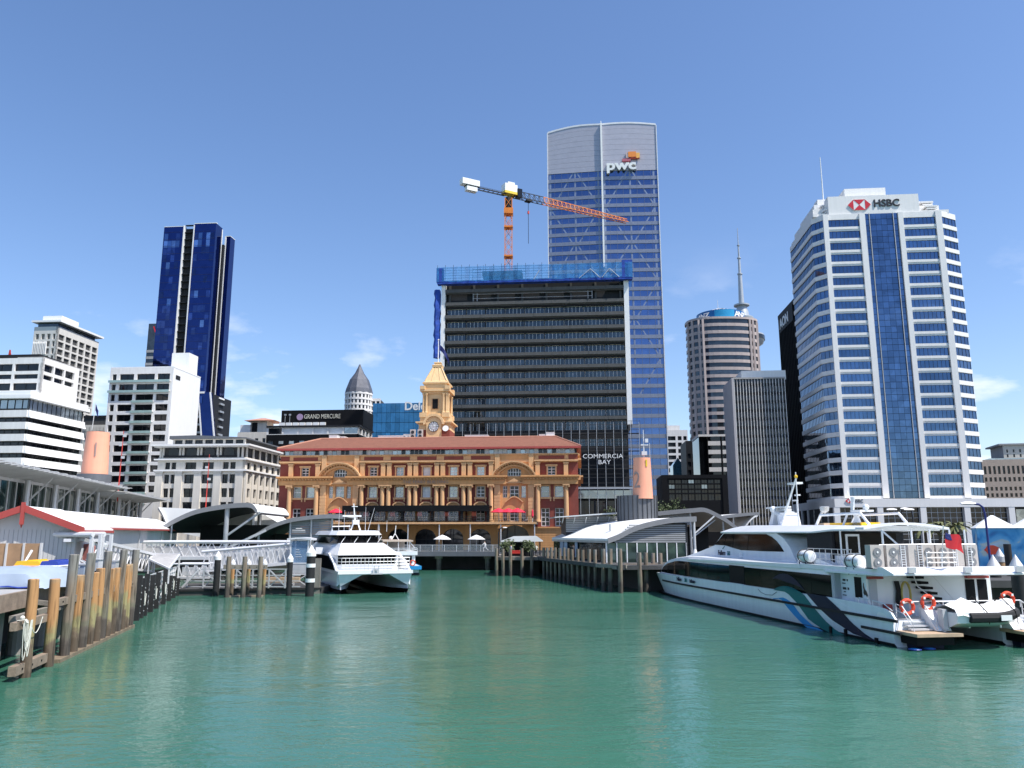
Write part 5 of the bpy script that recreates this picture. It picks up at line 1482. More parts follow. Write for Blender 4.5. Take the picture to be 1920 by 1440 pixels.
# K: blue glass block with white letters
SK = 262.0
t, w_, z_ = block('blue_glass_block', 'blue mirror glass block with white letters partly behind the clock tower', 697, 800, 755, SK)
MB().box(.1, w_, .2, 16, 0, z_-.1).build('core', M['dark_steel'], t)
nx, nz_ = 12, 14
gk = MB().box(.03, w_/nx-.03, 0, .15, .03, 3.2).mesh('curtain_pane', M['glass_teal'])
for i in range(nx):
    for k in range(int(z_/3.3)): link('curtain_pane', gk, t, Matrix.Translation((i*w_/nx, 0, z_-3.3*(k+1))))
text('sign_lettering', 'Deloitte', 4.0, M['letter_white'], t, Tm((at(757, 762, SK).x-at(697, 762, SK).x), -.1, zat(763, SK)-GZ), .08, align='LEFT', offset=.07, sx=.95)
# ------------------------------------------------------------------ timber pier along the left side
A0 = on(46, 1270); A1 = on(243, 1177)
pdir = (A1-A0).normalized(); pth = math.atan2(-pdir.x, pdir.y)
def along(u, v):
    """distance along the pier face at which bearing (u,v) crosses it"""
    r = bearing(u, v); k = r.x/r.y
    return (k*A0.y-A0.x)/(pdir.x-k*pdir.y)
PT_ = Matrix.Translation((A0.x, A0.y, 0)) @ Matrix.Rotation(pth, 4, 'Z')       # local: x to the water, y along the face
def pier(x, y, z=0): return PT_ @ Vector((x, y, z))
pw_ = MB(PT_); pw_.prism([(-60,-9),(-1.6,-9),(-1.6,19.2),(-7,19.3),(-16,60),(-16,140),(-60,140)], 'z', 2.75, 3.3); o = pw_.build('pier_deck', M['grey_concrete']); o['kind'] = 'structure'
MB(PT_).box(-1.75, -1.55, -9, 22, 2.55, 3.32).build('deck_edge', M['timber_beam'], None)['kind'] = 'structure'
o = MB(PT_).prism([(-60,-9),(-5,-9),(-5,19),(-8,20),(-17,60),(-17,140),(-60,140)], 'z', -2, 2.75).build('shade_sea_wall', M['dark_concrete']); o['kind'] = 'structure'  # sea wall set back under the deck; dark colour stands in for shade
tops = [(46,1270,0),(88,1262,0),(117,1255,1),(134,1240,0),(151,1232,1),(165,1225,0),(177,1219,0),(188,1213,1),(197,1207,0),(207,1201,0),(217,1195,1),(225,1189,0),(233,1183,0),(242,1178,1)]
rp_ = random.Random(5)
pile_pos = []
wordn = ['first', 'second', 'third', 'fourth', 'fifth', 'sixth', 'seventh', 'eighth', 'ninth', 'tenth', 'eleventh', 'twelfth', 'thirteenth', 'fourteenth']
for i, (u, v, tall) in enumerate(tops):
    y = along(u, v); r = .21+.03*rp_.random(); zt_ = (5.02 if tall else 3.98)+rp_.uniform(-.1, .1)
    mb = MB(); rings = []
    for k in range(9):
        z = -1.5+(zt_+1.5)*k/8; rr2 = r*(1.02-.05*k/8)
        rings.append([(rr2*(1+.04*math.sin(3*a+k+i))*math.cos(a)+.012*math.sin(k*1.7+i), rr2*(1+.04*math.sin(3*a+k+i))*math.sin(a), z) for a in [2*PI*j/14 for j in range(14)]])
    rings.append([(x*.86, y_*.86, zt_+.03) for x, y_, z in rings[-1]])
    mb.loft(rings)
    o = mb.build('timber_pile', M['pile_grey'] if tall else M['pile'], None, True)
    p = pier(0 if i != 0 else 0, y); o.location = (p.x, p.y, 0)
    o.rotation_euler = (rp_.uniform(-.012, .012), rp_.uniform(-.012, .012), rp_.uniform(0, 6))
    tag(o, ('tall grey weathered' if tall else 'short rust and algae stained')+' timber pile, %s from the near end of the fender wall' % wordn[i], 'pile', 'timber piles of the fender wall')
    pile_pos.append(y)
def beam(name, label, p, q, w, h, m='timber_beam', bolts=0, cat='beam'):
    t = thing(name, label, cat, tuple(p))
    d = Vector(q)-Vector(p)
    MB().bar((0,0,0), tuple(d), w, h).build('timber', M[m], t)
    if bolts:
        nrm = Vector((d.y, -d.x, 0)).normalized()
        mb = MB().cyl(nrm*(w/2-.01), nrm*(w/2+.03), .045, n=8); me = mb.mesh('bolt', M['black'])
        for i in range(bolts): link('bolt', me, t, Matrix.Translation(d*((i+.6)/bolts)))
    return t
y1, y2 = pile_pos[0], pile_pos[1]
beam('fender_beam', 'thick timber beam with bolt holes across the two nearest piles', pier(-.28, y1-1.15, 2.18), pier(-.28, y2+.75, 2.18), .24, .34, bolts=4)
beam('fender_beam', 'squared timber beam just above the water at the two nearest piles', pier(-.12, y1-1.2, .42), pier(-.12, y2+.55, .42), .3, .4, bolts=4)
beam('fender_beam', 'long weathered timber waler behind the row of fender piles', pier(-.1, y2+.4, 2.78), pier(-.1, pile_pos[-1]+.3, 2.78), .26, .34, bolts=12)
beam('fender_beam', 'low timber sill along the waterline of the fender piles', pier(-.1, y2+.9, .06), pier(-.1, pile_pos[-1]+.4, .06), .7, .22, 'timber')
beam('fender_beam', 'rear timber waler under the pier deck behind the fender piles', pier(-1.0, y1+.8, 2.3), pier(-1.0, pile_pos[-1]+.3, 2.3), .25, .3, 'timber_grey')
# cross blocks from the fender wall to the deck, and the pier's own piles
for i, y in enumerate(pile_pos[2::3]):
    o = MB(PT_).bar((-.25, y+.3, 2.5), (-1.7, y+.3, 2.7), .22).build('cross_strut', M['timber_grey'])
    tag(o, 'short timber strut tying the fender wall to the deck, %s from the near end' % wordn[i], 'strut', 'struts behind the fender wall')
sp_ = MB().cyl((0,0,-1.5),(0,0,2.75), .42, n=14).mesh('steel_pile', mat('concrete_pile', (.30,.28,.26), .8, var=.3, streak=.4))
for i in range(8):
    p = pier(-2.9, -2.2+i*3.2); o = link('support_pile', sp_); o.location = (p.x, p.y, 0)
    tag(o, 'round concrete support pile under the pier deck, %s from the near end' % wordn[i], 'pile', 'support piles under the pier')
# mooring rope looped round the nearest pile
rpz = thing('mooring_rope', 'white rope hitched round the beam and hanging in loops by the nearest pile', 'rope', tuple(pier(.1, y1-.75, 2.2)))
rpz.rotation_euler = (0, 0, pth)
def hang(p, q, sag, n=14): return [Vector(p).lerp(Vector(q), i/n)+Vector((0, 0, -sag*4*(i/n)*(1-i/n))) for i in range(n+1)]
mb = MB()
for k in range(4):
    mb.tube(hang((-.05+.03*k, -.12+.06*k, .2), (.12, .12+.06*k, .2), .9+.13*k+.2*(k % 2)), .018)
mb.tube(hang((.1, .2, .1), (.28, 1.0, .25), .55), .018); mb.tube(hang((-.05, -.2, .1), (.05, .15, -.2), 1.35), .018)
for k in range(3): mb.tube([(-.36+.02*k,-.1+.09*k,-.15),(-.34,-.1+.09*k,.2),(-.05,-.1+.09*k,.24),(.05,-.1+.09*k,.1)], .02)
mb.build('rope_strands', M['rope'], rpz, True)
mb = MB().sphere((-.2, .05, .3), .1); mb.build('rope_knot', M['rope'], rpz)

# covered boat, dinghies and hoarding on the deck
def deck_pt(u, v, Y): return at(u, v, Y)
cb = thing('covered_boat', 'boat under a pale blue wrinkled tarpaulin on the pier deck', 'boat', (-27.4, 42.3, 3.3), PI/2+.06)
cb.rotation_euler = (0, 0, -PI/2+.06)
mb = MB(); n = 26; rings = []
for i in range(n+1):
    y = -9+i*13.2/n; k = min(1, (13.2*(1-i/n))/.8)
    wv = .07*math.sin(i*1.9)+.05*math.sin(i*3.1)
    rings.append([(-2.6,y,.02),(-2.2,y,.75*k+wv),(-.2,y,1.02*k+.5*wv),(1.7,y,.86*k-wv*.5),(2.15+wv,y,.72*k),(2.3+.8*wv,y,.35*k),(2.35-.6*wv,y,.06)])
mb.loft(rings, closed=False); mb.build('tarpaulin', M['tarp'], cb, True)
mb = MB(); mb.tube([(2.37+.02*math.sin(i), -9+i*13/n, .1+.04*math.sin(i*2)) for i in range(n+1)], .04); mb.build('tarp_hem', M['blue_plastic'], cb)
def dinghy(lab, p, c, W_d, L_d=2.4):
    t = thing('upturned_dinghy', lab, 'dinghy', tuple(p), .05)
    rings = []
    for i in range(9):
        f = i/8; w = W_d/2*(1-.75*max(0, f-.55)**1.6/.28); y = f*L_d
        rings.append([(-w,y,0),(-w*.97,y,.13),(-w*.82,y,.30),(w*.82,y,.30),(w*.97,y,.13),(w,y,0)])
    MB().loft(rings).build('hull', M[c], t, True)
    MB().tube([(r[0][0]*1.02, r[0][1], .03) for r in rings]+[(r[5][0]*1.02, r[5][1], .03) for r in rings[::-1]], .05, 6, closed=True).build('gunwale', M['coral'] if c == 'yellow_plastic' else M['letter_white'], t)
    MB().box(-.05, .05, 0, L_d*.8, .30, .36).build('keel', M[c], t)
p = at(51, 1060, 44.5); dinghy('yellow upturned dinghy on the trestle above the covered boat', (p.x, 44.5, 4.2), 'yellow_plastic', 1.4)
p = at(92, 1060, 44.5); dinghy('dark blue upturned dinghy next to the yellow one', (p.x, 44.5, 4.2), 'blue_plastic', 1.0)
rk = thing('boat_trestle', 'grey trestle rack under the two upturned dinghies on the pier', 'rack', (at(68, 1058, 45).x, 45.0, 3.3), 0)
for x in (-1.6, .3, 1.9): MB().bar((x,0,0),(x,0,.86), .09).build('leg', M['galv'], rk)
MB().bar((-1.9,-.3,.86),(2.2,-.3,.86), .08).build('rail', M['galv'], rk); MB().bar((-1.9,.4,.86),(2.2,.4,.86), .08).build('rail', M['galv'], rk)
hd = thing('hoarding', 'brown plywood hoarding with pale battens below the gabled shed', 'hoarding', (at(0, 1040, 54).x-3, 54.0, 3.3), .03)
Wh = at(73, 1040, 54).x-at(0, 1040, 54).x+3
pn_ = MB().box(.04, Wh/5-.04, 0, .06, 0, zat(1019, 54)-3.3).mesh('panel', M['ply']); bt = MB().box(-.06, .06, -.08, .1, 0, zat(1018, 54)-3.3).mesh('batten', M['shed_wall'])
for i in range(5): link('panel', pn_, hd, Matrix.Translation((i*Wh/5, 0, 0))); link('batten', bt, hd, Matrix.Translation((i*Wh/5+Wh/5, 0, 0)))
o = MB().bar((at(41, 1056, 53).x, 52.6, 3.3), (at(50, 1030, 53).x, 53.6, 4.9), .1).build('prop_strut', M['white_paint']); tag(o, 'white slanted prop leaning on the plywood hoarding', 'prop')

# gabled shed with red bargeboards
GA = at(46.4, 951, 58.5)
sh = thing('gabled_shed', 'long grey weatherboard shed with white roof and red bargeboards', 'shed', (GA.x, GA.y, 3.3), rad(14.4))
zap, zev = GA.z-3.3, 6.42-3.3
hwS, L1 = 3.7, 9.0
MB().prism([(-hwS+.25,0),(hwS-.25,0),(hwS-.25,zev-.1),(0,zap-.25),(-hwS+.25,zev-.1)], 'y', .5, L1).build('gable_body', M['shed_wall'], sh)
def slope(x0, z0, x1, z1, ya, yb, th=.12): return MB().prism([(x0,z0),(x1,z1),(x1,z1+th),(x0,z0+th)], 'y', ya, yb)
ov = .45
k_ = (zap-zev)/hwS
for s in (-1, 1): slope(0, zap-.02, s*(hwS+ov), zev-ov*k_-.02, -.1, L1).build('roof_slope', M['roof_white'], sh)
for s in (-1, 1):
    slope(0, zap-.32, s*(hwS+ov), zev-ov*k_-.32, -.35, -.12, .5).build('bargeboard', M['gutter_red'], sh)
    MB().box(s*(hwS+ov)-.08, s*(hwS+ov)+.08, -.12, L1, zev-ov*k_-.22, zev-ov*k_-.02).build('gutter', M['gutter_red'], sh)
mb = MB().box(-.12, .12, -.42, -.2, zap-1.25, zap+.35); mb.cyl((0,-.3,zap-1.25),(0,-.3,zap-1.5), .1, .02, 6); mb.build('finial', M['gutter_red'], sh)
hw2, L2 = 3.0, 47.0
zap2 = zap-.05; zev2 = zap2-hw2*k_
x2 = -.35
MB().prism([(x2-hw2+.2,0),(x2+hw2-.2,0),(x2+hw2-.2,zev2-.05),(x2,zap2-.2),(x2-hw2+.2,zev2-.05)], 'y', L1+.1, L1+L2).build('long_body', M['shed_wall'], sh)
for s in (-1, 1):
    slope(x2, zap2-.02, x2+s*(hw2+.35), zev2-.35*k_-.02, L1, L1+L2+.2).build('roof_slope', M['roof_white'], sh)
    MB().box(x2+s*(hw2+.35)-.07, x2+s*(hw2+.35)+.07, L1, L1+L2+.2, zev2-.35*k_-.2, zev2-.35*k_-.02).build('gutter', M['gutter_red'], sh)
slope(x2, zap2-.3, x2+hw2+.35, zev2-.35*k_-.3, L1-.02, L1+.1, .42).build('bargeboard', M['gutter_red'], sh)
for y in (3, 20, 34, 48): MB().cyl((x2+hw2-.05,L1+y,0),(x2+hw2-.05,L1+y,zev2-.3), .05, n=6).build('downpipe', M['shed_wall'], sh)
ves = MB()
for i in range(24): ves.box(-hwS+.3+i*.3, -hwS+.315+i*.3, .48, .5, 0, zev-.15)
ves.build('weatherboard_joint', M['grey_concrete'], sh)

# ferry terminal with long louvred canopy
T0_ = at(0, 862, 76.0); zc0 = T0_.z
r = bearing(323, 932); Yf = (zc0-EYE)/(r.z/r.y); T1_ = at(323, 932, Yf)
td = Vector((T1_.x-T0_.x, T1_.y-T0_.y, 0)); TL = td.length; td.normalize()
tm = thing('ferry_terminal', 'long glazed ferry terminal under a thin grey louvred canopy', 'building', (T0_.x, T0_.y, 3.3), math.atan2(-td.x, td.y))
zc = zc0-3.3
cuts = [-14, TL*.62, TL]
mb = MB().box(-24, -5.5, -14, TL*.97, 0, zc-.8); mb.build('core', M['dark_concrete'], tm)
for i, (a, b) in enumerate(zip(cuts[:-1], cuts[1:])):
    e = 0 if i == 0 else -.6
    MB().prism([(-26, zc+1.6+e), (-.6, zc-.05+e), (-.6, zc+.12+e), (-26, zc+1.9+e)], 'y', a, b-.3).build('canopy_roof', M['roof_light'], tm)
    rib = MB().prism([(-5.4, zc-.75+e), (0, zc-.12+e), (0, zc+.02+e), (-5.4, zc+.1+e)], 'y', 0, .1).mesh('canopy_rib', M['roof_light'])
    n = int((b-a)/1.5)
    for k in range(n): link('canopy_rib', rib, tm, Matrix.Translation((0, a+k*(b-a)/n, 0)))
    lou = MB().box(-.75, .15, .05, .95, zc-.1+e, zc-.03+e).mesh('canopy_louvre', M['galv'])
    n2 = int((b-a)/1.5)
    for k in range(n2): link('canopy_louvre', lou, tm, Matrix.Translation((0, a+k*(b-a)/n2, .06*(k % 2))))
colT = MB().cyl((0,0,0),(0,0,zc-.7), .32, n=10).mesh('column', M['galv']); brc = MB().bar((0,0,zc-3.4),(2.6,0,zc-.4), .16).mesh('column_brace', M['galv'])
cpos = []
def along2(u, v, xo=-5.0):
    r = bearing(u, v); k = r.x/r.y; c_, s_ = td.y, td.x
    ox_ = T0_.x+xo*td.y; oy_ = T0_.y-xo*td.x
    return (k*oy_-ox_)/(td.x-k*td.y)
for u in (51, 103.6, 147, 184, 225, 243.5, 266):
    y = along2(u, 920, -4.6); cpos.append(y)
    link('column', colT, tm, Matrix.Translation((-4.6, y, 0))); link('column_brace', brc, tm, Matrix.Translation((-4.6, y, 0)))
gt_ = MB().box(-.05, 0, .04, 1.16, 0, zc-1.0).mesh('glass_panel', M['glass_green']); mu_ = MB().box(-.02, .09, -.05, .05, 0, zc-1.0).mesh('mullion', M['alu_white'])
ng = int((TL*.97+14)/1.2)
for k in range(ng):
    link('glass_panel', gt_, tm, Matrix.Translation((-5.4, -14+k*1.2, 0)))
    if k % 2 == 0: link('mullion', mu_, tm, Matrix.Translation((-5.36, -14+k*1.2, 0)))
MB().box(-5.5, -5.2, -14, TL*.97, zc-1.0, zc-.55).build('head_beam', M['galv'], tm); MB().box(-5.5, -5.25, -14, TL*.97, 1.9, 2.1).build('transom', M['galv'], tm)
# coral funnel of the terminal
def funnel(name, label, u0, u1, vt, vb, Y, digit, zroof):
    c = at((u0+u1)/2, vb, Y); rb_ = (u1-u0)/2/FPX*Y*1.02; zt_, zb_ = zat(vt, Y), zat(vb, Y)
    t = thing(name, label, 'funnel', (c.x, Y, zroof))
    hb_, ht_ = zb_-zroof, zt_-zroof
    sx = (at((u0+u1)/2, vt, Y).x-c.x)*0
    MB().lathe([(rb_,hb_-.3),(rb_*.98,hb_),(rb_*.84,ht_-.15),(rb_*.84,ht_),(rb_*.74,ht_),(rb_*.74,ht_-.5)], n=36).build('stack', M['coral'], t, True)
    return t, rb_, hb_, ht_
t, rb_, hb_, ht_ = funnel('coral_funnel', 'coral painted funnel with a number one on the terminal roof', 154, 200, 811, 890, 118, '1', zc0+.4)
MB().lathe([(rb_*1.25,0),(rb_*1.25,hb_),(rb_*1.0,hb_+.02)], n=32).build('base_drum', M['slate_panel'], t, True)
text('number', '1', 3.0, M['letter_grey'], t, Matrix.Rotation(rad(22), 4, 'Z') @ Tm(0, -rb_*.93-.04, hb_+(ht_-hb_)*.55), .04, sx=.6)
def red_mast(u, vt, vb, Y, lab):
    c = at(u, vb, Y); t = thing('lighting_mast', lab, 'mast', (c.x, Y, c.z)); hh = zat(vt, Y)-c.z
    MB().cyl((0,0,0),(0,0,hh), .11, .05, 6).build('pole', M['red_paint'], t)
    for k, f in enumerate((.93, .8, .62)): MB().box((-.5 if k % 2 else .05), (-.05 if k % 2 else .5), -.25, .1, hh*f-.2, hh*f+.2).build('floodlight', M['galv'], t)
    return t
red_mast(220, 808, 940, 132, 'red mast with floodlights in front of the apartment block')
red_mast(384, 852, 975, 140, 'red mast with floodlights in front of the classical block')

# curved shelters beside the terminal
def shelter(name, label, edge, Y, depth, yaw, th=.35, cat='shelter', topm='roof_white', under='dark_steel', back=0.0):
    o = at(edge[0][0], edge[0][1], Y)
    t = thing(name, label, cat, (o.x, Y, 3.0), rad(yaw))
    c, s = math.cos(rad(yaw)), math.sin(rad(yaw))
    pr = []
    for u, v in edge:
        r = bearing(u, v); k = r.x/r.y
        a = (k*Y-o.x)/(c-k*s); pr.append((a, EYE+(r.z/r.y)*(Y+a*s)-3.0))
    fine = []
    for i in range(len(pr)-1):      # catmull-rom through the surveyed points
        p0, p1, p2, p3 = pr[max(i-1, 0)], pr[i], pr[i+1], pr[min(i+2, len(pr)-1)]
        for j in range(4):
            q = j/4; f = lambda a, b, c_, d: .5*((2*b)+(-a+c_)*q+(2*a-5*b+4*c_-d)*q*q+(-a+3*b-3*c_+d)*q**3)
            fine.append((f(p0[0],p1[0],p2[0],p3[0]), f(p0[1],p1[1],p2[1],p3[1])))
    fine.append(pr[-1])
    MB().strip(fine, [(a, z-th*.45) for a, z in fine], 'y', .12, depth).build('roof_skin', M[topm], t, True)
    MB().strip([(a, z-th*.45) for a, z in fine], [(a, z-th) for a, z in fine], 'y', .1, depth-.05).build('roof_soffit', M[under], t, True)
    MB().strip([(a, z+.05) for a, z in fine], [(a, z-th-.05) for a, z in fine], 'y', 0, .12).build('edge_fascia', M['fascia_grey'], t, True)
    return t, fine
def zlin(f, a):
    for (x0, z0), (x1, z1) in zip(f[:-1], f[1:]):
        if x0 <= a <= x1: return z0+(z1-z0)*(a-x0)/max(x1-x0, 1e-6)
    return f[-1][1]
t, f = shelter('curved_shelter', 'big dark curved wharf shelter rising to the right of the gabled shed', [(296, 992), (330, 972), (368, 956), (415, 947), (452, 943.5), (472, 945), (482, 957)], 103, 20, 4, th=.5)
xa, xb = f[0][0], f[-1][0]
for fr, yy in ((.12, .6), (.68, .6), (.12, 18), (.68, 18)):
    a = xa+(xb-xa)*fr; MB().cyl((a,yy,0),(a,yy,zlin(f, a)-.4), .3 if fr > .5 else .14, n=10).build('post', M['steel'], t)
a = xa+(xb-xa)*.68
MB().bar((a,.6,2.6),(a+4.2,.6,zlin(f, a+3.6)-.7), .25).build('raking_strut', M['steel'], t); MB().bar((a,.6,1.0),(a+4.6,2.6,3.4), .3).build('raking_strut', M['steel'], t)
MB().box(xa+1, xb-.5, 14, 14.3, 0, 4.2).build('shade_back_wall', M['charcoal'], t)  # near-black colour stands in for the shade inside the shelter
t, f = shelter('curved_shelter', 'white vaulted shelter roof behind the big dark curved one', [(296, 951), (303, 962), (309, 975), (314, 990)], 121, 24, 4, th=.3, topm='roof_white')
MB().prism([(f[0][0], f[0][1])]+[(q[0]+.01, q[1]-.3) for q in f]+[(f[0][0]+14, f[-1][1]-3), (f[0][0]+14, f[0][1]-.6)], 'y', .4, 23).build('vault', M['roof_white'], t)
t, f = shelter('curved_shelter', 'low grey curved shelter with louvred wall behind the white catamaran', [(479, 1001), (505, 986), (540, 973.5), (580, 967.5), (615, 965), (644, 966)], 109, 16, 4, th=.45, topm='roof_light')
xa, xb = f[0][0], f[-1][0]
for fr in (.02, .38, .62, .86): a = xa+(xb-xa)*fr; MB().cyl((a,.8,0),(a,.8,zlin(f, a)-.35), .16, n=8).build('post', M['steel'], t)
for k in range(13):
    z = 2.0+k*.24
    MB().box(xa+(xb-xa)*.38, xa+(xb-xa)*.84, .9, 1.05, z, z+.2).build('louvre', M['louvre_grey'], t)
MB().box(xa+1, xb-.6, 8, 8.3, 0, 2.9).build('shade_back_wall', M['charcoal'], t)  # wall coloured near black to imitate interior shade
wr = thing('white_roof', 'low white pitched roof between the two curved shelters', 'roof', (at(470, 985, 124).x, 124.0, 3.0), rad(4))
w_ = at(545, 985, 124).x-at(470, 985, 124).x
MB().prism([(0, zat(985, 124)-3), (0, zat(985, 124)-3.3), (w_, zat(996, 124)-3.3), (w_, zat(994, 124)-3), (w_*.35, zat(966, 124)-3), (0, zat(966, 124)-3)], 'y', 0, 12).build('roof_skin', M['roof_white'], wr)
for x in (.3, w_*.5, w_-.3): MB().cyl((x,.6,0),(x,.6,zat(990, 124)-3.3), .12, n=6).build('post', M['steel'], wr)
# ------------------------------------------------------------------ pontoon, gangways and fender posts at the head of the left pier
pn0, pn1 = on(332, 1117), on(603, 1113)
po = MB(); po.prism([(pn0.x,pn0.y),(pn1.x,pn1.y),(pn1.x+.2,pn1.y+10),(pn0.x-3,pn0.y+10)], 'z', -.4, .62)
pt_ = po.build('floating_pontoon', M['dark_concrete']); tag(pt_, 'low dark floating pontoon under the white gangways', 'pontoon')
MB().bar((pn0.x,pn0.y-.06,.5),(pn1.x,pn1.y-.06,.5), .1, .2).build('rub_rail', M['black_rubber'], pt_)
def truss(name, label, p, q, h, m='alu_white', wdt=1.8, nseg=8, panel=True, chord=.24):
    """box truss gangway from p to q (deck level), h = side height"""
    p, q = Vector(p), Vector(q); t = thing(name, label, 'gangway', tuple(p)); d = q-p
    dn = Vector((d.x, d.y, 0)).normalized(); sd_ = Vector((-dn.y, dn.x, 0))*wdt/2
    MB().bar((0,0,0), tuple(d), wdt, .12).build('deck', M['grey_concrete'], t)
    for s in (-1, 1):
        o = sd_*s
        MB().cyl(o+Vector((0,0,h)), o+d+Vector((0,0,h)), chord*.5, n=8).build('top_chord', M[m], t); MB().bar(o, o+d, chord, chord).build('bottom_chord', M[m], t)
        mb = MB()
        for i in range(nseg):
            a, b = o+d*(i/nseg), o+d*((i+1)/nseg); c = (a+b)/2+Vector((0,0,h))
            mb.bar(a, c, .09); mb.bar(c, b, .09)
        mb.build('web_members', M[m], t)
    if panel:
        o = sd_*1.02; mb = MB(); mb.add([o+Vector((0,0,.05)), o+d+Vector((0,0,.05)), o+d+Vector((0,0,h*.72)), o+Vector((0,0,h*.72))], [(0,1,2,3)])
        mb.build('mesh_panel', M['galv'], t)
    return t
truss('gangway', 'long level white truss walkway above the pontoon', at(236, 1046, 91), at(541, 1046, 91), 1.75, nseg=9, wdt=2.2, chord=.36, panel=True)
truss('gangway', 'sloping white truss ramp climbing towards the glass lift tower', at(383, 1070, 85), at(541, 1056, 85), 1.95, nseg=8, wdt=2.0, chord=.3)
truss('gangway', 'lower white ramp stage with railings left of the black capped pile', at(332, 1082, 84), at(400, 1082, 84), 1.35, nseg=4, wdt=2.2, panel=True, chord=.2)
tr2 = thing('gangway_trestle', 'white braced steel frame carrying the gangways over the pontoon', 'frame', (pn0.x, pn0.y+1.5, .62))
mb = MB()
Ls = pn1.x-pn0.x
for i in range(7):
    x = Ls*(.02+.85*i/7); mb.bar((x,0,0),(x,0,1.9), .14)
    if i % 2 and i < 6: mb.bar((x,0,1.8),(x+Ls*.13,0,.1), .12); mb.bar((x,.1,.1),(x+Ls*.13,.1,1.8), .1)
for z in (.15, .7, 1.25, 1.85): mb.bar((0,0,z),(Ls*.86,0,z), .1)
mb.build('braced_members', M['galv'], tr2)
MB().bar((0,-.4,.1),(Ls*.12,-.4,1.9), .18).build('raking_strut', M['alu_white'], tr2)
MB().box(Ls*.55, Ls*.83, 1.0, 1.6, .5, 1.0).build('timber_packing', M['teak'], tr2)
# glass lift tower
gl = at(558, 1100, 84); gt = thing('lift_tower', 'glass sided lift tower with curved white cap beside the catamaran', 'tower', (gl.x, 84.0, .62))
gw_, gh_ = (574-542)/FPX*84, zat(1011, 84)-.62
for x in (-gw_/2, gw_/2):
    for y in (0, 1.8): MB().bar((x,y,0),(x,y,gh_), .13).build('corner_post', M['alu_white'], gt)
mb = MB(); n = 8
mb.strip([(-gw_/2-.35+(gw_+.7)*i/n, gh_+.12*math.sin(PI*i/n)+.08) for i in range(n+1)], [(-gw_/2-.35+(gw_+.7)*i/n, gh_+.12*math.sin(PI*i/n)-.1) for i in range(n+1)], 'y', -.3, 2.1); mb.build('curved_cap', M['alu_white'], gt)
MB().box(-gw_/2+.08, gw_/2-.08, -.04, .02, gh_*.5, gh_-.2).build('glass_panel', M['clear_blue'], gt)
MB().box(-gw_/2+.08, gw_/2-.08, -.03, .02, gh_*.28, gh_*.48).build('mesh_panel', M['galv'], gt)
mb = MB(); mb.bar((-gw_/2,0,gh_*.49),(gw_/2,0,gh_*.49), .12); mb.bar((-gw_/2,0,gh_*.26),(gw_/2,0,gh_*.26), .12); mb.bar((-gw_/2,0,.1),(gw_/2,0,gh_*.25), .08); mb.bar((gw_/2,0,.1),(-gw_/2,0,gh_*.25), .08)
for k in range(4): mb.box(-.35, .3-.1*k, -.06, -.045, gh_*(.62+.05*k), gh_*(.62+.05*k)+.05)
mb.build('cross_brace', M['alu_white'], gt)
# mooring piles
def capped(name, label, u, vb, vt, r, m, cap=True, bands=0, group=None, Y=None):
    b = on(u, vb, 0); t = thing(name, label, 'pile', (b.x, b.y, 0), group=group); h = zat(vt, b.y)
    MB().cyl((0,0,-1.2),(0,0,h), r, n=18).build('shaft', M[m], t, True)
    if cap: MB().lathe([(r*1.12,h-.35),(r*1.12,h),(.02,h+r*1.7)], n=18).build('cone_cap', M['white_paint'], t)
    for k in range(bands): MB().lathe([(r*1.02,0),(r*1.1,0),(r*1.1,.35),(r*1.02,.35)], (0,0,h*(.32+.34*k)), 18).build('white_band', M['white_paint'], t)
    return t
capped('mooring_pile', 'black pile with white cone cap left of the timber trio', 404, 1117, 1043, .30, 'black_rubber')
capped('mooring_pile', 'slim black pile with white cone cap between timber trio and lift tower', 541, 1117, 1047, .27, 'black_rubber')
capped('mooring_pile', 'thick black pile with two white bands beside the catamaran bow', 580, 1118, 1036, .42, 'black_rubber', bands=2)
for i, (u, nm) in enumerate(((427, 'left'), (457, 'middle'), (487, 'right'))):
    b = on(u-2, 1120, 0); o = MB().cyl((0,0,-1.2),(0,0,zat(1043.5, b.y)), .24, .22, 14).build('timber_pile', M['pile_grey'], None, True); o.location = (b.x, b.y, 0)
    tag(o, 'weathered timber pile in front of the pontoon, %s of the trio' % nm, 'pile', 'timber piles in front of the pontoon')
    b2 = on(u+5, 1117, 0); t = thing('capped_pile', 'pale pile with small white cone behind the %s pile of the timber trio' % nm, 'pile', (b2.x, b2.y+.2, 0))
    MB().cyl((0,0,-1.2),(0,0,zat(1056, b2.y)), .19, n=12).build('shaft', M['pile'], t); MB().lathe([(.24,zat(1056, b2.y)-.2),(.24,zat(1056, b2.y)),(.02,zat(1056, b2.y)+.4)], n=12).build('cone_cap', M['white_paint'], t)
a_, b_ = on(421, 1119), on(494, 1118)
beam('fender_beam', 'bleached timber beam joining the trio of piles', (a_.x-.3, a_.y+.05, zat(1063, a_.y)), (b_.x+.2, b_.y+.05, zat(1063, b_.y)), .3, .4, 'timber_grey', bolts=6)
beam('fender_beam', 'low submerged timber beam at the foot of the trio of piles', (a_.x, a_.y-.15, .05), (b_.x, b_.y-.15, .05), .35, .16, 'timber_beam')
b = on(596, 1113); o = MB().box(-.28, .28, -.15, .15, -1, zat(1047, b.y)).build('fender_plank', M['timber_grey']); o.location = (b.x-.1, b.y, 0); tag(o, 'upright timber fender plank between banded pile and catamaran', 'plank')
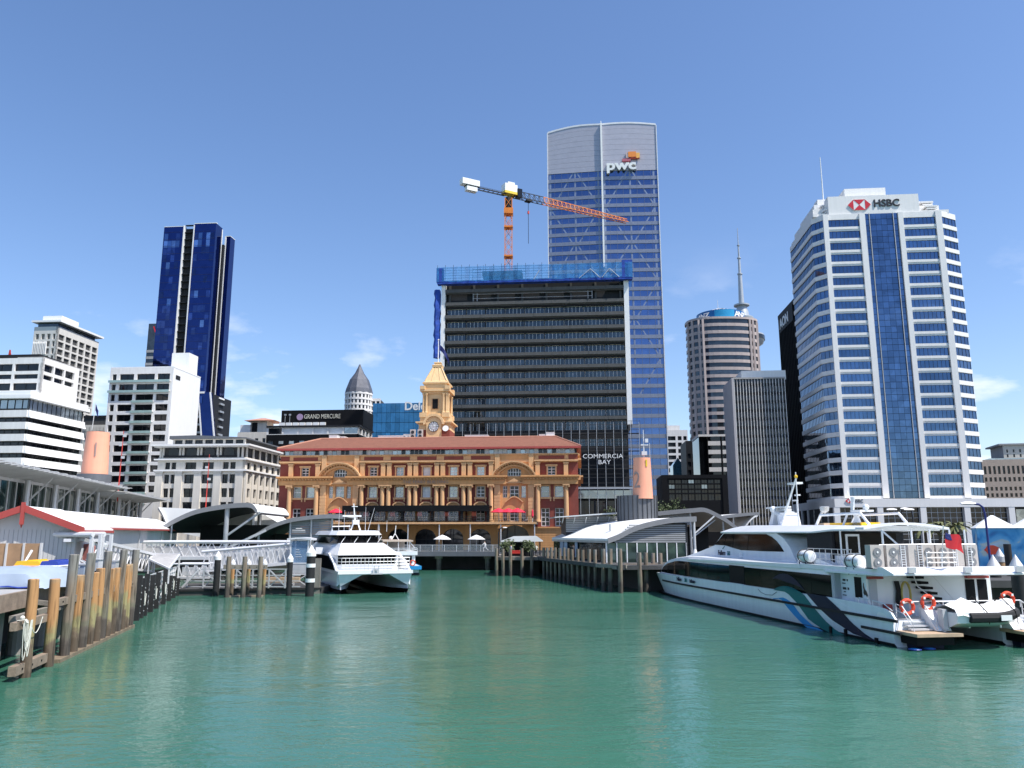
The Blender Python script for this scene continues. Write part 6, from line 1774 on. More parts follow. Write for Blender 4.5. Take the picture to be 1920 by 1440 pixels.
# black rubber fender frames between timber wall and pontoon
F0, F1 = on(247, 1168), on(331, 1117)
fd = (F1-F0); fth = math.atan2(-fd.x, fd.y); FL = fd.length
fu = [(257, 1078), (264, 1084), (271, 1076), (282, 1078), (292, 1073), (305, 1068), (315, 1079), (323, 1080), (330, 1084)]
def alongF(u, v):
    r = bearing(u, v); k = r.x/r.y; d = fd.normalized()
    return (k*F0.y-F0.x)/(d.x-k*d.y)
for i, (u, v) in enumerate(fu):
    y = alongF(u, 1130); p = F0+fd.normalized()*y; hh = zat(v, p.y)
    t = thing('fender_post', 'black rubber fender post on the white landing frame, %s from the near end' % wordn[i], 'fender', (p.x, p.y, 0), fth, 'rubber fender posts')
    MB().box(-.12, .22, -.2, .2, -.6, hh).build('post', M['black_rubber'], t)
    me = MB().cyl((.22,0,0),(.26,0,0), .055, n=8).mesh('bolt', M['steel'])
    for k in range(5): link('bolt', me, t, Matrix.Translation((0, 0, .5+k*(hh-.8)/5)))
lf = thing('landing_frame', 'white railed landing stage behind the black fender posts', 'landing', (F0.x, F0.y, 0), fth)
MB().box(-2.6, -.15, 0, FL, 1.35, 1.6).build('deck', M['grey_concrete'], lf)
MB().box(-2.6, -.1, 0, FL, -.5, .12).build('float', M['dark_concrete'], lf)
mb = MB()
for k in range(19):
    y = FL*k/18; mb.bar((-.3,y,-.3),(-.3,y,2.75), .09)
    if k < 18: mb.bar((-.3,y,.2),(-.3,y+FL/18,1.3), .06)
for z in (.5, 1.0, 1.95, 2.35, 2.75): mb.bar((-.3,0,z),(-.3,FL,z), .07)
mb.build('rail_frame', M['alu_white'], lf)
wp = MB().box(-.36, -.33, .06, FL/9-.06, 1.65, 2.7).mesh('screen_panel', M['galv'])
for k in range(9): link('screen_panel', wp, lf, Matrix.Translation((0, FL*k/9, 0)))
for k in range(4):
    y = FL*(.12+.22*k); mb = MB().tube(hang((.24, y, 1.9), (.26, y+.5, 1.7), .9), .035); o = mb.build('rope_loop', M['rope'], lf, True)
# covered ramp and portal on the pier
g0, g1 = at(62, 1002, 60), at(175, 1002, 59)
pg = thing('portal_frame', 'white tubular portal with rounded end at the top of the ramp', 'frame', (g0.x, g0.y, 3.3))
dv = Vector((g1.x-g0.x, g1.y-g0.y, 0)); zg = g0.z-3.3
mb = MB(); mb.cyl((0,0,zg),(dv.x,dv.y,zg), .2, n=10); mb.cyl((0,1.6,zg),(dv.x,dv.y+1.6,zg), .2, n=10); mb.build('roof_tube', M['alu_white'], pg)
MB().box(0, dv.x, .2, 1.5, zg-.03, zg+.05).build('roof_panel', M['roof_light'], pg)
for f in (.13, .28, .98, 1.12):
    for y in (0, 1.6): MB().bar((dv.x*f, dv.y*f+y, 0), (dv.x*f, dv.y*f+y, zg), .17 if f < .9 else .2).build('post', M['alu_white'], pg)
n = 8; MB().strip([(dv.x*.42+dv.x*.55*i/n, zg-.75+.5*math.sin(PI*i/n)) for i in range(n+1)], [(dv.x*.42+dv.x*.55*i/n, zg-.95+.45*math.sin(PI*i/n)) for i in range(n+1)], 'y', .2, 1.6).build('arched_canopy', M['roof_light'], pg)
for f in (.5, .66, .8): MB().bar((dv.x*f,.4,.0),(dv.x*(f+.06),.4,zg-1), .13).build('raking_strut', M['white_paint'], pg)
MB().box(dv.x*.45, dv.x*.68, 2.2, 2.6, 0, 1.9).build('red_cabinet', mat('faded_red', (.40,.16,.15), .6), pg)
MB().box(dv.x*.2, dv.x*.4, 2.4, 2.7, 0, 2.0).build('dark_cabinet', M['charcoal'], pg)
r0, r1 = at(176, 1013, 59.5), at(287, 1040, 78)
rt = thing('covered_ramp', 'long white ramp with glazed balustrade running down beside the fender wall', 'ramp', (r0.x, r0.y, r0.z))
dv = r1-r0; sdv = Vector((dv.y, -dv.x, 0)).normalized()
MB().bar((0,0,0), tuple(dv), .5, .22).build('top_beam', M['alu_white'], rt)
MB().bar(tuple(-sdv*1.8), tuple(dv-sdv*1.8), .5, .22).build('top_beam', M['alu_white'], rt)
mb = MB(); n = 14
for i in range(n+1):
    p = dv*(i/n); hgt = (r0.z+p.z)-3.3+ (0 if i < 8 else .8*(i-8)/6)
    mb.bar(p, p-Vector((0,0,1.6)), .08)
    if i < n: mb.bar(p-Vector((0,0,1.55)), dv*((i+1)/n), .08)
mb.bar(-Vector((0,0,1.6)), dv-Vector((0,0,1.6)), .2)
mb.build('web_members', M['alu_white'], rt)
MB().bar(-sdv*.9-Vector((0,0,1.7)), dv-sdv*.9-Vector((0,0,1.7)), 1.8, .12).build('deck', M['grey_concrete'], rt)
q = [at(280, 1049, 73.5), at(317, 1066, 72.5), at(337, 1039.5, 80), at(291, 1038, 80)]
sr = MB(); nrm = Vector((0,0,.12)); sr.add([*(p-nrm for p in q), *q], [(0,3,2,1),(4,5,6,7),(0,1,5,4),(1,2,6,5),(2,3,7,6),(3,0,4,7)])
so_ = thing('ramp_shelter', 'sloping translucent grey roof panel on white posts over the landing', 'shelter', (q[0].x, q[0].y, 1.6))
for i, v in enumerate(sr.v): sr.v[i] = tuple(Vector(v)-Vector((q[0].x, q[0].y, 1.6)))
sr.build('roof_panel', M['grey_concrete'], so_)
for p in q: MB().bar((p.x-q[0].x, p.y-q[0].y, 0), (p.x-q[0].x, p.y-q[0].y, p.z-1.7), .12).build('post', M['alu_white'], so_)
mb = MB()
for i in range(4):
    a, b = q[i]-Vector((q[0].x,q[0].y,1.6)), q[(i+1)%4]-Vector((q[0].x,q[0].y,1.6)); mb.bar(a, b, .14)
mb.build('edge_beam', M['alu_white'], so_)
# scrap of gear heaped on the pier behind the piles
for i, (u, v, w, h_, m, lab) in enumerate(((147, 1062, 1.1, .9, 'tarp', 'white cloth heap beside the covered boat'), (158, 1058, 1.0, .8, 'galv', 'tangle of grey pipes on the pier behind the tall piles'), (212, 1052, .8, .9, 'galv', 'grey machinery box behind the farthest short piles'), (178, 1066, .8, .9, 'boat_grey', 'grey wheeled bin between the timber piles and the ramp'))):
    p = at(u, v, 47+3*i); t = thing('dock_gear', lab, 'gear', (p.x, p.y, 3.3))
    rg = random.Random(i)
    if m == 'galv' and i == 1:
        for k in range(9): MB().tube([(rg.uniform(-.6,.6), rg.uniform(-.4,.4), rg.uniform(.1,1.2)) for _ in range(4)], .05).build('pipe', M['galv'], t)
    else:
        MB().box(-w/2, w/2, -.4, .4, .1, h_).build('case', M[m], t); MB().box(-w/2-.05, w/2+.05, -.45, .45, h_, h_+.08).build('lid', M['galv'], t)
        for x in (-w/2+.1, w/2-.1): MB().cyl((x,-.42,.1),(x,-.36,.1), .1, n=8).build('wheel', M['black'], t)

# ------------------------------------------------------------------ boardwalk in front of the ferry building
WY = 133.5
bx0_, bx1_ = at(560, 1035, WY).x, at(1015, 1035, WY).x
bwk = MB().box(bx0_, bx1_, WY, 142.5, 2.35, 2.98).build('boardwalk', M['deck_grey']); bwk['kind'] = 'structure'
MB().box(bx0_, bx1_, WY-.12, WY, 2.3, 3.06).build('boardwalk_edge', M['slate_panel'])['kind'] = 'structure'
me = MB().cyl((0,0,-1.5),(0,0,2.3), .4, n=12).box(-.6, .6, -.6, .6, 1.9, 2.3).mesh('boardwalk_pile', M['pile_grey'])
for i, u in enumerate((823, 914)):
    p = at(u, 1045, WY+1); o = link('boardwalk_pile', me); o.location = (p.x, WY+1.0, 0); tag(o, 'round concrete pile under the boardwalk, %s from the small ferry' % wordn[i], 'pile', 'boardwalk piles')
bl = thing('boardwalk_railing', 'glass balustrade with white posts along the boardwalk edge', 'railing', (bx0_, WY+.15, 2.98))
pm2 = MB().bar((0,0,0),(0,0,1.1), .1).mesh('post', M['galv']); gm2 = MB().box(.08, 1.92, -.02, .02, .12, 1.0).mesh('glass_panel', M['clear'])
nn = int((bx1_-bx0_)/2)
for i in range(nn): link('post', pm2, bl, Matrix.Translation((i*2, 0, 0))); link('glass_panel', gm2, bl, Matrix.Translation((i*2, 0, 0)))
MB().bar((0,0,1.12),(nn*2,0,1.12), .08).build('handrail', M['galv'], bl)
def parasol(label, x, y, z, R, h, m, closed=False):
    t = thing('parasol', label, 'parasol', (x, y, z))
    MB().cyl((0,0,0),(0,0,h), .04, n=6).build('pole', M['white_paint'], t)
    if closed: MB().lathe([(.05,h*.35),(.22,h*.5),(.16,h*.9),(.03,h*1.05)], n=8).build('canopy', M[m], t); return t
    MB().lathe([(R,h-.75),(R*.5,h-.3),(.03,h),(R*.5,h-.34),(R,h-.8)], n=8).build('canopy', M[m], t)
    return t
for u, lab in ((829, 'white parasol on the boardwalk in front of the middle arch'), (893, 'white parasol on the boardwalk nearest the jetty')):
    p = at(u, 1035, 140); parasol(lab, p.x, 140, 3.0, 1.55, 2.75, 'cloth_white')
for u, lab in ((626, 'red parasol on the balcony above the curved shelter'), (935, 'red parasol on the balcony next to the black awning'), (953, 'red parasol in the middle of the open balcony'), (970, 'red parasol at the open balcony nearest the end bay')):
    p = at(u, 972, FY-2.5); parasol(lab, p.x, FY-2.5-(p.x-fo.x)*.087, GZ+zB, 1.5, 2.55, 'umbrella_red')
p = at(998, 972, FY-3); parasol('folded red parasol at the end of the balcony', p.x, FY-3-(p.x-fo.x)*.087, GZ+zB, 1, 2.2, 'umbrella_red', True)
# cafe tables and chairs on the balcony
cf = random.Random(8)
def cafe_set(x, y, z, m, lab, nth):
    t = thing('cafe_table', lab, 'table', (x, y, z), group='balcony cafe tables')
    MB().cyl((0,0,.7),(0,0,.75), .45, n=12).build('top', M[m], t); MB().cyl((0,0,0),(0,0,.7), .05, n=6).build('stem', M['black'], t)
    for s in (-1, 1):
        c = thing('cafe_chair', 'cafe chair on the %s side of the %s balcony table from the left' % ('left' if s < 0 else 'right', nth), 'chair', (x+s*.75, y, z), 0 if s < 0 else PI, 'balcony cafe chairs')
        MB().box(-.22, .22, -.22, .22, .42, .48).build('seat', M[m], c); MB().box(-.24, -.2, -.22, .22, .48, .95).build('backrest', M[m], c)
        for a in (-.18, .18):
            for b in (-.18, .18): MB().bar((a,b,0),(a,b,.42), .04).build('leg', M['black'], c)
for i in range(11):
    xl_ = -12.2*K+i*2.95*K; yl_ = -2.6
    c, s = math.cos(rad(-5)), math.sin(rad(-5))
    cafe_set(fo.x+c*xl_-s*yl_, FY+s*xl_+c*yl_, GZ+zB, 'black' if i < 9 else 'window_white', 'small balcony cafe table behind the railing, %s from the left' % wordn[i], wordn[i])
# ------------------------------------------------------------------ pier two: hall, funnel, canopies, piles and jetty
PA, PB = on(1017, 1083), on(1165, 1112)          # far and near end of the pile line
qd = Vector((PA.x-PB.x, PA.y-PB.y, 0)).normalized(); qth = math.degrees(math.atan2(-qd.x, qd.y))
mb = MB(); mb.prism([(PB.x-.3,PB.y+.2),(PB.x+26,PB.y+4.5),(PB.x+38,PB.y+60),(PA.x-1,PA.y+28),(PA.x-.3,PA.y)], 'z', 2.3, 2.72)
o = mb.build('pier_two_deck', M['dark_concrete']); o['kind'] = 'structure'
mb = MB(); mb.prism([(PB.x+3.5,PB.y+3),(PB.x+26,PB.y+8),(PB.x+36,PB.y+56),(PA.x+3,PA.y+26),(PA.x+3.2,PA.y+2)], 'z', -1, 2.3)
o = mb.build('shade_sea_wall', M['dark_concrete']); o['kind'] = 'structure'  # dark wall below the pier two deck, coloured to imitate the shade there
us = (1020, 1027, 1034, 1042, 1050, 1058, 1066, 1074, 1084, 1094, 1105, 1117)
rq = random.Random(21)
def alongQ(u):
    r = bearing(u, 1090); k = r.x/r.y
    return (k*PB.y-PB.x)/(qd.x-k*qd.y)
def tpile(x, y, zt_, r, lab, grp):
    o = MB().cyl((0,0,-1.3),(0,0,zt_), r*1.03, r*.95, 12).build('timber_pile', M['pile_grey'], None, True); o.location = (x, y, 0)
    o.rotation_euler = (rq.uniform(-.01,.01), rq.uniform(-.01,.01), rq.uniform(0,6)); tag(o, lab, 'pile', grp)
for i, u in enumerate(us):
    p = PB+qd*alongQ(u); tpile(p.x, p.y, 4.15+rq.uniform(-.1,.1), .2, 'grey timber pile along the pier two side, %s from the jetty' % wordn[i], 'pier two side piles')
for i, (u, vb, vt) in enumerate(((1132, 1107, 1029), (1145, 1109, 1029), (1164, 1112, 1029), (1201, 1111, 1036), (1212, 1110, 1036), (1226, 1106, 1037), (1240, 1106, 1037))):
    b = on(u, vb); tpile(b.x, b.y, zat(vt, b.y), .24, 'grey timber pile at the pier two head, %s from the corner' % wordn[i], 'pier two head piles')
a, b = on(1120, 1108), on(1172, 1112)
beam('fender_beam', 'pale timber waler across the piles at the pier two corner', (a.x, a.y+.35, 2.62), (b.x+.3, b.y+.35, 2.62), .3, .36, 'timber_grey')
beam('fender_beam', 'timber waler along the side of pier two', tuple(PB+qd*.5+Vector((-.1,0,2.5))), tuple(PA+Vector((-.1,0,2.5))), .3, .34, 'timber_grey')
beam('fender_beam', 'short bleached beam between the two head piles of pier two', (on(1172,1108).x, on(1172,1108).y+.4, 2.6), (on(1236,1108).x, on(1236,1108).y+.4, 2.6), .4, .4, 'timber_beam')
# hall with the curved white roof
t, f = shelter('pier_hall', 'low pier hall with pale curved roof, louvred gable and glass walls', [(1140, 1010), (1160, 1002.5), (1190, 987.5), (1225, 977.5), (1265, 971), (1306, 969)], 92, 22.5, qth, th=.5, cat='building', topm='roof_white', under='steel')
xb = f[-1][0]; z0_ = -.3
for k in range(9):
    z = 1.95+k*.235
    a0_ = 1.0+max(0, (z-2.2))*1.15
    MB().box(a0_, 9.9, .55, .7, z, z+.17).build('louvre', M['louvre_grey'], t)
MB().prism([(1.2,1.9),(9.9,1.9),(9.9,4.25),(6,3.9),(3.5,3.2)], 'y', .7, .8).build('gable_backing', M['dark_steel'], t)
gm_ = MB().box(.06, 1.24, .6, .64, z0_, 1.9).mesh('glass_panel', M['glass_green']); mu = MB().box(-.06, .06, .5, .7, z0_, 1.92).mesh('mullion', M['alu_white'])
for k in range(8): link('glass_panel', gm_, t, Matrix.Translation((k*1.24, 0, 0))); link('mullion', mu, t, Matrix.Translation((k*1.24, 0, 0)))
link('mullion', mu, t, Matrix.Translation((9.92, 0, 0)))
mg = MB().box(.25, .3, .06, 1.8, z0_, 2.0).mesh('side_glass', M['glass_dark'])
for k in range(12): link('side_glass', mg, t, Matrix.Translation((0, .7+k*1.82, 0)))
for k, yy in enumerate((15.8, 17.6, 11.5)): MB().box(.1, .16, yy, yy+(1.4 if k < 2 else 1.0), z0_+.3, 1.9).build('notice_board', M['tarp'], t)
MB().box(9.9, 10.1, .5, 22, z0_, 4.2).build('end_wall', M['dark_steel'], t)
MB().cyl((xb-.1,.6,1.2),(xb-.1,.6,f[-1][1]-.2), .17, n=10).build('post', M['galv'], t); MB().lathe([(.6,-.3),(.5,0),(.16,1.2)], (xb-.1,.6,0), 14).build('post_foot', M['white_paint'], t)
MB().bar((xb,.6,3.0),(xb+2.6,.6,5.0), .14).build('raking_strut', M['galv'], t)
MB().cyl((2.2,5,3.3),(2.2,5,4.1), .16, n=8).build('roof_vent', M['galv'], t)
# raised clerestory and drum of the funnel
FYd = 106.0
t, rb_, hb_, ht_ = funnel('coral_funnel', 'coral painted funnel with a grey number two above the pier hall', 1187, 1224, 859, 931, FYd, '2', 6.6)
n = 26; a0_, a1_ = at(1160, 950, FYd).x-t.location.x, at(1236, 950, FYd).x-t.location.x
hd_ = zat(929, FYd)-6.6
cxm = (a0_+a1_)/2; rw_ = (a1_-a0_)/2
for i in range(n):
    a, b = PI+PI*i/n, PI+PI*(i+1)/n
    pts = [(cxm+rw_*math.cos(a), 1.5+2.6*math.sin(a)), (cxm+rw_*math.cos(b)-.0, 1.5+2.6*math.sin(b)), (cxm+rw_*.97*math.cos(b), 1.5+2.5*math.sin(b)), (cxm+rw_*.97*math.cos(a), 1.5+2.5*math.sin(a))]
    MB().prism(pts, 'z', -1.2, hd_+.25*(i/n-.5)*0).build('drum_panel', M['slate_panel'], t)
    if i % 2 == 0: MB().bar((pts[0][0], pts[0][1]-.03, -1.2), (pts[0][0], pts[0][1]-.03, hd_), .09).build('drum_seam', M['dark_steel'], t)
MB().prism([(cxm+rw_*.98*math.cos(PI+PI*i/n), 1.5+2.5*math.sin(PI+PI*i/n)) for i in range(n+1)], 'z', hd_-.2, hd_).build('drum_top', M['slate_panel'], t)
text('number', '2', 3.1, M['letter_grey'], t, Matrix.Rotation(rad(-42), 4, 'Z') @ Tm(0, -rb_*.95-.03, hb_+(ht_-hb_)*.40), .04, sx=.72)
MB().box(.3, .5, -rb_*.9, -rb_*.8, ht_-1.2, ht_-.3).build('warning_light', M['crane_yellow'], t)
mb = MB(); mb.cyl((.3,0,ht_-.5),(.3,0,zat(806, FYd)-6.6), .1, .04, 6); mb.box(.0, .7, -.2, .2, ht_+.4, ht_+.9); mb.box(-.1, .9, -.1, .1, ht_+1.7, ht_+1.85); mb.box(.5, .9, -.2, .2, ht_+2.1, ht_+2.6); mb.cyl((1.1,0,ht_-.2),(1.1,0,ht_+2.0), .03, n=5)
mb.build('instrument_mast', M['alu_white'], t)
cl = thing('clerestory', 'grey louvred clerestory with thin flat roof behind the pier hall', 'roof', (at(1042, 975, 110).x, 110.0, 2.72), rad(4))
wC = at(1162, 975, 110).x-at(1042, 975, 110).x
zc1, zc2 = zat(971, 110)-2.72, zat(962.5, 108)-2.72
MB().prism([(-.3, zc1), (wC, zc2), (wC, zc2+.2), (-.3, zc1+.12)], 'y', -1.5, 6).build('flat_roof', M['roof_light'], cl)
for k in range(9): MB().box(wC*.16, wC, 0, .15, zc1-1.9+k*.24, zc1-1.9+k*.24+.18).build('louvre', M['louvre_grey'], cl)
for k in range(5): MB().bar((wC*(.1+.18*k), -.1, zc1-.7), (wC*(.1+.18*k), -1.4, zc1+.05), .1).build('bracket', M['galv'], cl)
MB().box(wC*.16, wC-.1, .2, 5, 0, zc1-.05).build('core', M['dark_steel'], cl)
t, f = shelter('curved_shelter', 'grey arched canopy with open end right of the pier hall', [(1211, 962), (1260, 957), (1300, 953.5), (1322, 953), (1345, 963), (1364, 974), (1385, 990)], 112, 22, 4, th=.5, topm='roof_light', under='cream_stone')
MB().box(1.0, f[-1][0]-1.5, 9, 9.3, -.3, 4.0).build('shade_back_wall', M['charcoal'], t)  # near-black wall painted as the shaded interior of the canopy
for fr in (.12, .5, .86):
    a = f[0][0]+(f[-1][0]-f[0][0])*fr; MB().cyl((a,1,-.3),(a,1,zlin(f, a)-.4), .16, n=8).build('post', M['steel'], t)
MB().bar((f[-1][0]*.5,1.2,2.2),(f[-1][0]*.78,1.2,zlin(f, f[-1][0]*.78)-.8), .14).build('raking_strut', M['galv'], t)
for k in range(6): MB().box(.8, f[-1][0]*.5, .9, 1.05, 4.2+k*.25, 4.37+k*.25).build('louvre', M['louvre_grey'], t)
t, f = shelter('curved_shelter', 'white arched canopy beyond the grey one, half hidden by the large ferry', [(1356, 967), (1400, 962), (1424, 961)], 128, 16, 4, th=.4, topm='roof_white')
MB().strip([(f[-1][0]-2.6*(i/6)-.1, f[-1][1]-.2-2.4*(i/6)**1.6) for i in range(7)], [(f[-1][0]-2.6*(i/6)-.3, f[-1][1]-.6-2.4*(i/6)**1.6) for i in range(7)], 'y', 0, 14).build('lower_lip', M['roof_white'], t)
for x in (2, 5): MB().cyl((x,1,0),(x,1,f[-1][1]-.4), .14, n=8).build('post', M['steel'], t)
# jetty with awning
JY = 117.0
j0, j1 = at(932, 1050, JY).x, at(1014, 1050, JY).x
o = MB().box(j0, j1, JY, JY+17, 2.2, 2.65).build('jetty_deck', M['timber_grey']); o['kind'] = 'structure'
o = MB().box(j0+.5, j1, JY+6, JY+17, -1, 2.2).build('shade_sea_wall', M['dark_concrete']); o['kind'] = 'structure'  # dark wall whose colour imitates the shade beneath the jetty
for i, (u, vt) in enumerate(((931, 1028), (943, 1029), (957, 1029), (979, 1028), (997, 1029))):
    p = at(u, 1060, JY-.4); tpile(p.x, JY-.4, zat(vt, JY), .24, 'timber pile on the face of the small jetty, %s from the boardwalk' % wordn[i], 'jetty piles')
aw = thing('awning', 'cream canvas awning on posts over the small jetty', 'awning', (at(940, 1014, JY+3).x, JY+3.0, 2.65))
wA = at(1018, 1014, JY+3).x-at(940, 1014, JY+3).x; hA = zat(1016, JY+3)-2.65
mb = MB(); mb.prism([(0,hA),(wA,hA+.05),(wA,hA+.2),(wA*.85,hA+.85),(wA*.3,hA+.8),(0,hA+.15)], 'y', 0, 5); mb.build('canvas', M['roof_white'], aw)
for x in (.4, wA*.5, wA-.4):
    for y in (.3, 4.6): MB().cyl((x,y,0),(x,y,hA), .06, n=6).build('post', M['dark_steel'], aw)
MB().box(wA*.2, wA*.8, 4.7, 4.9, 0, 2.4).build('back_screen', M['charcoal'], aw)
p = at(966, 1038, JY+1); bn = thing('bench', 'red slatted bench on the small jetty', 'bench', (p.x, JY+1.2, 2.65))
for k in range(3): MB().box(-.8, .8, -.25+k*.18, -.1+k*.18, .42, .47).build('seat_slat', M['red_paint'], bn)
for k in range(2): MB().box(-.8, .8, .26, .3, .55+k*.2, .7+k*.2).build('back_slat', M['red_paint'], bn)
for x in (-.7, .7): MB().box(x-.04, x+.04, -.25, .3, 0, .42).build('leg', M['black'], bn)
def street_lamp(lab, u, vb, vt, Y, arm, m='galv', head=1.0, two=False, z0=None):
    z0 = z0 or 2.7
    x = at(u, vt, Y).x; t = thing('street_lamp', lab, 'street lamp', (x, Y, z0)); hh = zat(vt, Y)-z0
    MB().tube([(0,0,0),(0,0,hh*.85),(arm*.12,0,hh*.96),(arm*.4,0,hh*1.0),(arm*.8,0,hh*1.01)], .09, 8).build('pole', M[m], t, True)
    for k in ((1, -1) if two else (1,)):
        rings = []
        for i in range(7):
            q = i/6; w = (.16+.12*math.sin(PI*q))*head; xx = k*arm*.7+k*math.copysign(1, arm)*1.35*head*q
            rings.append([(xx,-w,hh*1.01),(xx,0,hh*1.01+w*.8),(xx,w,hh*1.01),(xx,0,hh*1.01-w*.35)])
        MB().loft(rings).build('lamp_head', M['alu_white'], t, True)
    return t
street_lamp('thin street lamp at the edge of the small jetty', 935, 1035, 990, JY+1, .8, 'dark_steel', .5)
street_lamp('street lamp with double white heads behind the ferry roof', 1688, 1000, 957, 96, .6, 'dark_steel', .9, True)
street_lamp('blue street lamp with long curved arm beside the marquee', 1845, 1045, 946, 66, -1.0, 'flag_blue', .9)
street_lamp('thin street lamp pole with short arm behind the ferry stern', 1710, 1000, 955, 104, -.6, 'dark_steel', .8)

# ------------------------------------------------------------------ foliage
def tree(name, label, x, y, z, h, R, seed, m='leaf', n=420, leaf=.22, flat=.75):
    rg = random.Random(seed); t = thing(name, label, 'tree', (x, y, z))
    tr = MB(); tr.cyl((0,0,0),(0,0,h*.55), h*.035, h*.022, 8); tips = []
    for k in range(7):
        a = 2*PI*k/7+rg.random(); e = Vector((R*.55*math.cos(a), R*.55*math.sin(a), h*(.55+.25*rg.random())))
        tr.cyl((0,0,h*(.3+.03*k)), e, h*.016, h*.006, 5); tips.append(e)
    tr.build('trunk', M['bark'], t)
    clumps = [(c+Vector((rg.uniform(-.2,.2)*R, rg.uniform(-.2,.2)*R, rg.uniform(-.1,.2)*h)), R*rg.uniform(.3,.5)) for c in tips for _ in range(2)]+[(Vector((0,0,h*.8)), R*.5)]
    mb = MB()
    for _ in range(n):
        c, r = rg.choice(clumps); d = Vector((rg.gauss(0,1), rg.gauss(0,1), rg.gauss(0,1))).normalized()*r*rg.random()**.4; d.z *= flat
        p = c+d; u = Vector((rg.gauss(0,1), rg.gauss(0,1), rg.gauss(0,1))).normalized()*leaf*rg.uniform(.7,1.5); w = u.cross(Vector((rg.gauss(0,1), rg.gauss(0,1), rg.gauss(0,1)))).normalized()*leaf*.6
        mb.add([p-u, p+w, p+u, p-w], [(0,1,2,3)])
    mb.build('crown', M[m], t)
    return t
p = at(1156, 945, 150); tree('tree', 'dark round tree beside the funnel drum', p.x, 150, GZ, 7.6, 2.6, 1, n=700)
p = at(1257, 945, 160); tree('tree', 'dark bushy tree in front of the glazed box', p.x, 160, GZ, 9.4, 3.4, 2, n=900)
p = at(1280, 948, 158); tree('tree', 'lower dark tree right of the bushy one', p.x, 158, GZ, 8.2, 2.6, 3, n=700)
p = at(1422, 990, 130); tree('tree', 'olive shrub between white canopy and ferry wheelhouse', p.x, 130, GZ, 4.2, 2.2, 4, 'leaf_pale', n=500)
for i, (u, Y, h_) in enumerate(((946, JY+2.4, 2.1), (954, JY+2.6, 2.5), (988, JY+2.4, 2.3), (995, JY+2.6, 2.0))):
    p = at(u, 1040, Y); t = thing('potted_shrub', 'potted green shrub on the jetty, %s from the boardwalk' % wordn[i], 'plant', (p.x, Y, 2.65), group='potted shrubs on the jetty')
    MB().lathe([(.3,0),(.42,.6),(.36,.6),(.3,.5)], n=12).build('pot', M['charcoal'], t)
    rg = random.Random(40+i); mb = MB()
    for _ in range(160):
        d = Vector((rg.gauss(0,.38), rg.gauss(0,.38), .7+rg.random()*(h_-.7))); u_ = Vector((rg.gauss(0,1), rg.gauss(0,1), rg.gauss(0,1))).normalized()*.16; w = u_.orthogonal()*.6
        mb.add([d-u_, d+w, d+u_, d-w], [(0,1,2,3)])
    mb.build('foliage', M['leaf'], t)
def palm(lab, u, Y, h_, seed):
    p = at(u, 1000, Y); t = thing('palm_tree', lab, 'tree', (p.x, Y, GZ)); rg = random.Random(seed)
    MB().cyl((0,0,0),(0,0,h_), .22, .16, 8).build('trunk', M['bark'], t)
    mb = MB()
    for k in range(26):
        a = rg.random()*2*PI; L_ = rg.uniform(1.5, 2.3); up = rg.uniform(.2, 1.3); pts = []
        for i in range(6):
            q = i/5; pts.append(Vector((math.cos(a)*L_*q, math.sin(a)*L_*q, h_+up*q*1.4-1.5*q*q)))
        sd_ = Vector((-math.sin(a), math.cos(a), 0))
        for i in range(5):
            w0, w1 = .2*math.sin(PI*(i/5*.8+.1)), .2*math.sin(PI*((i+1)/5*.8+.1))
            mb.add([pts[i]-sd_*w0, pts[i]+sd_*w0, pts[i+1]+sd_*w1, pts[i+1]-sd_*w1], [(0,1,2,3)])
    mb.build('crown', M['leaf_pale'], t)
palm('pale palm beside the red flag at the ferry stern', 1796, 88, 3.7, 1); palm('palm tree behind the ferry air conditioners', 1735, 94, 3.4, 2); palm('darker palm behind the ferry canopy edge', 1762, 100, 4.0, 3)

# ------------------------------------------------------------------ wharf, marquee and mooring piles at the right edge
o = MB().prism([(34,58),(120,58),(120,136),(40,136),(30,92)], 'z', 2.2, 2.7).build('east_wharf_deck', M['dark_concrete']); o['kind'] = 'structure'
o = MB().prism([(36,61),(120,61),(120,136),(42,136),(33,94)], 'z', -1, 2.2).build('shade_sea_wall', M['dark_concrete']); o['kind'] = 'structure'  # dark wall under the wharf deck, its colour standing for the shade
mq = thing('marquee', 'white peaked marquee with a colourful blue mural along its wall', 'marquee', (at(1832, 1000, 70).x, 70.0, 2.7), rad(-24))
zq_, zt_ = zat(990, 70)-2.7, zat(969, 70)-2.7
def mural():
    m = bpy.data.materials.new('mural'); m.use_nodes = True; t = m.node_tree; b = t.nodes['Principled BSDF']; b.inputs['Roughness'].default_value = .6
    g = N(t, 'ShaderNodeNewGeometry'); n = N(t, 'ShaderNodeTexNoise', i_Scale=.55, i_Detail=3.0, i_Distortion=.6); t.links.new(g.outputs['Position'], n.inputs['Vector'])
    c = N(t, 'ShaderNodeValToRGB'); c.color_ramp.interpolation = 'LINEAR'; e = c.color_ramp.elements
    e[0].position = .30; e[0].color = (.02,.05,.25,1); e[1].position = .72; e[1].color = (.45,.62,.75,1)
    for p_, cc in ((.42, (.05,.30,.60)), (.55, (.16,.45,.70)), (.62, (.50,.55,.5))): x = e.new(p_); x.color = (*cc, 1)
    t.links.new(n.outputs['Fac'], c.inputs[0]); t.links.new(c.outputs[0], b.inputs['Base Color'])
    return m
M['mural'] = mural()
MB().box(0, 9, 0, 4, 0, zq_).build('mural_wall', M['mural'], mq)
